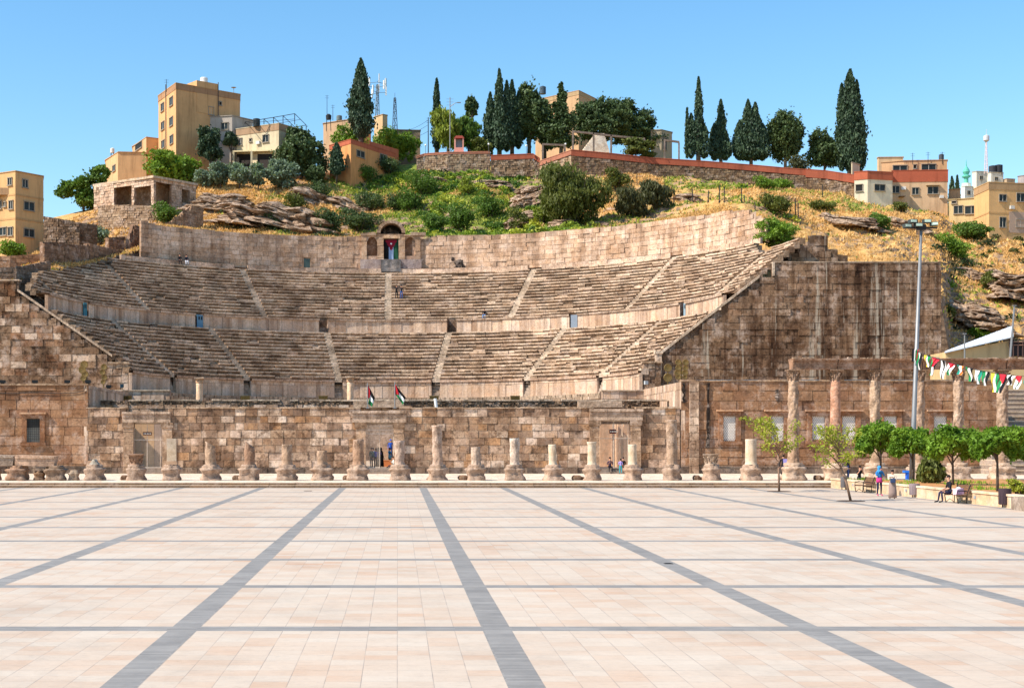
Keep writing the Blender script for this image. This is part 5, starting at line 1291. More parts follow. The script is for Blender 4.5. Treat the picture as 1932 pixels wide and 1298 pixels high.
# distant white quarter and minaret
for (u0, u1, v0, v1, c, lb) in ((1814, 1835, 352, 385, (214,214,206), 'white far house directly below the green minaret spire'), (1834, 1862, 324, 372, (206,200,186), 'beige far house with a stepped roofline beside the minaret'), (1860, 1893, 326, 372, (214,206,190), 'pale far house with two dark tanks under the red and white mast'), (1893, 1915, 338, 365, (180,156,130), 'brownish far house behind the yellow house'), (1920, 1960, 332, 362, (170,160,160), 'grey far house touching the right edge')):
    building('far_house', lb, 'house', 330, [(u0, v0+1.5), (u0+(u1-u0)*.3, v0), (u1, v0+1)], v1, 8, lin(c), wins=[(1, (u0+u1)/2+3, v0+12, 5, 6)], base_extra=14)
mn = thing('minaret', 'far mosque minaret with a pointed green spire', 'minaret', (PX(1823, 335), 335, ZV(380, 335)))
g = MB(); s_ = 335/F; g.lathe([(1.2, 0), (1.2, 3.5), (1.0, 3.6), (1.0, 4.2)], 12, col=lin((206,214,206))); g.build('shaft', M_attr, mn)
g = MB(); zz = ZV(332, 335)-ZV(380, 335); g.lathe([(.5, 4.0), (.5, zz-.6), (1.0, zz-.3), (1.0, zz), (.5, zz+.2), (.85, zz+.9), (.7, zz+1.4), (.15, zz+2.3), (.05, zz+3.8)], 12, col=lin((96,178,160))); g.build('spire', M_attr, mn)
def lattice_mast(label, u, v0, v1, Y, wd, col, head=None, name='lattice_mast'):
    x = PX(u, Y); z0, z1 = ZV(v1, Y), ZV(v0, Y); root = thing(name, label, 'mast', (x, Y, z0)); g = MB(); hh = z1-z0; n = int(hh/(wd*1.1)); c = lin(col)
    leg = [(wd/2*math.cos(a), wd/2*math.sin(a)) for a in (.5, 2.6, 4.7)]
    tp = .35
    for k in range(n):
        f0, f1 = 1-(1-tp)*k/n, 1-(1-tp)*(k+1)/n; za, zb_ = hh*k/n, hh*(k+1)/n
        for i in range(3):
            a, b = leg[i], leg[(i+1) % 3]; g.bar((a[0]*f0, a[1]*f0, za), (a[0]*f1, a[1]*f1, zb_), .10, c); g.bar((a[0]*f0, a[1]*f0, za), (b[0]*f1, b[1]*f1, zb_), .06, c); g.bar((a[0]*f1, a[1]*f1, zb_), (b[0]*f1, b[1]*f1, zb_), .06, c)
    g.build('lattice', M_attr, root); return root, hh
m_, hh = lattice_mast('thin dark lattice mast standing free right of the antenna tower', 745, 185, 250, 255, 1.1, (60,72,84))
g = MB(); g.bar((0, 0, hh), (0, 0, hh+.9), .05, lin((60,70,80))); g.build('aerial', M_attr, m_)
m_, hh = lattice_mast('mobile antenna tower with white panel antennas beside the lone cypress', 712, 160, 245, 247, 1.0, (110,118,124), name='antenna_tower')
g = MB()
for k in range(9):
    a = 2*math.pi*k/9; r_ = 1.5+.4*(k % 2); z = hh-1.9+.9*((k*2) % 3); c = lin((214,214,210))
    g.rbox((r_*math.cos(a), r_*math.sin(a)), .26, .16, z, z+1.5, a, c); g.bar((0, 0, z+.5), (r_*math.cos(a), r_*math.sin(a), z+.5), .07, lin((90,96,100)))
g.build('panel_antennas', M_attr, m_)
m_, hh = lattice_mast('red and white lattice mast with a round head above the far white houses', 1861, 268, 328, 318, .9, (214,190,186))
g = MB(); g.lathe([(.3, hh), (.65, hh+.3), (.65, hh+1.3), (.3, hh+1.5), (.04, hh+1.6), (.04, hh+2.8)], 12, col=lin((190,190,196)))
g.build('mast_head', M_attr, m_)
# thin poles, lamp, aerials
def pole(name, label, u, v0, v1, Y, r_=.07, cat='pole', extra=None, tiltpx=0, mat=None):
    a = P(u, v1, Y); b = P(u+tiltpx, v0, Y); root = thing(name, label, cat, tuple(a)); g = MB(); g.tube([(0, 0, -.5), tuple(b-a)], [r_, r_*.7], 7); g.build('shaft', mat or M_dark, root)
    return root, b-a
m_, t_ = pole('street_light', 'ridge street light pole with a single lamp arm above the weeping trees', 849, 184, 287, 234, .1, 'street light', mat=M_grey)
g = MB(); g.tube([(t_.x, 0, t_.z-1.6), (t_.x+.8, -.1, t_.z-1.0), (t_.x+1.3, -.1, t_.z-.9)], .05, 6); g.rbox((t_.x+1.5, -.1), .6, .22, t_.z-.98, t_.z-.84, 0); g.build('lamp_arm', M_grey, m_)
g = MB(); [g.bar((t_.x-.6, 0, t_.z-.3-k*.5), (t_.x+.6, 0, t_.z-.3-k*.5), .05) for k in range(3)]; g.build('crossarms', M_grey, m_)
for u, v0, v1, Y, lb in ((808, 222, 290, 238, 'wooden power pole with short crossarms left of the yellow-green weeping tree'), (617, 180, 222, 246, 'thin radio aerial left of the lone cypress'), (628, 198, 222, 246, 'shorter roof aerial beside the thin radio aerial'), (314, 150, 168, 225, 'thin aerial on the left corner of the tallest block'),
        (1230, 213, 250, 251, 'thin aerial on the small flat-roofed building'), (1722, 289, 305, 229, 'roof aerial left of centre on the upper storey'), (1751, 287, 304, 229, 'roof aerial in the middle of the upper storey'), (1778, 287, 304, 229, 'roof aerial near the right end of the upper storey')):
    m_, t_ = pole('aerial' if 'aerial' in lb else 'power_pole', lb, u, v0, v1, Y, .05 if 'aerial' in lb else .1, 'aerial' if 'aerial' in lb else 'pole')
    g = MB(); n_ = 2 if 'aerial' in lb else 3
    for k in range(n_): g.bar((-.35, 0, t_.z-.15-.35*k), (.35, 0, t_.z-.15-.35*k), .035)
    g.build('crossbar', M_dark, m_)
tk = thing('water_tank', 'black water tank raised on a stand above the tan house left of the lone cypress', 'water tank', (PX(620, 246), 246, ZV(226, 246)))
g = MB(); g.lathe([(.45, 0), (.5, .7), (.2, .95)], 14, col=lin((44,46,50))); g.build('tank', M_attr, tk)
g = MB(); [g.bar((x, y, -2), (x*.8, y*.8, 0), .07) for x in (-.4, .4) for y in (-.4, .4)]; g.build('stand', M_dark, tk)
for k, (v0, v1) in enumerate(((230, 205), (236, 214), (243, 226))):
    g = MB(); a, b = P(722, v0, 250), P(808, v1+22, 240); a2 = P(722, v0+3, 250)
    pts = [a.lerp(b, q/10)+Vector((0, 0, -1.6*math.sin(math.pi*q/10))) for q in range(11)]; g.tube(pts, .025, 4); tag(g.build('power_line', M_dark), ('uppermost', 'middle', 'lowest')[k]+' wire strung from the antenna tower to the wooden power pole', 'wire')
def on_face(root, A, B, u, v, w_, h_, dep, name, c, mat=None):
    p, n, d = face_pt(A, B, u, v)
    if n.dot(Vector((0, 0, H))-p) < 0: n = -n
    vs = [p+d*x+n*y+Vector((0, 0, z)) for z in (-h_/2, h_/2) for x, y in ((-w_/2, dep), (w_/2, dep), (w_/2, -.02), (-w_/2, -.02))]
    g = MB(); g.add(vs, [(0,1,5,4),(1,2,6,5),(2,3,7,6),(3,0,4,7),(4,5,6,7),(3,2,1,0)], lin(c)); return under(g.build(name, mat or M_attr), root)
on_face(r9, p9[0], p9[1], 1704, 356, .7, .5, .35, 'air_conditioner', (214,210,204)); on_face(r9, p9[0], p9[1], 1776, 372, .6, .45, .35, 'air_conditioner', (200,196,190))
on_face(r9, p9[0], p9[1], 1700, 372, .9, .08, 1.0, 'canopy', (150,120,96)); on_face(r9, p9[0], p9[1], 1760, 350, 2.2, .08, .5, 'canopy', (196,170,136))
on_face(r11, p11[1], p11[2], 1908, 392, .7, .5, .35, 'air_conditioner', (206,200,190)); on_face(r11, p11[1], p11[2], 1918, 420, 2.6, 3.2, .06, 'recessed_panel', (176,150,130))
on_face(r4, p4[0], p4[1], 488, 270, .7, .5, .35, 'air_conditioner', (206,204,200)); on_face(r3, p3[1], p3[2], 430, 230, .7, .5, .35, 'air_conditioner', (200,196,190))
for i, (u, y, v, rr, hh_, c, lb) in enumerate(((1776, 231, 303, .4, .9, (70,74,80), 'small dark tank near the right end of the upper storey'), (1873, 331, 326, .9, 1.5, (50,50,56), 'left dark tank on the pale far house'), (1884, 331, 326, .9, 1.7, (44,46,52), 'right dark tank on the pale far house'), (212, 236, 289, .35, .7, (210,206,200), 'small pale tank on the low tan house'), (640, 248, 228, .5, .8, (110,120,118), 'greenish tank on the small tan house behind the lone cypress'))):
    t_ = thing('water_tank', lb, 'water tank', (PX(u, y), y, ZV(v, y))); g = MB(); g.lathe([(rr, 0), (rr, hh_), (rr*.3, hh_+.15)], 14, col=lin(c)); g.build('tank', M_attr, t_); g = MB(); [g.bar((x, y_, -.8), (x, y_, 0), .06) for x in (-rr*.6, rr*.6) for y_ in (-rr*.6, rr*.6)]; g.build('stand', M_dark, t_)
# ------------------------------------------------------------------ walls on the hill
def terrace(name, label, path, hpx, Y, pal_=PAL_RUB, band=None, ch=.35, bw=(.25, .6), thick=.7, cap=None, zbot=None, mat=None):
    """path = [(u, v top, Y)]"""
    pts = [P(u, v, y) for u, v, y in path]; c0 = pts[len(pts)//2]; root = thing(name, label, 'wall', (c0.x, c0.y, c0.z-hpx*c0.y/F))
    g = MB(); gb = MB()
    for i in range(len(pts)-1):
        A, B = pts[i], pts[i+1]; L = Vector((B.x-A.x, B.y-A.y, 0)).length; d = Vector((B.x-A.x, B.y-A.y, 0)).normalized(); n = Vector((d.y, -d.x, 0))
        bh = band[0] if band else 0
        zt = lambda a: A.z+(B.z-A.z)*a/L-bh
        zl = min(A.z, B.z)-hpx*A.y/F-1.0
        pos = lambda a, z, o: (A.x+d.x*a+n.x*o, A.y+d.y*a+n.y*o, z)
        blockwall(g, pos, 0, L, zl, max(A.z, B.z)-bh, ch=ch, bw=bw, limit=zt, pal_=pal_, jit=.04, depth=.25)
        q = lambda P_, k, z: (P_.x+n.x*k, P_.y+n.y*k, z)
        g.add([q(A, -.25, zl), q(B, -.25, zl), q(B, -thick, zl), q(A, -thick, zl), q(A, -.25, A.z-bh-.02), q(B, -.25, B.z-bh-.02), q(B, -thick, B.z-bh-.02), q(A, -thick, A.z-bh-.02)], [(0,1,5,4),(1,2,6,5),(2,3,7,6),(3,0,4,7),(4,5,6,7)], pal_[0])
        if band:
            c = band[1]; t0, t1 = .06, -thick-.02
            gb.add([q(A, t0, A.z-bh), q(B, t0, B.z-bh), q(B, t1, B.z-bh), q(A, t1, A.z-bh), q(A, t0, A.z), q(B, t0, B.z), q(B, t1, B.z), q(A, t1, A.z)], [(0,1,5,4),(1,2,6,5),(2,3,7,6),(3,0,4,7),(4,5,6,7)], c)
            t0 += .05; t1 -= .04
            gb.add([q(A, t0, A.z), q(B, t0, B.z), q(B, t1, B.z), q(A, t1, A.z), q(A, t0, A.z+.09), q(B, t0, B.z+.09), q(B, t1, B.z+.09), q(A, t1, A.z+.09)], [(0,1,5,4),(1,2,6,5),(2,3,7,6),(3,0,4,7),(4,5,6,7)], tuple(min(1, x*1.3) for x in c))
    under(g.build('stonework', mat or M_rub), root)
    if band: under(gb.build('parapet', M_plas), root)
    return root
RB = lin((164,88,64)); RB2 = lin((190,124,98))
terrace('terrace_wall', 'grey rubble terrace wall with a thin orange top on the left part of the ridge', [(786, 296, 231), (800, 291, 231), (845, 288, 230), (925, 287, 230)], 30, 230, band=(.28, RB2), pal_=pal([(160,138,118),(140,118,100),(176,156,134)]))
terrace('terrace_wall', 'short rubble terrace wall with red band below the dense ridge grove', [(926, 294, 229.6), (1006, 291, 229.2), (1018, 299, 229)], 28, 229, band=(.75, RB))
terrace('terrace_wall', 'rubble bastion with a red band climbing to a corner under the pergola', [(1018, 305, 228.6), (1078, 284, 226.6)], 36, 227, band=(.7, RB2), pal_=pal([(196,170,146),(176,150,126),(206,184,160)]))
terrace('terrace_wall', 'long rubble wall with a continuous red parapet sloping down toward the tallest cypress', [(1078, 283.5, 226.6), (1160, 291, 227.2), (1232, 299, 228), (1330, 305, 228), (1430, 313, 227.5), (1520, 321, 226.5)], 30, 227, band=(.9, RB), pal_=pal([(130,108,88),(112,92,76),(146,124,102)]))
terrace('terrace_wall', 'red parapet wall on stones between the half-bare tree and the cream wing', [(1520, 320, 226), (1560, 323, 225), (1612, 331, 223)], 38, 225, band=(1.25, RB), pal_=pal([(130,108,88),(112,92,76),(146,124,102)]))
# left ruin with openings
ru = thing('stone_ruin', 'roofless rough stone house with square openings on the left slope', 'ruined house', (PX(290, 200), 200, ZV(385, 200)))
Yr0 = 200; zt = ZV(336, Yr0); A, Bm, Cc = Vector((PX(177, 206.5), 206.5, 0)), Vector((PX(290, Yr0), Yr0, 0)), Vector((PX(370, 206), 206, 0))
for (P0, P1, holes) in ((A, Bm, [(215, 248), (253, 285)]), (Bm, Cc, [(294, 324), (343, 358)])):
    L = (P1-P0).length; d = (P1-P0).normalized(); n = Vector((d.y, -d.x, 0)); g = MB()
    def along(u): 
        k = (u-U0)/F; return (k*P0.y-P0.x)/(d.x-k*d.y)
    z0 = ZV(392, Yr0); ops = []
    for j, (ua, ub) in enumerate(holes): ops.append((along(ua), along(ub), ZV(387, Yr0) if not (P0 is Bm and j == 1) else ZV(372, Yr0), ZV(347 if P0 is A else 342+4*j, Yr0)-.1*(j == 1)))
    pos = lambda a, z, o: (P0.x+d.x*a+n.x*o, P0.y+d.y*a+n.y*o, z)
    blockwall(g, pos, 0, L, z0-3, zt, ch=.4, bw=(.3, .8), openings=ops, pal_=PAL_REAR, jit=.04, back=False)
    e = [0]+[q for o in ops for q in o[:2]]+[L]
    for i in range(0, len(e), 2):
        a, b = e[i], e[i+1]; vs = [pos(a, z0-3, -.05), pos(b, z0-3, -.05), pos(b, z0-3, -.5), pos(a, z0-3, -.5), pos(a, zt-.05, -.05), pos(b, zt-.05, -.05), pos(b, zt-.05, -.5), pos(a, zt-.05, -.5)]
        g.add(vs, [(0,1,5,4),(1,2,6,5),(2,3,7,6),(3,0,4,7),(4,5,6,7)], lin((150,128,110)))
    under(g.build('wall', M_rub), ru)
g = MB(); g.prism([(A.x-.2, A.y+.2), (Bm.x, Bm.y-.3), (Cc.x+.3, Cc.y), (Cc.x-1, Cc.y+6), (A.x+1, A.y+5)], zt-.02, zt+.32, lin((206,188,168))); under(g.build('roof_slab', M_rub), ru)
g = MB(); g.prism([(A.x+1, A.y+3), (Bm.x, Bm.y+2.8), (Cc.x-1, Cc.y+2.5), (Cc.x-1.5, Cc.y+3), (Bm.x, Bm.y+3.4), (A.x+1.2, A.y+3.6)], ZV(400, 200), zt, lin((150,126,104))); under(g.build('inner_wall', M_rub), ru)
terrace('terrace_wall', 'pale stone terrace wall directly beneath the roofless stone house', [(184, 388, 198), (240, 386, 196), (312, 390, 195)], 30, 196, pal_=pal([(176,152,130),(160,136,114),(186,164,142)]), thick=1)
terrace('terrace_wall', 'sloping stair-like stone wall rising right of the bright bush by the stone house', [(312, 424, 189), (345, 402, 190), (362, 388, 191), (384, 392, 192)], 30, 190, pal_=pal([(166,140,118),(150,126,106)]))
terrace('terrace_wall', 'dark rough stone wall between the leftmost block and the silvery bushes', [(82, 408, 187), (110, 412, 186), (150, 420, 186), (184, 424, 187)], 44, 186, pal_=pal([(112,92,76),(98,82,68),(126,106,88)]))
terrace('terrace_wall', 'stepped brown retaining wall with vertical cracks beside the seat rows, sloping down right', [(84, 456, 158), (122, 457, 161), (123, 460, 161), (168, 463, 166), (169, 459, 166.2), (214, 470, 172), (262, 476, 178)], 62, 170, pal_=pal([(140,112,92),(128,102,84),(150,122,100)]), ch=.5, bw=(.8, 1.6))
terrace('terrace_wall', 'broken stone wall connecting the retaining wall to the rear theatre wall', [(205, 448, 178), (236, 446, 180), (246, 455, 180), (255, 424, 181), (270, 428, 182)], 50, 180, pal_=pal([(140,114,96),(124,100,84),(156,130,110)]))
terrace('terrace_wall', 'low brown garden wall below the leftmost apartment block', [(-60, 486, 160), (20, 482, 160), (86, 478, 161)], 46, 160, pal_=pal([(166,134,110),(156,124,100)]), ch=.5, bw=(.8, 1.6))
terrace('terrace_wall', 'grey stone wall in front of the brown garden wall at the left edge', [(-60, 506, 152), (30, 503, 152.5), (58, 499, 153.5), (96, 492, 156)], 40, 153, pal_=pal([(136,116,102),(120,102,90)]), ch=.5, bw=(.8, 1.5))
# white stepped ruin, pergolas and kiosk on the ridge
g = MB(); Yk = 235
for k in range(9): g.box(PX(1098+k*3.1, Yk), PX(1150-k*1.2, Yk), Yk, Yk+3, ZV(288-(k)*4, Yk), ZV(284-k*4, Yk), jitc(lin((226,216,204)), .04))
tag(g.build('stepped_ruin', M_step), 'white stepped triangular stone structure under the umbrella pines', 'ruin')
def pergola(label, posts, Y, th=.28, col=(120,110,104)):
    c = P(posts[0][0], posts[0][1], Y); root = thing('pergola', label, 'pergola', (c.x, Y, c.z-3)); pr = None
    for (u, vt, vb) in posts:
        g = MB(); x = PX(u, Y); g.box(x-th/2, x+th/2, Y-th/2, Y+th/2, ZV(vb, Y)-1, ZV(vt, Y), lin(col)); under(g.build('post', M_step), root)
    for (a, b) in zip(posts[:-1], posts[1:]):
        g = MB(); A, B = P(a[0]-1, a[1], Y-.1), P(b[0]+1, b[1], Y-.1)
        vs = [A, B, B+Vector((0, .3, 0)), A+Vector((0, .3, 0))]; vs += [v+Vector((0, 0, .3)) for v in vs]
        g.add(vs, [(0,1,5,4),(1,2,6,5),(2,3,7,6),(3,0,4,7),(4,5,6,7),(3,2,1,0)], lin(col)); under(g.build('beam', M_step), root)
pergola('grey concrete pergola with four posts above the red-banded corner bastion', [(1081, 250, 288), (1120, 254, 290), (1153, 258, 292), (1216, 264, 298)], 230)
pergola('low grey concrete pergola left of the bastion corner', [(1024, 274, 298), (1065, 276, 292)], 231)
pergola('tall grey gate-like frame right of the leaning small pine', [(1254, 266, 302), (1281, 270, 304)], 231, .22)
ks = thing('kiosk', 'small pink and white arched kiosk on the ridge beside the street light', 'kiosk', (PX(866, 231), 231, ZV(289, 231)))
g = MB(); c = lin((214,150,134))
g.box(-.75, -.55, -.5, .5, 0, 2.3, c); g.box(.55, .75, -.5, .5, 0, 2.3, c); g.box(-.55, .55, .4, .5, 0, 2.3, lin((150,160,170))); g.box(-.55, .55, -.5, -.4, 0, .8, c); g.build('body', M_attr, ks)
g = MB(); g.add([(-.85, -.6, 2.3), (.85, -.6, 2.3), (.5, -.6, 2.7), (-.5, -.6, 2.7), (-.85, .6, 2.3), (.85, .6, 2.3), (.5, .6, 2.7), (-.5, .6, 2.7)], [(0,1,2,3),(3,2,6,7),(1,5,6,2),(0,3,7,4),(5,4,7,6),(0,4,5,1)], lin((170,78,66))); g.build('roof', M_attr, ks)
# little white lamp posts on the parapets and wire-fence posts on the slope
for i, (u, v, lb) in enumerate(((803, 290, 'white globe lamp post at the left end of the ridge wall'), (922, 288, 'white globe lamp post where the orange-topped wall ends'), (993, 291, 'white globe lamp post below the dense ridge grove'), (1067, 288, 'white globe lamp post at the bastion corner'))):
    r_ = thing('lamp_post', lb, 'lamp post', tuple(P(u, v, 229.8 if i < 2 else 228.4))); g = MB(); g.tube([(0, 0, -.2), (0, 0, 1.2)], .04, 6, lin((90,90,90))); g.build('shaft', M_attr, r_); g = MB(); g.sphere((0, 0, 1.35), .17, 8, lin((236,236,232))); g.build('globe', M_attr, r_, True)
FP = [(1271, 357, 385, 200), (1307, 357, 382, 201), (1336, 361, 382, 202), (1357, 351, 382, 198), (1366, 354, 382, 202), (1399, 356, 382, 197), (1425, 382, 398, 192), (1404, 370, 384, 199), (1444, 369, 391, 198), (1501, 374, 414, 186), (1506, 384, 420, 184), (1552, 350, 374, 214), (1202, 300, 320, 222), (1229, 318, 344, 214)]
ORD = ['leftmost', 'second', 'third', 'fourth', 'fifth', 'sixth', 'seventh', 'eighth', 'ninth', 'tenth', 'eleventh', 'twelfth', 'thirteenth', 'rightmost']
for i_, (u, v0, v1, Y) in enumerate(sorted(FP)):
    Y = ray_hill(u, v1) if u > 1235 else Y; a = P(u, v1, Y); zb = hz(a.x, Y); g = MB(); g.tube([(0, 0, -.4), (rnd.uniform(-.08, .08), 0, max(1.0, (v1-v0)*Y/F))], .07, 6); g.box(-.09, .09, -.09, .09, -.2, .1, (1, 1, 1)); o = g.build('fence_post', M_dark); o.location = (a.x, Y, zb); tag(o, 'dark metal fence post on the golden slope, '+ORD[i_]+(' of fourteen' if i_ in (0, 13) else ' from the left'), 'fence post', 'wire fence posts on the slope')
#PART5
# ------------------------------------------------------------------ column stumps on the pavement
YC = 102.8
S_ = YC/F
def cx_(u): return PX(u, YC)
def cz_(v): return ZV(v, YC)
COLC = pal([(186,162,138),(194,172,148),(176,150,126),(200,180,158)])
def pedestal(root, w, h, seed, round_=False, col=None):
    r = random.Random(seed); g = MB(); c = col or jitc(lin((186,162,144)), .1, r)
    # weathered pedestal with a waist, square in plan with rounded corners
    prof = [(w*.50, 0), (w*.53, h*.08), (w*.49, h*.22), (w*.44, h*.34), (w*.46, h*.5), (w*.52, h*.62), (w*.54, h*.70), (w*.50, h*.76), (w*.42, h*.80), (w*.45, h*.88), (w*.40, h*.93), (w*.38, h)]
    n = 28; vs = []
    for i, (rr, z) in enumerate(prof):
        for k in range(n):
            t = 2*math.pi*k/n; ct, st = math.cos(t), math.sin(t)
            sq = 1/max(abs(ct), abs(st)) if (i < 8 and not round_) else 1
            sq = min(sq, 1.22); j = .15*w*mnoise.noise(Vector((ct*1.5+seed*3.1, st*1.5, z*2.5)))+.07*w*mnoise.noise(Vector((ct*5+seed, st*5, z*7)))
            vs.append((rr*sq*ct+j*ct, rr*sq*st*.95+j*st, z))
    fs = [(i*n+k, i*n+(k+1) % n, (i+1)*n+(k+1) % n, (i+1)*n+k) for i in range(len(prof)-1) for k in range(n)]+[tuple(range((len(prof)-1)*n, len(prof)*n))]
    g.add(vs, fs, c); return g.build('pedestal', M_col, root, True)
def shaft(root, r0, z0, z1, seed, top='flat', col=None, mat=None, rough=.03, taper=.9, name='shaft'):
    r = random.Random(seed); g = MB(); n = 34; m = max(4, int((z1-z0)/.11)); vs = []; c = col or jitc(r.choice(COLC), .06, r)
    for i in range(m+1):
        f = i/m; z = z0+(z1-z0)*f; rr = r0*(1-(1-taper)*f)
        if i == 0: rr = r0*1.12
        if i == 1 and m > 5: rr = r0*1.0
        if top == 'ring' and i >= m-1: rr = r0*1.08
        for k in range(n):
            t = 2*math.pi*k/n; x, y = math.cos(t), math.sin(t)
            j = rough*(mnoise.noise(Vector((x*1.4+seed, y*1.4, z*1.3)))*1.2+mnoise.noise(Vector((x*4+seed, y*4, z*4)))*.9-.5*max(0, mnoise.noise(Vector((x*7+seed, y*7, z*6)))-.2))
            zz = z
            if f > .5:
                k_ = (f-.5)/.5
                if top == 'slantR': zz -= k_*.5*(1-x)*.5
                if top == 'slantL': zz -= k_*.45*(1+x)*.5
                if top in ('broken', 'slantR', 'slantL'): zz += k_*.12*mnoise.noise(Vector((x*2+seed, y*2, 3)))
            vs.append(((rr+j)*x, (rr+j)*y, zz))
    fs = [(i*n+k, i*n+(k+1) % n, (i+1)*n+(k+1) % n, (i+1)*n+k) for i in range(m) for k in range(n)]+[tuple(range(m*n, (m+1)*n))]
    g.add(vs, fs, c); return g.build(name, mat or M_col, root, True)
def capital(root, z0, z1, r0, seed, col=None):
    g = MB(); c = col or lin((176,150,126)); h = z1-z0; r = random.Random(seed)
    g.lathe([(r0*.95, z0), (r0*1.0, z0+h*.3), (r0*1.15, z0+h*.65), (r0*1.35, z0+h*.86), (r0*1.3, z0+h*.87)], 18, col=c, jit=.03, seed=seed)
    for tier, (za, zb, ra, rb) in enumerate(((0, .38, 1.0, 1.28), (.3, .7, 1.05, 1.42))):
        for k in range(8):
            a = 2*math.pi*(k+.5*tier)/8; rr0, rr1 = r0*ra, r0*rb*r.uniform(.9, 1.08)
            pts = [(rr0*math.cos(a), rr0*math.sin(a), z0+h*za), (rr0*1.08*math.cos(a), rr0*1.08*math.sin(a), z0+h*(za+zb)/2), (rr1*math.cos(a), rr1*math.sin(a), z0+h*zb), (rr1*1.05*math.cos(a), rr1*1.05*math.sin(a), z0+h*(zb-.08))]
            g.tube(pts, [h*.07, h*.1, h*.08, h*.03], 5, jitc(c, .12, r))
    g.rbox((0, 0), r0*2.75, r0*2.75, z0+h*.87, z1, 0, c, jit=.02)
    return g.build('capital', M_col, root, True if False else False)
WH = lin((206,194,178)); PK = lin((190,164,142)); BR = lin((170,138,116))
STUMPS = [  # u, v top, radius px, top style, colour, kind, label
 (178, 868, 9, 'broken', lin((176,170,158)), 'stub', 'leftmost pedestal in line, with a small worn grey cone of stone on top'),
 (256, 856, 11, 'cap', BR, 'cap', 'brown carved capital set on a pedestal in front of the closed left gateway'),
 (325, 827, 9, 'flat', WH, 'square', 'smooth white square pillar on a pedestal just right of the left gateway'),
 (397, 832, 9.6, 'slantL', PK, '', 'rough column stump broken at a slant, higher on its right side'),
 (470, 833, 9.8, 'slantL', BR, '', 'brown column stump with a leaning broken top, right of a paler slanted one'),
 (541.5, 838, 9.8, 'flat', PK, '', 'blotchy flat-topped column stump third to the left of the central gateway'),
 (608, 850, 9.5, 'flat', PK, '', 'shortest flat-topped column stump left of the central gateway'),
 (676, 829, 10.2, 'broken', lin((184,152,128)), '', 'thick gnarled reddish stump standing before the left jamb of the central gateway'),
 (755, 831, 9.4, 'flat', lin((206,184,170)), '', 'flat pale stump standing before the right jamb of the central gateway'),
 (826, 802, 9.4, 'ring', lin((206,180,162)), '', 'tall slender column with a ringed top, first right of the central gateway'),
 (898.5, 844, 8.4, 'broken', lin((206,186,170)), '', 'short stump with a rounded top between two taller columns'),
 (970, 827, 8.8, 'broken', lin((220,204,190)), '', 'pale marble column stump with a chipped rounded top'),
 (1043.5, 838, 7.6, 'flat', WH, '', 'thin white marble stump in line left of the right gateway'),
 (1117, 833, 8.2, 'ring', WH, '', 'white marble stump with a rim, standing before the left jamb of the right gateway'),
 (1194, 838, 8, 'flat', WH, '', 'smooth white marble stump standing before the right jamb of the right gateway'),
 (1267, 792, 10, 'ring', PK, '', 'tallest pinkish single column, standing at the corner of the tall right hall'),
 (1342, 856, 11, 'cap', lin((196,176,158)), 'cap', 'pale carved capital lying on a pedestal under the first lattice window'),
 (1417, 828, 10.5, 'flat', WH, '', 'thick white stump partly hidden by the left sapling')]
for i, (u, vt, rp, st, col, kind, lb) in enumerate(STUMPS):
    w = 35*S_ if rp > 8.5 else 33*S_; h = cz_(876)-.3
    root = thing('column_stump', lb, 'column', (cx_(u), YC+rnd.uniform(-.25, .25), .29), 0, 'column stumps in a row on the pavement')
    root.rotation_euler = (R(rnd.uniform(-1.2, 1.2)), R(rnd.uniform(-1.3, 1.3)), R(rnd.uniform(-14, 14)) if kind != 'square' else 0)
    pedestal(root, w*rnd.uniform(.94, 1.06), h, i+3, round_=i in (13, 14, 15, 16))
    zt = cz_(vt)-.3; r0 = rp*S_*1.0
    if kind == 'cap': capital(root, h+.1, zt, r0*.95, i, col); shaft(root, r0*1.02, h, h+.14, i, col=col, name='shaft')
    elif kind == 'stub': shaft(root, r0*1.1, h, zt+.05, i, 'broken', col, taper=.35, rough=.06)
    elif kind == 'square':
        g = MB(); g.rbox((0, 0), r0*1.9, r0*1.8, h+.25, zt, .08, col, jit=.01); g.rbox((0, 0), r0*2.3, r0*2.2, h, h+.12, .08, PK); g.rbox((0, 0), r0*2.1, r0*2, h+.12, h+.25, .08, PK); g.build('shaft', M_marble, root)
    else: shaft(root, r0, h, zt, i, st, col, M_marble if col == WH else M_col, rough=.025 if col == WH else .055, taper=.97)
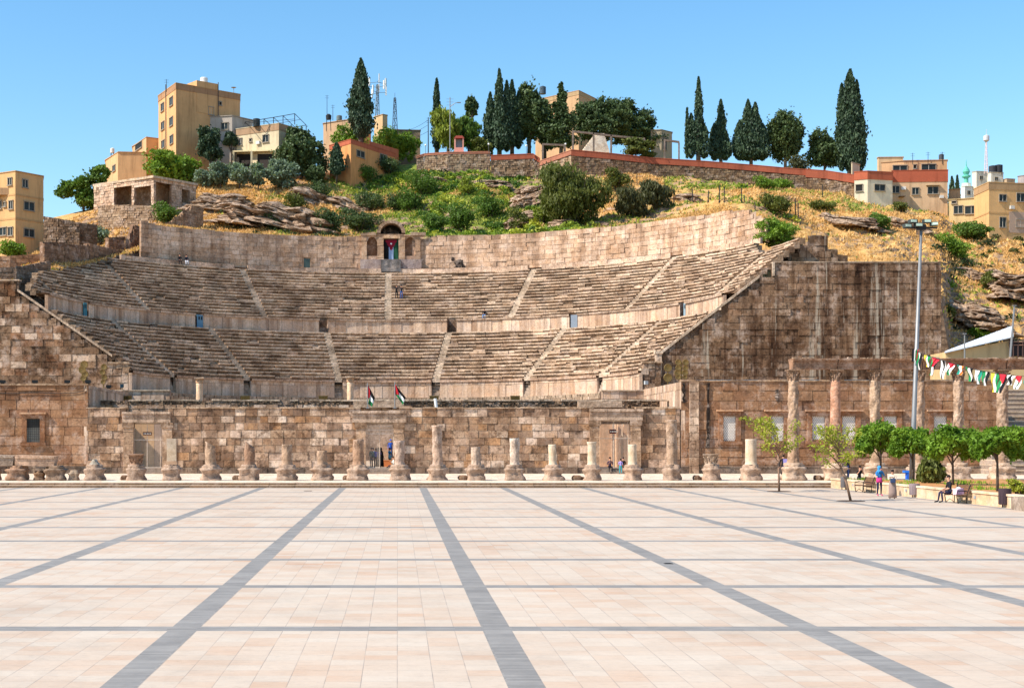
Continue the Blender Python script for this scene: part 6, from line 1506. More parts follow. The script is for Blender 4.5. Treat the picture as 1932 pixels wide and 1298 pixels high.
# left end: long blocks resting on worn stones
for i, (u0, u1, v0, v1, nm, lb, c) in enumerate(((14, 53, 879, 907, 'worn_pedestal', 'worn bulging pedestal under the left end of the long lintel slab', BR), (87, 124, 879, 907, 'worn_pedestal', 'dark worn pedestal under the right end of the long lintel slab', lin((150,128,110))),
        (65, 84, 889, 907, 'stone_block', 'small brown rounded stone between the two worn pedestals', lin((150,120,94))), (131, 149, 888, 907, 'stone_block', 'small squarish stone left of the first column pedestal', lin((176,158,140))), (-14, 2, 884, 907, 'stone_block', 'partly cropped stone at the left picture edge', BR))):
    w = (u1-u0)*S_; h = (v1-v0)*S_; root = thing(nm, lb, 'stone', (cx_((u0+u1)/2), YC, .3)); o = pedestal(root, w, h, i+30, col=c); o.name = 'block'
for i, (u0, u1, v0, v1, lb, c) in enumerate(((31, 108, 858, 880, 'long pale lintel slab bridging two worn pedestals at the left', lin((214,182,158))), (-30, 30.4, 857, 879, 'weathered grey slab beside the long lintel slab at the left edge', lin((190,172,156))))):
    g = MB(); w, h = (u1-u0)*S_, (v1-v0)*S_
    g.add([(-w/2, -.45, h*.12), (w/2-.15, -.45, 0), (w/2, -.5, h*.9), (-w/2, -.5, h), (-w/2, .45, h*.1), (w/2-.15, .45, 0), (w/2, .5, h*.9), (-w/2, .5, h)], [(0,1,2,3),(3,2,6,7),(1,5,6,2),(0,3,7,4),(4,7,6,5),(0,4,5,1)], c)
    g.box(-w/2+.05, w/2-.1, -.56, -.44, h*.72, h*.88, jitc(c, .05))
    o = g.build('lintel_slab', M_col); o.location = ((cx_(u0)+cx_(u1))/2, YC, cz_(v1)); tag(o, lb, 'stone slab')
for i, (u, lb) in enumerate(((233, 'fallen stone lump left of the pedestal with the brown capital'), (446, 'fallen stone lump left of the brown slanted stump'), (655, 'dark fallen stone lump left of the thick gnarled stump'), (874, 'dark fallen stone lump left of the short rounded stump'), (1089, 'fallen stone lump left of the rimmed white stump'), (1316, 'dark fallen stone lump left of the pale capital'), (1545, 'fallen stone lump right of the first tall colonnade column'))):
    g = MB(); g.lathe([(.28, 0), (.34, .12), (.33, .26), (.2, .36)], 9, jit=.14, col=jitc(lin((120,98,80)), .15), seed=i); g.rbox((.38, .1), .35, .3, 0, .22, i, lin((130,108,88)), jit=.04)
    o = g.build('fallen_stone', M_rub); o.location = (cx_(u), YC+.4, .3); tag(o, lb, 'stone')
# colonnade with entablature
COLS_U = [(1494, 9.6, 'first tall column of the colonnade, at its free left end', 'rough', lin((186,158,134))), (1576, 9.6, 'second colonnade column, with a smooth reddish upper shaft', 'mid', lin((200,160,136))), (1651, 9.2, 'third colonnade column, its bumpy shaft rising left of the floodlight mast', 'rough', lin((188,162,138))),
          (1734, 9, 'fourth colonnade column, mostly hidden behind the floodlight mast', 'rough', lin((186,158,134))), (1808, 9, 'fifth colonnade column, with a bumpy shaft under the bunting', 'rough', lin((190,164,142))), (1891, 9.6, 'last colonnade column in view at the right edge', 'rough', lin((182,156,134))), (1972, 9.6, 'colonnade column just outside the right edge', 'rough', lin((182,156,134)))]
for i, (u, rp, lb, st, col) in enumerate(COLS_U):
    root = thing('colonnade_column', lb, 'column', (cx_(u)+(.1 if i == 0 else 0), YC, .3), 0, 'tall columns carrying the entablature'); h = cz_(873)-.3
    pedestal(root, 40*S_, h, i+50, col=lin((206,182,162))); z1 = cz_(718)-.3; r0 = rp*S_
    if st == 'mid': shaft(root, r0*1.04, h, z1*.55, i, 'flat', jitc(col, .1), rough=.05, taper=1); shaft(root, r0*.98, z1*.55+.02, z1, i+9, 'flat', lin((202,154,128)), rough=.02, taper=.95)
    else: shaft(root, r0*1.05, h, z1, i+60, 'flat', col, rough=.085, taper=.92)
    capital(root, z1, cz_(697.5)-.3, r0*.95, i, lin((150,122,100)))
ent = thing('entablature', 'long weathered stone beam lying on the tall columns at the right', 'stone beam', (cx_(1494), YC, cz_(697)))
seg_u = [1492, 1578, 1657, 1737, 1812, 1895, 1990]
for i in range(6):
    g = MB(); x0, x1 = cx_(seg_u[i])-cx_(1494), cx_(seg_u[i+1])-cx_(1494)-.04; H1 = cz_(677)-cz_(697); c = jitc(lin((176,138,112)), .08)
    for (za, zb, e) in ((0, .22, .42), (.22, .44, .45), (.44, .66, .48), (.66, .82, .56), (.82, 1.0, .68)):
        g.box(x0, x1+rnd.uniform(-.03, 0), -e+rnd.uniform(-.01, .01), e, H1*za+.004, H1*zb, jitc(c, .06) if zb < 1 else jitc(lin((150,116,92)), .1))
    for k in range(5): xx = rnd.uniform(x0+.1, x1-.4); g.rbox((xx, rnd.uniform(-.3, .3)), rnd.uniform(.2, .5), .3, H1, H1+rnd.uniform(.03, .12), 0, lin((190,166,142)), jit=.02)
    g.build('beam', M_col, ent)
# two columns on the stage behind the stage wall
for u, v0, lb in ((376.5, 712, 'pale single column rising behind the stage wall, left one of two'), (661, 710, 'pale single column rising behind the stage wall left of the flags')):
    Yq = 130.5; root = thing('stage_column', lb, 'column', (PX(u, Yq), Yq, .79)); zt = ZV(v0, Yq)-.79
    shaft(root, .33, 0, zt-.55, int(u), 'flat', lin((228,196,168)), M_marble, .02, .93)
    g = MB(); g.lathe([(.32, zt-.55), (.36, zt-.5), (.34, zt-.3), (.42, zt-.12)], 14, jit=.04, col=lin((206,166,132))); g.rbox((0, 0), .92, .9, zt-.14, zt, 0, lin((216,190,166)), jit=.03); g.build('capital', M_col, root)
# flags on poles above the central gateway
JF = [lin((20,20,22)), lin((232,232,230)), lin((30,110,64)), lin((190,36,48))]
def flag_mesh(w, h, nx, ny, fn, root, name='flag', star=False):
    g = MB(); vs = [fn(i/nx, j/ny) for j in range(ny+1) for i in range(nx+1)]; fs = []; cs = []
    for j in range(ny):
        for i in range(nx):
            a, b = (i+.5)/nx, (j+.5)/ny; fs.append((j*(nx+1)+i, j*(nx+1)+i+1, (j+1)*(nx+1)+i+1, (j+1)*(nx+1)+i))
            c = JF[2] if b < 1/3 else (JF[1] if b < 2/3 else JF[0])
            if a < .5*(1-abs(b-.5)*2): c = JF[3]
            cs.append(c)
    g.add(vs, fs, cs); return g.build(name, M_cloth, root, True)
YP = YF+1.2
for u, vt, lb, droop, off in ((693.5, 724, 'limp flag of red green and white stripes on the left pole over the central gateway', 1, 0), (745, 722, 'flag with a red triangle streaming to the right, right pole over the central gateway', 0, 0)):
    z0 = ZV(770, YP); zt = ZV(vt, YP); root = thing('flagpole', lb, 'flag', (PX(u, YP), YP, z0)); L = zt-z0
    g = MB(); g.tube([(0, 0, 0), (0, 0, L)], .05, 7); g.sphere((0, 0, L), .07, 6); g.rbox((0, 0), .3, .3, -.02, .06, 0); g.build('pole', M_grey, root)
    if droop: fn = lambda a, b: (.05+.35*a*b+.12*math.sin(a*9)*(1-b)+.25*a, .06*math.sin(a*12+b*3), L-.1-1.15*(1-b)-1.15*a*(.8+.2*b))
    else: fn = lambda a, b: (.03+.72*a+.16*(b)*a+.1*(b-.5)*a, .08*math.sin(a*10+b*4), L-.15-.85*(1-b)*(1-.25*a)-1.15*a)
    flag_mesh(2, 1, 18, 12, fn, root)
root = MB(); root.tube([(.12, 0, 0), (0, 0, .85)], .14, 10, lin((226,226,224))); root.rbox((.12, 0), .4, .35, -.02, .04, 0, lin((200,190,180))); o = root.build('white_post', M_attr); o.location = (PX(821, YP), YP, ZV(770, YP)); tag(o, 'short white leaning cylinder on the stage wall right of the flags', 'post')
# big flag hung in the shrine doorway
ysh = CY+45.2-.12; g = MB(); x0, x1 = PX(724.5, ysh), PX(751.5, ysh); z0, z1 = ZV(496, ysh), ZV(453, ysh); nx, ny = 18, 22
vs = [(x0+(x1-x0)*i/nx, ysh+.05*math.sin(i*.9+j*.25), z0+(z1-z0)*j/ny) for j in range(ny+1) for i in range(nx+1)]; fs = []; cs = []
for j in range(ny):
    for i in range(nx):
        a, b = (i+.5)/nx, (j+.5)/ny; fs.append((j*(nx+1)+i, j*(nx+1)+i+1, (j+1)*(nx+1)+i+1, (j+1)*(nx+1)+i))
        c = lin((16,16,20)) if a < 1/3 else (lin((150,170,200)) if a < 2/3 else lin((24,70,50)))  # doorway shade put into the stripe colours: white turned blue, others dulled
        if (1-b) < .5*(1-abs(a-.5)*2.3): c = lin((130,24,48))
        cs.append(c)
g.add(vs, fs, cs)
xm, zm, yy = (x0+x1)/2, z1-(z1-z0)*.17, ysh-.08; st = []
for k in range(14): a = math.pi/2+k*math.pi/7; rr = .16 if k % 2 == 0 else .07; st.append((xm+rr*math.cos(a), yy, zm+rr*math.sin(a)))
g.add(st, [tuple(range(14))], lin((240,240,240)))
tag(g.build('hanging_flag', M_cloth, None, True), 'large black, white and green flag with a red triangle hanging in the shrine doorway', 'flag')
# stage lighting boxes on the orchestra ledge & gilded floodlight clusters
for u, lb in ((463, 'yellow-brown lamp box on the ledge, below the left stairway'), (610, 'yellow-brown lamp box on the ledge left of the stage column near the flags'), (819, 'yellow-brown lamp box on the ledge above the leaning white cylinder'), (972, 'yellow-brown lamp box on the ledge, rightmost of those facing front'), (240, 'yellow-brown lamp box at the end of the left hall return wall')):
    Yb = 131.5 if u != 240 else 139; root = thing('lamp_box', lb, 'lamp', (PX(u, Yb), Yb, ZV(755, Yb))); g = MB(); h = 7.5*Yb/F
    g.box(-.42, .42, -.2, .2, .02, h, (1, 1, 1)); g.box(-.46, .46, -.24, .22, h, h+.04); g.build('housing', M_gold, root); g = MB(); [g.box(-.38+k*.26, -.16+k*.26, -.22, -.2, .08, h-.06, lin((90,70,30))) for k in range(3)]; g.build('lens', M_attr, root)
    g = MB(); g.box(-.3, -.24, -.05, .05, -6.0, .02, (1, 1, 1)); g.box(.24, .3, -.05, .05, -6.0, .02); g.build('support', M_dark, root)
def flood(label, u, v0, v1, Y, heads, zbase, rz=0):
    root = thing('floodlight_cluster', label, 'floodlight', (PX(u, Y), Y, zbase)); g = MB(); L = ZV(v0, Y)-zbase; g.tube([(0, 0, 0), (0, 0, L-.2)], .06, 7); g.build('pole', M_gold, root)
    for (x, z, r_) in heads:
        zz = z*L; g = MB(); n = 12; vs = []
        prof = [(.05, .28), (r_*.6, .2), (r_, -.05), (r_*.9, -.1), (r_*.3, -.06)]
        for (rr, y) in prof: vs += [(x+rr*math.cos(2*math.pi*k/n), y, zz+rr*math.sin(2*math.pi*k/n)) for k in range(n)]
        fs = [(i*n+k, i*n+(k+1) % n, (i+1)*n+(k+1) % n, (i+1)*n+k) for i in range(len(prof)-1) for k in range(n)]+[tuple(range((len(prof)-1)*n, len(prof)*n))]
        g.add(vs, fs); g.bar((0, .1, zz), (x, .1, zz), .05); g.build('lamp_head', M_gold, root)
    return root
zL, zR = ZV(727, YF)+.16, ZR+.16
flood('gilded floodlight stack with four heads on the left hall roof', 158, 684, 727, YF+.6, [(.05, .9, .36), (-.12, .66, .34), (.12, .45, .32), (-.02, .26, .28)], zL)
flood('slimmer gilded floodlight stack further back on the left return wall', 195.5, 688, 727, YF+7, [(.05, .9, .3), (-.08, .68, .28), (.08, .45, .28), (-.02, .26, .24)], zL-.14)
flood('gilded floodlight pair seen as two rings on the right return wall', 1260, 686, 722, YF+8, [(0, .8, .38), (0, .34, .42)], zR-.14)
flood('gilded floodlight block of eight heads on the corner of the right hall', 1286, 680, 720, YF+.8, [(-.3, .9, .28), (.35, .9, .28), (-.3, .62, .26), (.35, .62, .26), (-.35, .38, .3), (.3, .38, .28), (-.3, .16, .24), (.3, .16, .2)], zR)
for u, lb in ((5, 'black floodlight at the left edge of the left hall roof'), (66, 'black floodlight in the middle of the left hall roof'), (127, 'black floodlight left of the gilded stack on the left hall roof'), (166, 'pale-faced floodlight at the foot of the tall gilded stack'), (205, 'black floodlight at the foot of the slimmer gilded stack')):
    yy = YF+.5 if u < 170 else YF+8; root = thing('floodlight', lb, 'floodlight', (PX(u, yy), yy, zL-.02 if u < 170 else zL-.16)); g = MB(); g.rbox((0, 0), .5, .25, .08, .34, .2); g.build('housing', M_dark, root); g = MB(); g.rbox((0, 0), .3, .1, 0, .1); g.build('bracket', M_dark, root)
for u, v, yy, lb in ((1219, 722, YA-1.6, 'white floodlight hung on the small side block left of the right hall'), (230, 728, YA-1.6, 'dark blue floodlight beside the left end of the podium')):
    g = MB(); a = P(u, v, yy); g.rbox((0, 0), .34, .25, -.18, .18, .3, lin((176,180,182) if u > 700 else (40,70,84))); g.bar((0, .1, -.2), (0, .55, -.35), .05, lin((60,60,60))); o = g.build('floodlight', M_attr); o.location = a; tag(o, lb, 'floodlight')
for u, v, w_, lb in ((1261, 1063, .22, 'small dark drain cover in the stripe right of the plaza centre'), (581, 926, .5, 'small slotted drain near the foot of the steps')):
    yy = yground(v); o_ = MB(); o_.box(-w_/2, w_/2, -w_/2, w_/2, .002, .012, lin((70,68,66))); [o_.box(-w_/2+.04, w_/2-.04, -w_/2+.05+k*w_/6, -w_/2+.08+k*w_/6, .012, .016, lin((30,30,30))) for k in range(5)]
    o = o_.build('drain_cover', M_attr); o.location = (PX(u, yy), yy, 0); tag(o, lb, 'drain')
# ------------------------------------------------------------------ planter, trees and square furniture
PXW = 29.3
pl = thing('planter_wall', 'low pale stone retaining wall of the raised garden bed at the right', 'planter wall', (PXW, 80, 0))
mb = MB(); y = 60.0
while y < YS-.1:
    wv = min(rnd.uniform(1.2, 2.0), YS-.1-y); c = jitc(lin((206,184,158)), .08)
    mb.box(PXW+rnd.uniform(-.01, .01), PXW+.4, y+.01, y+wv-.01, 0, .56, c); mb.box(PXW-.05, PXW+.45, y, y+wv-.012, .56, .66, jitc(lin((220,202,180)), .06)); y += wv
mb.box(PXW, PXW+61, 59.6, 60.0, 0, .62, lin((206,184,158)))
under(mb.build('stonework', M_marble), pl)
for yy in (91, 86.2, 81.5, 76.5, 71.8, 67.0):
    g = MB(); g.box(PXW-.03, PXW, yy-.12, yy+.12, .28, .42, lin((150,150,150))); under(g.build('recessed_light', M_attr), pl)
mb = MB(); mb.box(PXW-.6, PXW+.1, 63.0, 66.2, 0, .62, lin((140,128,120))); 
o = mb.build('stone_bench', M_marble); tag(o, 'grey stone bench block at the right edge against the planter wall', 'bench')
nx, ny = 30, 60; vs = [(PXW+.4+(60*i/nx), 60+(YS-.2-60)*j/ny, .52+.08*vnoise(np.array([i*.7]), np.array([j*.9]))[0]) for j in range(ny+1) for i in range(nx+1)]
mb = MB(); mb.add(vs, [(j*(nx+1)+i, j*(nx+1)+i+1, (j+1)*(nx+1)+i+1, (j+1)*(nx+1)+i) for j in range(ny) for i in range(nx)])
m, t, b = newmat('garden_soil'); c = mix(t, ramp(t, noise_node(t, 1.5, 7, .7), [(.3, lin((150,96,52))), (.7, lin((206,150,96)))]), lin((104,128,48)), ramp(t, noise_node(t, .35, 4, .6), [(.6, 0), (.68, 1)])); t.links.new(c, b.inputs['Base Color'])
tag(mb.build('garden_soil', m, None, True), None, None, kind='structure')
# lawn tufts
n = 9000; X = NR.uniform(PXW+.5, PXW+12, n); Y = NR.uniform(62, YS-.4, n); k = (fbm(X*.5, Y*.35, 3, 77) > .12); X, Y = X[k], Y[k]; m_ = len(X); a = NR.uniform(0, 3.14, m_); wd = .05; V = np.stack([np.stack([X-np.cos(a)*wd, Y-np.sin(a)*wd, np.full(m_, .5)], -1), np.stack([X+np.cos(a)*wd, Y+np.sin(a)*wd, np.full(m_, .5)], -1), np.stack([X+NR.normal(0, .05, m_), Y, NR.uniform(.62, .8, m_)], -1)], 1).reshape(-1, 3)
o = np_mesh('lawn', V, np.arange(len(V)).reshape(-1, 3), np.array([lin((120,150,44))])*NR.uniform(.7, 1.3, (m_, 1)), M_leaf); tag(o, 'patches of short green grass in the raised garden bed', 'grass', kind='stuff')
def round_tree(u, vb, Y, vt, vlow, wpx, label, seed):
    x = PX(u, Y); zt, zl = ZV(vt, Y)-.55, ZV(vlow, Y)-.55
    r = random.Random(seed); W = 1.0
    bl = [(r.uniform(-.5, .5), r.uniform(-.5, .5), r.uniform(.4, .75), .42, .62) for _ in range(9)]+[(0, 0, .6, .6, .85), (-.6, 0, .25, .4, .55), (.6, 0, .25, .4, .55)]
    return tree('broad', 'round_crowned_tree', label, (x, Y, .55), zt, wpx*Y/F, 'clipped trees in the raised garden', n=13000, leaf=.12, blobs=bl, tb=zl, seed=seed, up=-.25, col='bright' if False else 'garden', tr=.07, shell=.5)
COLS['garden'] = ((.06,.14,.012), (.26,.40,.035))
round_tree(1662, 905, 95, 797, 862, 100, 'clipped dark-green tree farthest left in the garden bed, above the standing women', 3)
round_tree(1722, 908, 91.5, 806, 864, 98, 'clipped tree whose crown sits just right of the floodlight mast foot', 5)
round_tree(1798, 915, 84, 801, 868, 104, 'clipped tree with a full round crown, second from the right edge', 8)
round_tree(1882, 930, 74, 804, 868, 106, 'clipped tree nearest the right edge with a straight bare trunk', 12)
round_tree(1955, 930, 80, 806, 868, 100, 'clipped tree cut off by the right edge', 17)
tree('cypress', 'small_conifer', 'bushy dark little conifer in the garden bed beside the mast', (PX(1757, 88), 88, .55), ZV(852, 88)-.55, 40*88/F, n=2400, leaf=.16, tb=.1, col='shrub', blobs=[(0, 0, 1, 1.1), (.4, .1, .7, .7), (-.45, 0, .65, .7)], tr=.06)
tree('broad', 'shrub', 'small yellow-green bush in the garden bed at the right edge', (PX(1921, 70), 70, .55), .75, 1.1, cat='shrub', n=900, leaf=.09, col='sapling', nb=6, tb=.02)
def sapling(u, Y, vt, label, lean, seed, w_):
    x = PX(u, Y); h = ZV(vt, Y); root = thing('sapling', label, 'tree', (x, Y, 0)); r = random.Random(seed); g = MB()
    g.tube([(0, 0, 0), (lean*.3, 0, h*.25), (lean*.8, 0, h*.52)], [.075, .06, .05], 8, lin((140,110,90))); pts = []
    for k in range(15):
        a = r.uniform(0, 6.28); zz = h*(.45+.5*k/12); L = w_*(1.05-.55*abs(k/12-.35))*r.uniform(.5, 1)*.5; e = Vector((lean+L*math.cos(a), L*math.sin(a)*.8, min(h, zz+L*.55))); s = Vector((lean*(.8), 0, h*(.42+.3*k/12)))
        md = s.lerp(e, .5)+Vector((0, 0, .08)); g.tube([s, md, e], [.03, .02, .008], 5, lin((140,110,90)))
        for q in range(80): t_ = .35+.75*r.random(); p = s.lerp(e, t_)+Vector((r.gauss(0, .19), r.gauss(0, .19), r.gauss(.03, .06))); pts.append(p)
    g.build('trunk', M_attr, root, True); pts = np.array([tuple(p) for p in pts]); V, Q = leaf_quads(pts, .085, -.1, 2.0); np_mesh('crown', V, Q, leaf_cols(pts, *COLS['sapling']), M_leaf, root)
    g = MB(); g.lathe([(.75, .005), (.72, .02), (.1, .03)], 20, jit=0, col=lin((70,54,42))); g.build('tree_pit', M_attr, root)
sapling(1470, yground(927), 792, 'young yellow-green sapling with a thin straight trunk in the plaza, left one', -.08, 5, 4.3)
sapling(1605, yground(945), 808, 'young yellow-green sapling with a leaning trunk in front of the garden bed', -.75, 9, 3.4)
# floodlight mast with bunting
XM, YM = PX(1720, 92.5), 92.5; HM = ZV(430, YM)-.55
mast = thing('floodlight_mast', 'very tall slim grey floodlight mast standing in the garden bed', 'floodlight mast', (XM, YM, .55)); lean = (1738-1720)*YM/F
mast.location.x = XM+.0
g = MB(); g.tube([(0, 0, -.1), (lean*.1, 0, HM*.1), (lean, 0, HM)], [.19, .17, .085], 14); g.rbox((0, 0), .55, .55, 0, .1); g.build('pole', M_grey, mast, True)
g = MB(); g.bar((lean-1.15, 0, HM), (lean+1.05, 0, HM), .12); g.rbox((lean, 0), .5, .4, HM-.15, HM+.2); g.build('crossbar', M_dark, mast)
for k, (dx, rz, hz_) in enumerate(((-.95, .3, 0), (-.25, .1, .05), (.75, -.35, .12), (-.6, .2, .3), (.3, 0, .3))):
    g = MB(); x = lean+dx
    g.rbox((x, -.15), .48, .4, HM+hz_-.02, HM+hz_+.22, rz, lin((60,66,64))); g.rbox((x, -.36), .4, .03, HM+hz_+.02, HM+hz_+.18, rz, lin((190,214,196))); g.build('lamp_head', M_attr, mast)
bn = thing('bunting', 'string of small national flags sagging from the mast to the right edge', 'bunting', tuple(P(1725, 662, YM)))
A = P(1724, 663, YM); B = P(2060, 712, 80); pts = []
for k in range(41):
    f = k/40; p = A.lerp(B, f)+Vector((0, 0, -1.15*math.sin(math.pi*f)**1.0*.55)); pts.append(p-A)
g = MB(); g.tube(pts, .02, 4, lin((40,40,44))); bs = g.build('string', M_attr, bn)
PAT = [[(3, 'tri'), (2,), (1,), (0,)], [(4,), (1,), (4,)], [(1,), (3,), (1,)]]
YL = lin((226,196,60)); TE = lin((30,128,110)); OR_ = lin((220,130,60)); WT = lin((236,232,228)); RD_ = lin((206,44,60)); GR = lin((30,128,74)); BK = lin((22,22,26))
designs = [(GR, WT, BK, None), (YL, WT, GR, None), (GR, WT, BK, RD_), (WT, BK, WT, None), (WT, GR, WT, RD_), (TE, WT, OR_, None), (GR, WT, BK, None), (WT, WT, TE, None)]
k = 0; f = .012
while f < .97:
    L = len(pts)-1; i = f*L; i0 = int(i); p = Vector(pts[i0]).lerp(Vector(pts[min(L, i0+1)]), i-i0); q = Vector(pts[min(L, int(i+1.0))]); d = (q-p).normalized()
    ds = designs[k % len(designs)]; w_ = rnd.uniform(.5, .66); h_ = rnd.choice((.6, .8, 1.15, 1.2, .9)); sw = rnd.uniform(-.25, .25); tw = rnd.uniform(0, 6)
    nx, ny = 9, 8; vs = [p+d*(w_*a/nx*(1-.45*b/ny))+Vector((sw*(b/ny)+.05*math.sin(tw+b*.8), .09*math.sin(tw+a*.9+b*.6), -h_*b/ny)) for b in range(ny+1) for a in range(nx+1)]; fs = []; cs = []
    for b in range(ny):
        for a in range(nx):
            fs.append((b*(nx+1)+a, b*(nx+1)+a+1, (b+1)*(nx+1)+a+1, (b+1)*(nx+1)+a)); c = ds[min(2, a//3)]
            if ds[3] and b/ny < .5*(1-abs((a+.5)/nx-.5)*2): c = ds[3]
            cs.append(c)
    g = MB(); g.add(vs, fs, cs); g.build('flag', M_cloth, bn); k += 1; f += rnd.uniform(.042, .058)
g = MB(); nx = 5
for kk, c in enumerate((BK, WT, GR, RD_)):
    g.add([(-.22+.1*kk, -.22, .1-.05*kk), (-.1+.1*kk, -.24, .12), (-.12+.08*kk, -.22, -.75+.1*kk), (-.25+.1*kk, -.2, -.7)], [(0,1,2,3)], c)
g.build('flag', M_cloth, bn)
# benches, bins
def bench(label, x, y, rz):
    root = thing('bench', label, 'bench', (x, y, 0), rz)
    g = MB()
    for k in range(5): g.box(-.95, .95, .02+k*.095, .1+k*.095, .42, .45, (1, 1, 1))
    g.build('seat', M_wood, root); g = MB()
    for k in range(4):
        z = .52+k*.11; yb = .52+.05*k; g.add([(-.95, yb, z), (.95, yb, z), (.95, yb+.04, z+.09), (-.95, yb+.04, z+.09), (-.95, yb+.03, z-.01), (.95, yb+.03, z-.01), (.95, yb+.07, z+.08), (-.95, yb+.07, z+.08)], [(0,1,2,3),(7,6,5,4),(3,2,6,7),(0,4,5,1),(1,5,6,2),(0,3,7,4)], (1, 1, 1))
    g.build('backrest', M_wood, root)
    for s in (-.8, .8):
        g = MB(); g.tube([(s, .05, 0), (s, -.02, .42), (s, .0, .62), (s, .25, .66), (s, .52, .62)], .025, 6); g.tube([(s, .48, 0), (s, .5, .45), (s, .68, .98)], .025, 6); g.tube([(s, .0, .4), (s, .5, .4)], .02, 6); g.tube([(s, .05, .02), (s, .25, .2), (s, .48, .02)], .018, 6); g.build('leg_frame', M_dark, root)
    return root
bench('metal and wood bench with the seated man near the right edge', PXW-.75, 73.0, R(-90))
bench('empty wooden bench behind the two standing women', PXW-.75, 87.5, R(-90))
def bin_(label, x, y, c, r_=.27, h=.85):
    root = thing('litter_bin', label, 'bin', (x, y, 0)); g = MB(); g.lathe([(r_*.92, .14), (r_*.95, .18), (r_, h), (r_*.98, h+.03), (r_*.9, h+.03), (r_*.85, h-.1)], 18, col=lin(c)); g.build('bucket', M_attr, root)
    g = MB(); [g.rbox((r_*.84*math.cos(a)*(1+.1), r_*.84*math.sin(a)*1.1), .03, .03, .17, h-.02, a, tuple(x*.6 for x in lin(c))) for a in [k*math.pi/7 for k in range(14)]]; g.build('slats', M_attr, root)
    g = MB(); g.bar((-.12, 0, 0), (-.12, 0, .3), .05); g.bar((.12, 0, 0), (.12, 0, .3), .05); g.build('stand', M_dark, root)
bin_('grey slatted litter bin beside the steps at the corner of the garden bed', PX(1592, yground(923.5)), yground(923.5), (110,104,104), .21, .8)
bin_('grey litter bin against the planter wall between the two benches', PX(1727, yground(938))-.05, yground(938), (136,120,122), .29, .75)
bin_('dark brown litter bin at the right edge by the stone seat block', PX(1896, yground(957)), yground(957), (64,48,54), .3, .88)
root = thing('blue_bin', 'bright blue bin standing on the pavement left of the mast', 'bin', (PX(1714, 101), 101, .3)); g = MB(); g.rbox((0, 0), .34, .34, 0, .6, 0, lin((30,90,190))); g.rbox((-.05, 0), .6, .4, .6, .75, 0, lin((40,110,210))); g.build('body', M_attr, root)
# far right: steps of the small theatre, house with a pale sheet roof, posts
g = MB()
for k in range(18): g.box(PX(1893, 118), PX(2060, 118), 118+k*.75, 131.8, .3+k*.42, .3+(k+1)*.42-.1, jitc(lin((150,140,134)), .25)); g.box(PX(1893, 118), PX(2060, 118), 118+k*.75-.06, 131.8, .3+(k+1)*.42-.1, .3+(k+1)*.42, jitc(lin((190,178,164)), .1))
tag(g.build('stone_steps', M_step), 'grey stone steps climbing behind the last colonnade column at the right edge', 'steps')
hr = thing('sheet_roofed_building', 'tan building under a sloping white sheet roof at the right edge', 'building', (PX(1800, 139), 139, 8)); Yh = 139
g = MB(); poly = [(PX(1784, Yh), Yh), (PX(1903, Yh), Yh), (PX(2060, Yh), Yh), (PX(2060, Yh), Yh+5), (PX(1784, Yh), Yh+5)]; zt5 = [ZV(665, Yh), ZV(643, Yh), ZV(643, Yh), ZV(643, Yh), ZV(665, Yh)]
g.prism(poly, 3, zt5, lin((206,176,130))); under(g.build('wall', M_plas), hr)
g = MB(); a = P(1782, 664, Yh-.6); b = P(1912, 634, Yh-.6); c = P(1912, 614, Yh+6); d = P(1786, 661, Yh+6)
g.add([a, b, c, d, a+Vector((0,0,-.12)), b+Vector((0,0,-.12)), c+Vector((0,0,-.12)), d+Vector((0,0,-.12))], [(0,1,2,3),(7,6,5,4),(0,4,5,1),(1,5,6,2),(2,6,7,3),(3,7,4,0)], lin((214,220,228)))
for k in range(1, 12):
    p, q = a.lerp(b, k/12), d.lerp(c, k/12); g.bar(p+Vector((0,0,.03)), q+Vector((0,0,.03)), .06, lin((190,198,208)))
under(g.build('sheet_roof', M_attr), hr)
g = MB()
for u in (1905, 1912, 1921, 1930): g.bar(P(u, 675, Yh-.3), P(u, 640, Yh-.3), .12, lin((70,50,46)))
for v in (645, 651): g.bar(P(1903, v, Yh-.3), P(2040, v, Yh-.3), .10, lin((150,110,90)))
g.box(PX(1908, Yh), PX(2050, Yh), Yh-.25, Yh, ZV(672, Yh), ZV(645, Yh), lin((36,28,30)))
under(g.build('railing', M_attr), hr)
for u, v0, v1, tp, lb, rr in ((1905, 577, 676, 9, 'tall pale metal post leaning beside the sheet-roofed building', .12), (1820, 630, 676, 0, 'short pale post in front of the sheet-roofed building', .08)):
    m_, t_ = pole('metal_post', lb, u, v0, v1, Yh-2, rr, 'post', tiltpx=tp, mat=M_grey); g = MB(); g.rbox((t_.x, 0), .3, .3, t_.z-.02, t_.z+.05); g.build('cap', M_grey, m_)
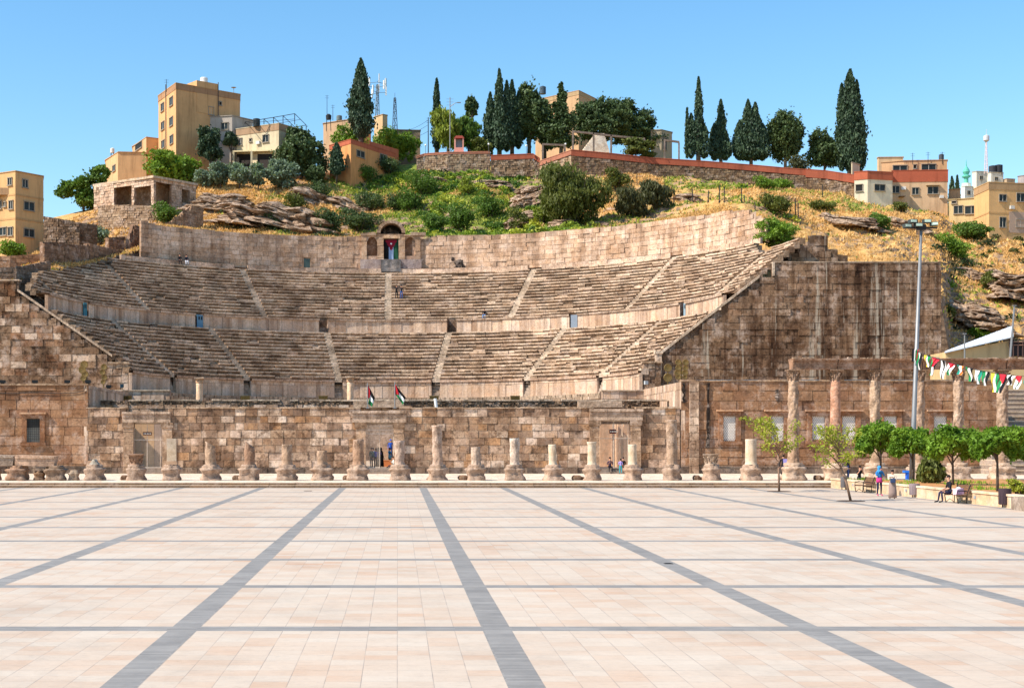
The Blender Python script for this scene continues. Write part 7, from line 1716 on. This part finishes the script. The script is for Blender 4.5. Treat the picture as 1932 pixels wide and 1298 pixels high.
# ------------------------------------------------------------------ people
def person(label, loc, rz, pose='stand', shirt=(40,40,44), legs=(40,50,80), hair=(20,16,14), cover=None, robe=None, h=1.7, arms='down', shoes=(30,28,28), sleeves=True, seat=.45, lift=0, extra=None):
    s = h/1.72; root = thing('person', label, 'person', loc, rz)
    J = {}
    if pose == 'sit':
        pz = seat+.09; pel = (0, .05, pz)
        J.update(pel=pel, sp=(0, .03, pz+.24), ch=(0, .0+.02, pz+.44), nk=(0, 0, pz+.56), hd=(0, -.03, pz+.66), tp=(0, -.03, pz+.83))
        for sd, x in (('l', -1), ('r', 1)):
            J['hip'+sd] = (x*.1, .03, pz-.02); J['kn'+sd] = (x*.13, -.42, pz+.0); J['an'+sd] = (x*.14, -.40-(.1 if x < 0 else -.02), max(.08, pz-.46)); J['to'+sd] = (x*.15, J['an'+sd][1]-.2, J['an'+sd][2]-.05)
            J['sh'+sd] = (x*.19, .02, pz+.47); J['el'+sd] = (x*.24, -.06, pz+.2); J['wr'+sd] = (x*.14, -.28, pz+.12)
    else:
        J.update(pel=(0, 0, .95), sp=(0, 0, 1.15), ch=(0, .01, 1.36), nk=(0, .01, 1.48), hd=(0, -.02, 1.58), tp=(0, -.02, 1.72))
        wk = .14 if pose == 'walk' else .0
        for sd, x in (('l', -1), ('r', 1)):
            J['hip'+sd] = (x*.1, 0, .92); J['kn'+sd] = (x*.11, -x*wk-.02, .5); J['an'+sd] = (x*.12, -x*wk*1.6+.02, .09); J['to'+sd] = (x*.14, -x*wk*1.6-.17, .03)
            J['sh'+sd] = (x*.19, .01, 1.40); J['el'+sd] = (x*.25, .03, 1.13); J['wr'+sd] = (x*.25, -.06, .88)
    if arms == 'front' or arms == 'one':
        for sd, x in (('l', -1), ('r', 1)):
            if arms == 'one' and x < 0: continue
            sh = J['sh'+sd]; J['el'+sd] = (x*.24, sh[1]-.05, sh[2]-.25); J['wr'+sd] = (x*.08, sh[1]-.27, sh[2]-.1)
    if arms == 'phone':
        for sd, x in (('l', -1), ('r', 1)): sh = J['sh'+sd]; J['el'+sd] = (x*.26, sh[1]-.14, sh[2]-.2); J['wr'+sd] = (x*.06, sh[1]-.24, sh[2]+.12)
    if arms == 'around':
        J['ell'] = (-.42, 0, 1.34); J['wrl'] = (-.6, .03, 1.4)
    E = []; vs = []; rad = []
    def V(k, r_): vs.append(tuple(c*s for c in J[k])); rad.append(r_*s); return len(vs)-1
    ids = {k: V(k, r_) for k, r_ in (('pel', .15), ('sp', .125), ('ch', .15), ('nk', .055), ('hd', .085), ('tp', .06), ('hipl', .09), ('hipr', .09), ('knl', .06), ('knr', .06), ('anl', .04), ('anr', .04), ('tol', .035), ('tor', .035), ('shl', .06), ('shr', .06), ('ell', .042), ('elr', .042), ('wrl', .028), ('wrr', .028))}
    for a, b in (('pel', 'sp'), ('sp', 'ch'), ('ch', 'nk'), ('nk', 'hd'), ('hd', 'tp'), ('pel', 'hipl'), ('pel', 'hipr'), ('hipl', 'knl'), ('hipr', 'knr'), ('knl', 'anl'), ('knr', 'anr'), ('anl', 'tol'), ('anr', 'tor'), ('ch', 'shl'), ('ch', 'shr'), ('shl', 'ell'), ('shr', 'elr'), ('ell', 'wrl'), ('elr', 'wrr')): E.append((ids[a], ids[b]))
    for sd in 'lr':   # palm and five fingers
        w_ = Vector(J['wr'+sd]); d = (w_-Vector(J['el'+sd])).normalized(); sdv = d.cross(Vector((0, 0, 1))); sdv = sdv.normalized() if sdv.length > .1 else Vector((0, 1, 0))
        pm = w_+d*.07; vs.append(tuple(pm*s)); rad.append(.026*s); pi_ = len(vs)-1; E.append((ids['wr'+sd], pi_))
        for k, (o_, L) in enumerate(((-.03, .06), (-.01, .075), (.01, .07), (.03, .055), (-.05, .04))):
            a = pm+sdv*o_+d*(.02 if k < 4 else -.02); b = a+d*L*.5+sdv*(o_*.3); c = b+d*L*.4+Vector((0, 0, -.02)); base = len(vs)
            for p_, r_ in ((a, .011), (b, .009), (c, .008)): vs.append(tuple(p_*s)); rad.append(r_*s)
            E += [(pi_, base), (base, base+1), (base+1, base+2)]
    me = bpy.data.meshes.new('body'); me.from_pydata(vs, E, []); ob = bpy.data.objects.new('body', me); C.objects.link(ob)
    md = ob.modifiers.new('s', 'SKIN'); md.use_smooth_shade = True; sk = me.skin_vertices[0].data
    for i, r_ in enumerate(rad): sk[i].radius = (r_, r_*(.75 if i in (0, 1, 2) else 1)); sk[i].use_root = (i == 0)
    sb = ob.modifiers.new('u', 'SUBSURF'); sb.levels = 1; sb.render_levels = 1
    bpy.context.view_layer.update(); dg = bpy.context.evaluated_depsgraph_get(); m2 = bpy.data.meshes.new_from_object(ob.evaluated_get(dg)); ob.modifiers.clear(); ob.data = m2; m2.name = 'body'
    m2.materials.clear()
    cols = []; bones = [('sp', 'ch', 0), ('pel', 'sp', 0), ('ch', 'nk', 0), ('ch', 'shl', 0), ('ch', 'shr', 0), ('shl', 'ell', 0), ('shr', 'elr', 0), ('ell', 'wrl', 0 if sleeves else 2), ('elr', 'wrr', 0 if sleeves else 2), ('pel', 'hipl', 1), ('pel', 'hipr', 1), ('hipl', 'knl', 1), ('hipr', 'knr', 1), ('knl', 'anl', 1), ('knr', 'anr', 1), ('anl', 'tol', 3), ('anr', 'tor', 3), ('nk', 'hd', 2), ('hd', 'tp', 2)]
    CC = {0: lin(shirt), 1: lin(legs), 2: lin((196,146,120)), 3: lin(shoes)}
    att = m2.attributes.get('Col') or m2.attributes.new('Col', 'FLOAT_COLOR', 'FACE')
    for p_ in m2.polygons:
        c_ = p_.center/s; best = (9, 0)
        for a, b, k in bones:
            A_, B_ = Vector(J[a]), Vector(J[b]); ab = B_-A_; t_ = max(0, min(1, (c_-A_).dot(ab)/ab.length_squared)); dd = (c_-(A_+ab*t_)).length
            if dd < best[0]: best = (dd, k, t_)
        k = best[1]
        for sd in 'lr':
            if (c_-Vector(J['wr'+sd])).length < .13 and (c_-Vector(J['wr'+sd])).dot(Vector(J['wr'+sd])-Vector(J['el'+sd])) > 0: k = 2
        att.data[p_.index].color = (*CC[k], 1)
    m2.materials.append(M_cloth); ob.parent = root; ob.name = 'body'
    hd = Vector(J['hd']); g = MB(); hc = (hd+Vector(J['tp']))/2
    g.sphere((hc.x*s, (hc.y-.105)*s, (hc.z-.01)*s), .018*s, 6, lin((190,138,112)))
    for x in (-.035, .035): g.sphere(((hc.x+x)*s, (hc.y-.088)*s, (hc.z+.02)*s), .011*s, 6, lin((30,22,18)))
    g.box((hc.x-.025)*s, (hc.x+.025)*s, (hc.y-.1)*s, (hc.y-.085)*s, (hc.z-.052)*s, (hc.z-.042)*s, lin((150,80,70)))
    for x in (-.09, .09): g.sphere(((hc.x+x)*s, (hc.y)*s, (hc.z)*s), (.014*s, .025*s, .03*s), 6, lin((190,138,112)))
    g.build('face', M_cloth, root, True)
    g = MB(); cc = lin(cover or hair)
    if cover: g.sphere((hc.x*s, (hc.y+.03)*s, (hc.z+.02)*s), (.115*s, .12*s, .14*s), 12, cc); g.lathe([(.17*s, (hc.z-.24)*s), (.15*s, (hc.z-.17)*s), (.09*s, (hc.z-.1)*s), (.10*s, (hc.z-.02)*s)], 14, (hc.x*s, (hc.y+.03)*s), col=cc, jit=.01)
    else: g.sphere((hc.x*s, (hc.y+.025)*s, (hc.z+.04)*s), (.098*s, .10*s, .105*s), 12, cc)
    g.build('headscarf' if cover else 'hair', M_cloth, root, True)
    if robe:
        g = MB(); z0 = .06; top = J['ch'][2]*s if robe[1] == 'full' else J['pel'][2]*s+.12
        g.lathe([(.26*s, z0), (.24*s, .4*s), (.21*s, .75*s), (.19*s, top*.85), (.20*s if robe[1] == 'full' else .17*s, top), (.08*s, top+.06*s)], 18, jit=.03, col=lin(robe[0]), seed=h*10)
        g.build('robe' if robe[1] == 'full' else 'skirt', M_cloth, root, True)
    if extra: extra(root, s, J)
    return root
def bag(c):
    def f(root, s, J):
        g = MB(); p = J['wrr']; g.rbox((p[0]*s, p[1]*s), .26, .12, (p[2]-.32)*s, (p[2]-.06)*s, 0, lin(c), jit=.01); o = g.build('handbag', M_cloth, root)
    return f
Yw1, Yw2 = yground(935.5), yground(940.5)
person('woman in blue headscarf and jacket over a pink top before the empty bench', (PX(1659, Yw1), Yw1, 0), R(10), 'stand', (50,120,180), (34,38,66), cover=(60,140,200), h=1.68, arms='phone', shoes=(190,80,110),
       extra=lambda root, s, J: (lambda g: (g.lathe([(.17, .78), (.18, .88), (.15, 1.08)], 14, col=lin((190,56,120)), jit=.01), g.build('pink_top', M_cloth, root, True)))(MB()))
person('person in a long greyish skirt and pale top bending their head over a phone', (PX(1684, Yw2), Yw2, 0), R(-30), 'stand', (206,190,172), (140,116,110), hair=(24,20,22), h=1.55, arms='front', robe=((146,124,116), 'skirt'), extra=bag((46,60,92)))
Yb_ = 73.0
person('man in a dark shirt and jeans seated on the bench at the right, leaning back', (PXW-.72, Yb_+.35, 0), R(-90), 'sit', (30,30,38), (46,44,70), hair=(26,20,18), h=1.75, arms='down', sleeves=False, seat=.45)
g = MB(); g.rbox((0, 0), .42, .3, 0, .3, .3, lin((230,190,214)), jit=.03); g.sphere((0, 0, .3), (.14, .1, .1), 8, lin((226,226,232))); o = g.build('carrier_bag', M_cloth); o.location = (PXW-.5, Yb_-.35, .45); tag(o, 'pink and white bag lying on the bench beside the seated man', 'bag')
person('man in dark clothes carrying a lilac garment, standing behind the left sapling', (PX(1478, 106), 106, .3), R(160), 'stand', (24,24,30), (24,24,34), h=1.78, extra=lambda root, s, J: (lambda g: (g.rbox((-.16, .12), .3, .12, .85, 1.48, .1, lin((150,140,196)), jit=.03), g.build('draped_garment', M_cloth, root)))(MB()))
person('person in black top and blue jeans standing near the second colonnade column', (PX(1600, 104), 104, .3), R(90), 'stand', (24,22,24), (40,56,96), h=1.76)
person('person in a black shirt sitting at the end of the steps beside a column pedestal', (PX(1622, 99), 99, .3), R(10), 'sit', (26,26,28), (36,36,40), h=1.7, sleeves=False, seat=.18, arms='phone')
g = MB(); g.rbox((0, 0), .5, .4, 0, .18, 0, lin((40,36,38))); o = g.build('rucksack', M_cloth); o.location = (PX(1622, 99), 99.1, .3); tag(o, 'dark flat rucksack used as a seat at the end of the steps', 'bag')
ZG = .79
person('person in a dark blouse crouching on the threshold of the right gateway', (PX(1151, YF-.6), YF-.55, .46), R(0), 'sit', (74,56,72), (26,24,32), h=1.7, seat=.33, arms='front')
person('child in a lilac shirt and teal trousers standing on the steps of the right gateway', (PX(1171, YF-1.4), YF-1.35, .3), R(180), 'stand', (170,150,214), (50,160,170), h=1.25, arms='down', sleeves=False)
person('person in black sitting behind the child at the right gateway', (PX(1175.5, YF-.4), YF-.5, .6), R(-15), 'sit', (24,22,26), (24,22,28), h=1.6, seat=.25, arms='down')
cg = [(701, 1.0, (40,96,90), (24,40,44), None, None, 'person in dark teal clothes at the left inside the central gateway'), (704.5, 2.2, (80,160,200), (30,60,80), None, None, 'person in a light blue shirt behind the gate bars of the central gateway'), (709.5, 1.4, (52,70,170), (24,24,30), None, None, 'person in a royal blue top in the middle of the group at the central gateway'),
      (713.5, 2.8, (90,80,170), (30,30,40), (24,22,26), ((20,18,20), 'full'), 'person in a long black robe left of the gate post in the central gateway'), (719, 3.4, (24,22,26), (20,18,22), (22,20,22), ((18,17,19), 'full'), 'person in a long black robe with folded arms right of the gate post'), (735, 7.5, (60,170,210), (24,24,30), None, None, 'person in a bright blue top standing further inside the central gateway')]
for i, (u, dy, sh, lg, cv, rb, lb) in enumerate(cg):
    person(lb, (PX(u, YF+dy), YF+dy, ZG), R(20*i-40), 'stand', sh, lg, cover=cv, robe=rb, h=1.7-.03*(i % 3), arms='front' if i % 2 else 'down')
g = MB()
for k in range(5): g.box(PX(712, 134), PX(760, 134), 134+k*.6, 137.5, .78+k*.36, .78+(k+1)*.36, jitc(lin((190,168,150)), .08))
tag(g.build('inner_steps', M_step), 'pale stone steps seen through the central gateway', 'steps')
person('person in blue with a blue cap on the inner steps beyond the central gateway', (PX(737, 135), 135.2, .78+.36*2), R(0), 'stand', (40,90,190), (34,60,120), h=1.7, hair=(50,100,200))
person('child in a pale blue top at the foot of the inner steps', (PX(736, 130), 130, ZG), R(30), 'stand', (110,190,214), (24,24,30), h=1.2, sleeves=False)
person('person in white sleeves sitting on the threshold at the right side of the central gateway', (PX(742.5, YF+.3), YF+.15, ZG), R(-70), 'sit', (222,216,206), (40,34,56), hair=(30,18,14), h=1.6, seat=.12, arms='front')
g = MB(); g.rbox((0, 0), 1.0, .6, 0, .55, 0, lin((196,120,72))); g.rbox((0, 0), 1.05, .65, .55, .6, 0, lin((206,140,96))); o = g.build('wooden_crate', M_attr); o.location = (PX(728, YF+6), YF+6, ZG); tag(o, 'orange-brown crate standing inside the central gateway', 'crate')
# visitors on the seats
def on_tier(u, v, lower=False):
    best = None
    for i in range(NU if not lower else NL):
        Rr = (RU0+i*DEPU+.25) if not lower else (RL0+i*DEPL+.25); z = (ZU0+(i+1)*RISEU) if not lower else ZL0+(i+1)*RISEL
        for k in range(-900, 901):
            a = R(k*.1); x, y = CX+Rr*math.sin(a), CY+Rr*math.cos(a); uu, vv = U0+x*F/y, V0-(z-H)*F/y; d = abs(uu-u)+abs(vv-v)
            if best is None or d < best[0]: best = (d, x, y, z, a)
    return best[1:]
x, y, z, a = on_tier(748, 566); person('visitor in black trousers standing on the upper seats, left of a companion', (x, y, z), 0, 'stand', (26,24,28), (18,18,22), h=1.72, arms='around')
x, y, z, a = on_tier(757, 566); person('visitor in blue jeans standing on the upper seats, right of a companion', (x, y, z), 0, 'stand', (30,28,36), (60,90,150), h=1.7)
x, y, z, a = on_tier(339.5, 499); person('dark-clothed visitor sitting on the top seats beside the one in white trousers', (x, y, z), R(20), 'sit', (26,24,30), (30,28,34), h=1.72, seat=.42)
x, y, z, a = on_tier(352, 499); person('visitor in white trousers sitting on the top seats at the left', (x, y, z), R(20), 'sit', (40,40,52), (222,226,236), h=1.72, seat=.42)
x, y, z, a = on_tier(913, 602); Rr = RU0+.5; aa = math.atan2(x-CX, y-CY); person('visitor with bright blue legwear sitting on the lowest upper seat right of centre', (CX+(Rr-.1)*math.sin(aa), CY+(Rr-.1)*math.cos(aa), ZU0+RISEU-.42), R(-10), 'sit', (26,24,28), (70,140,200), h=1.7, seat=.42)
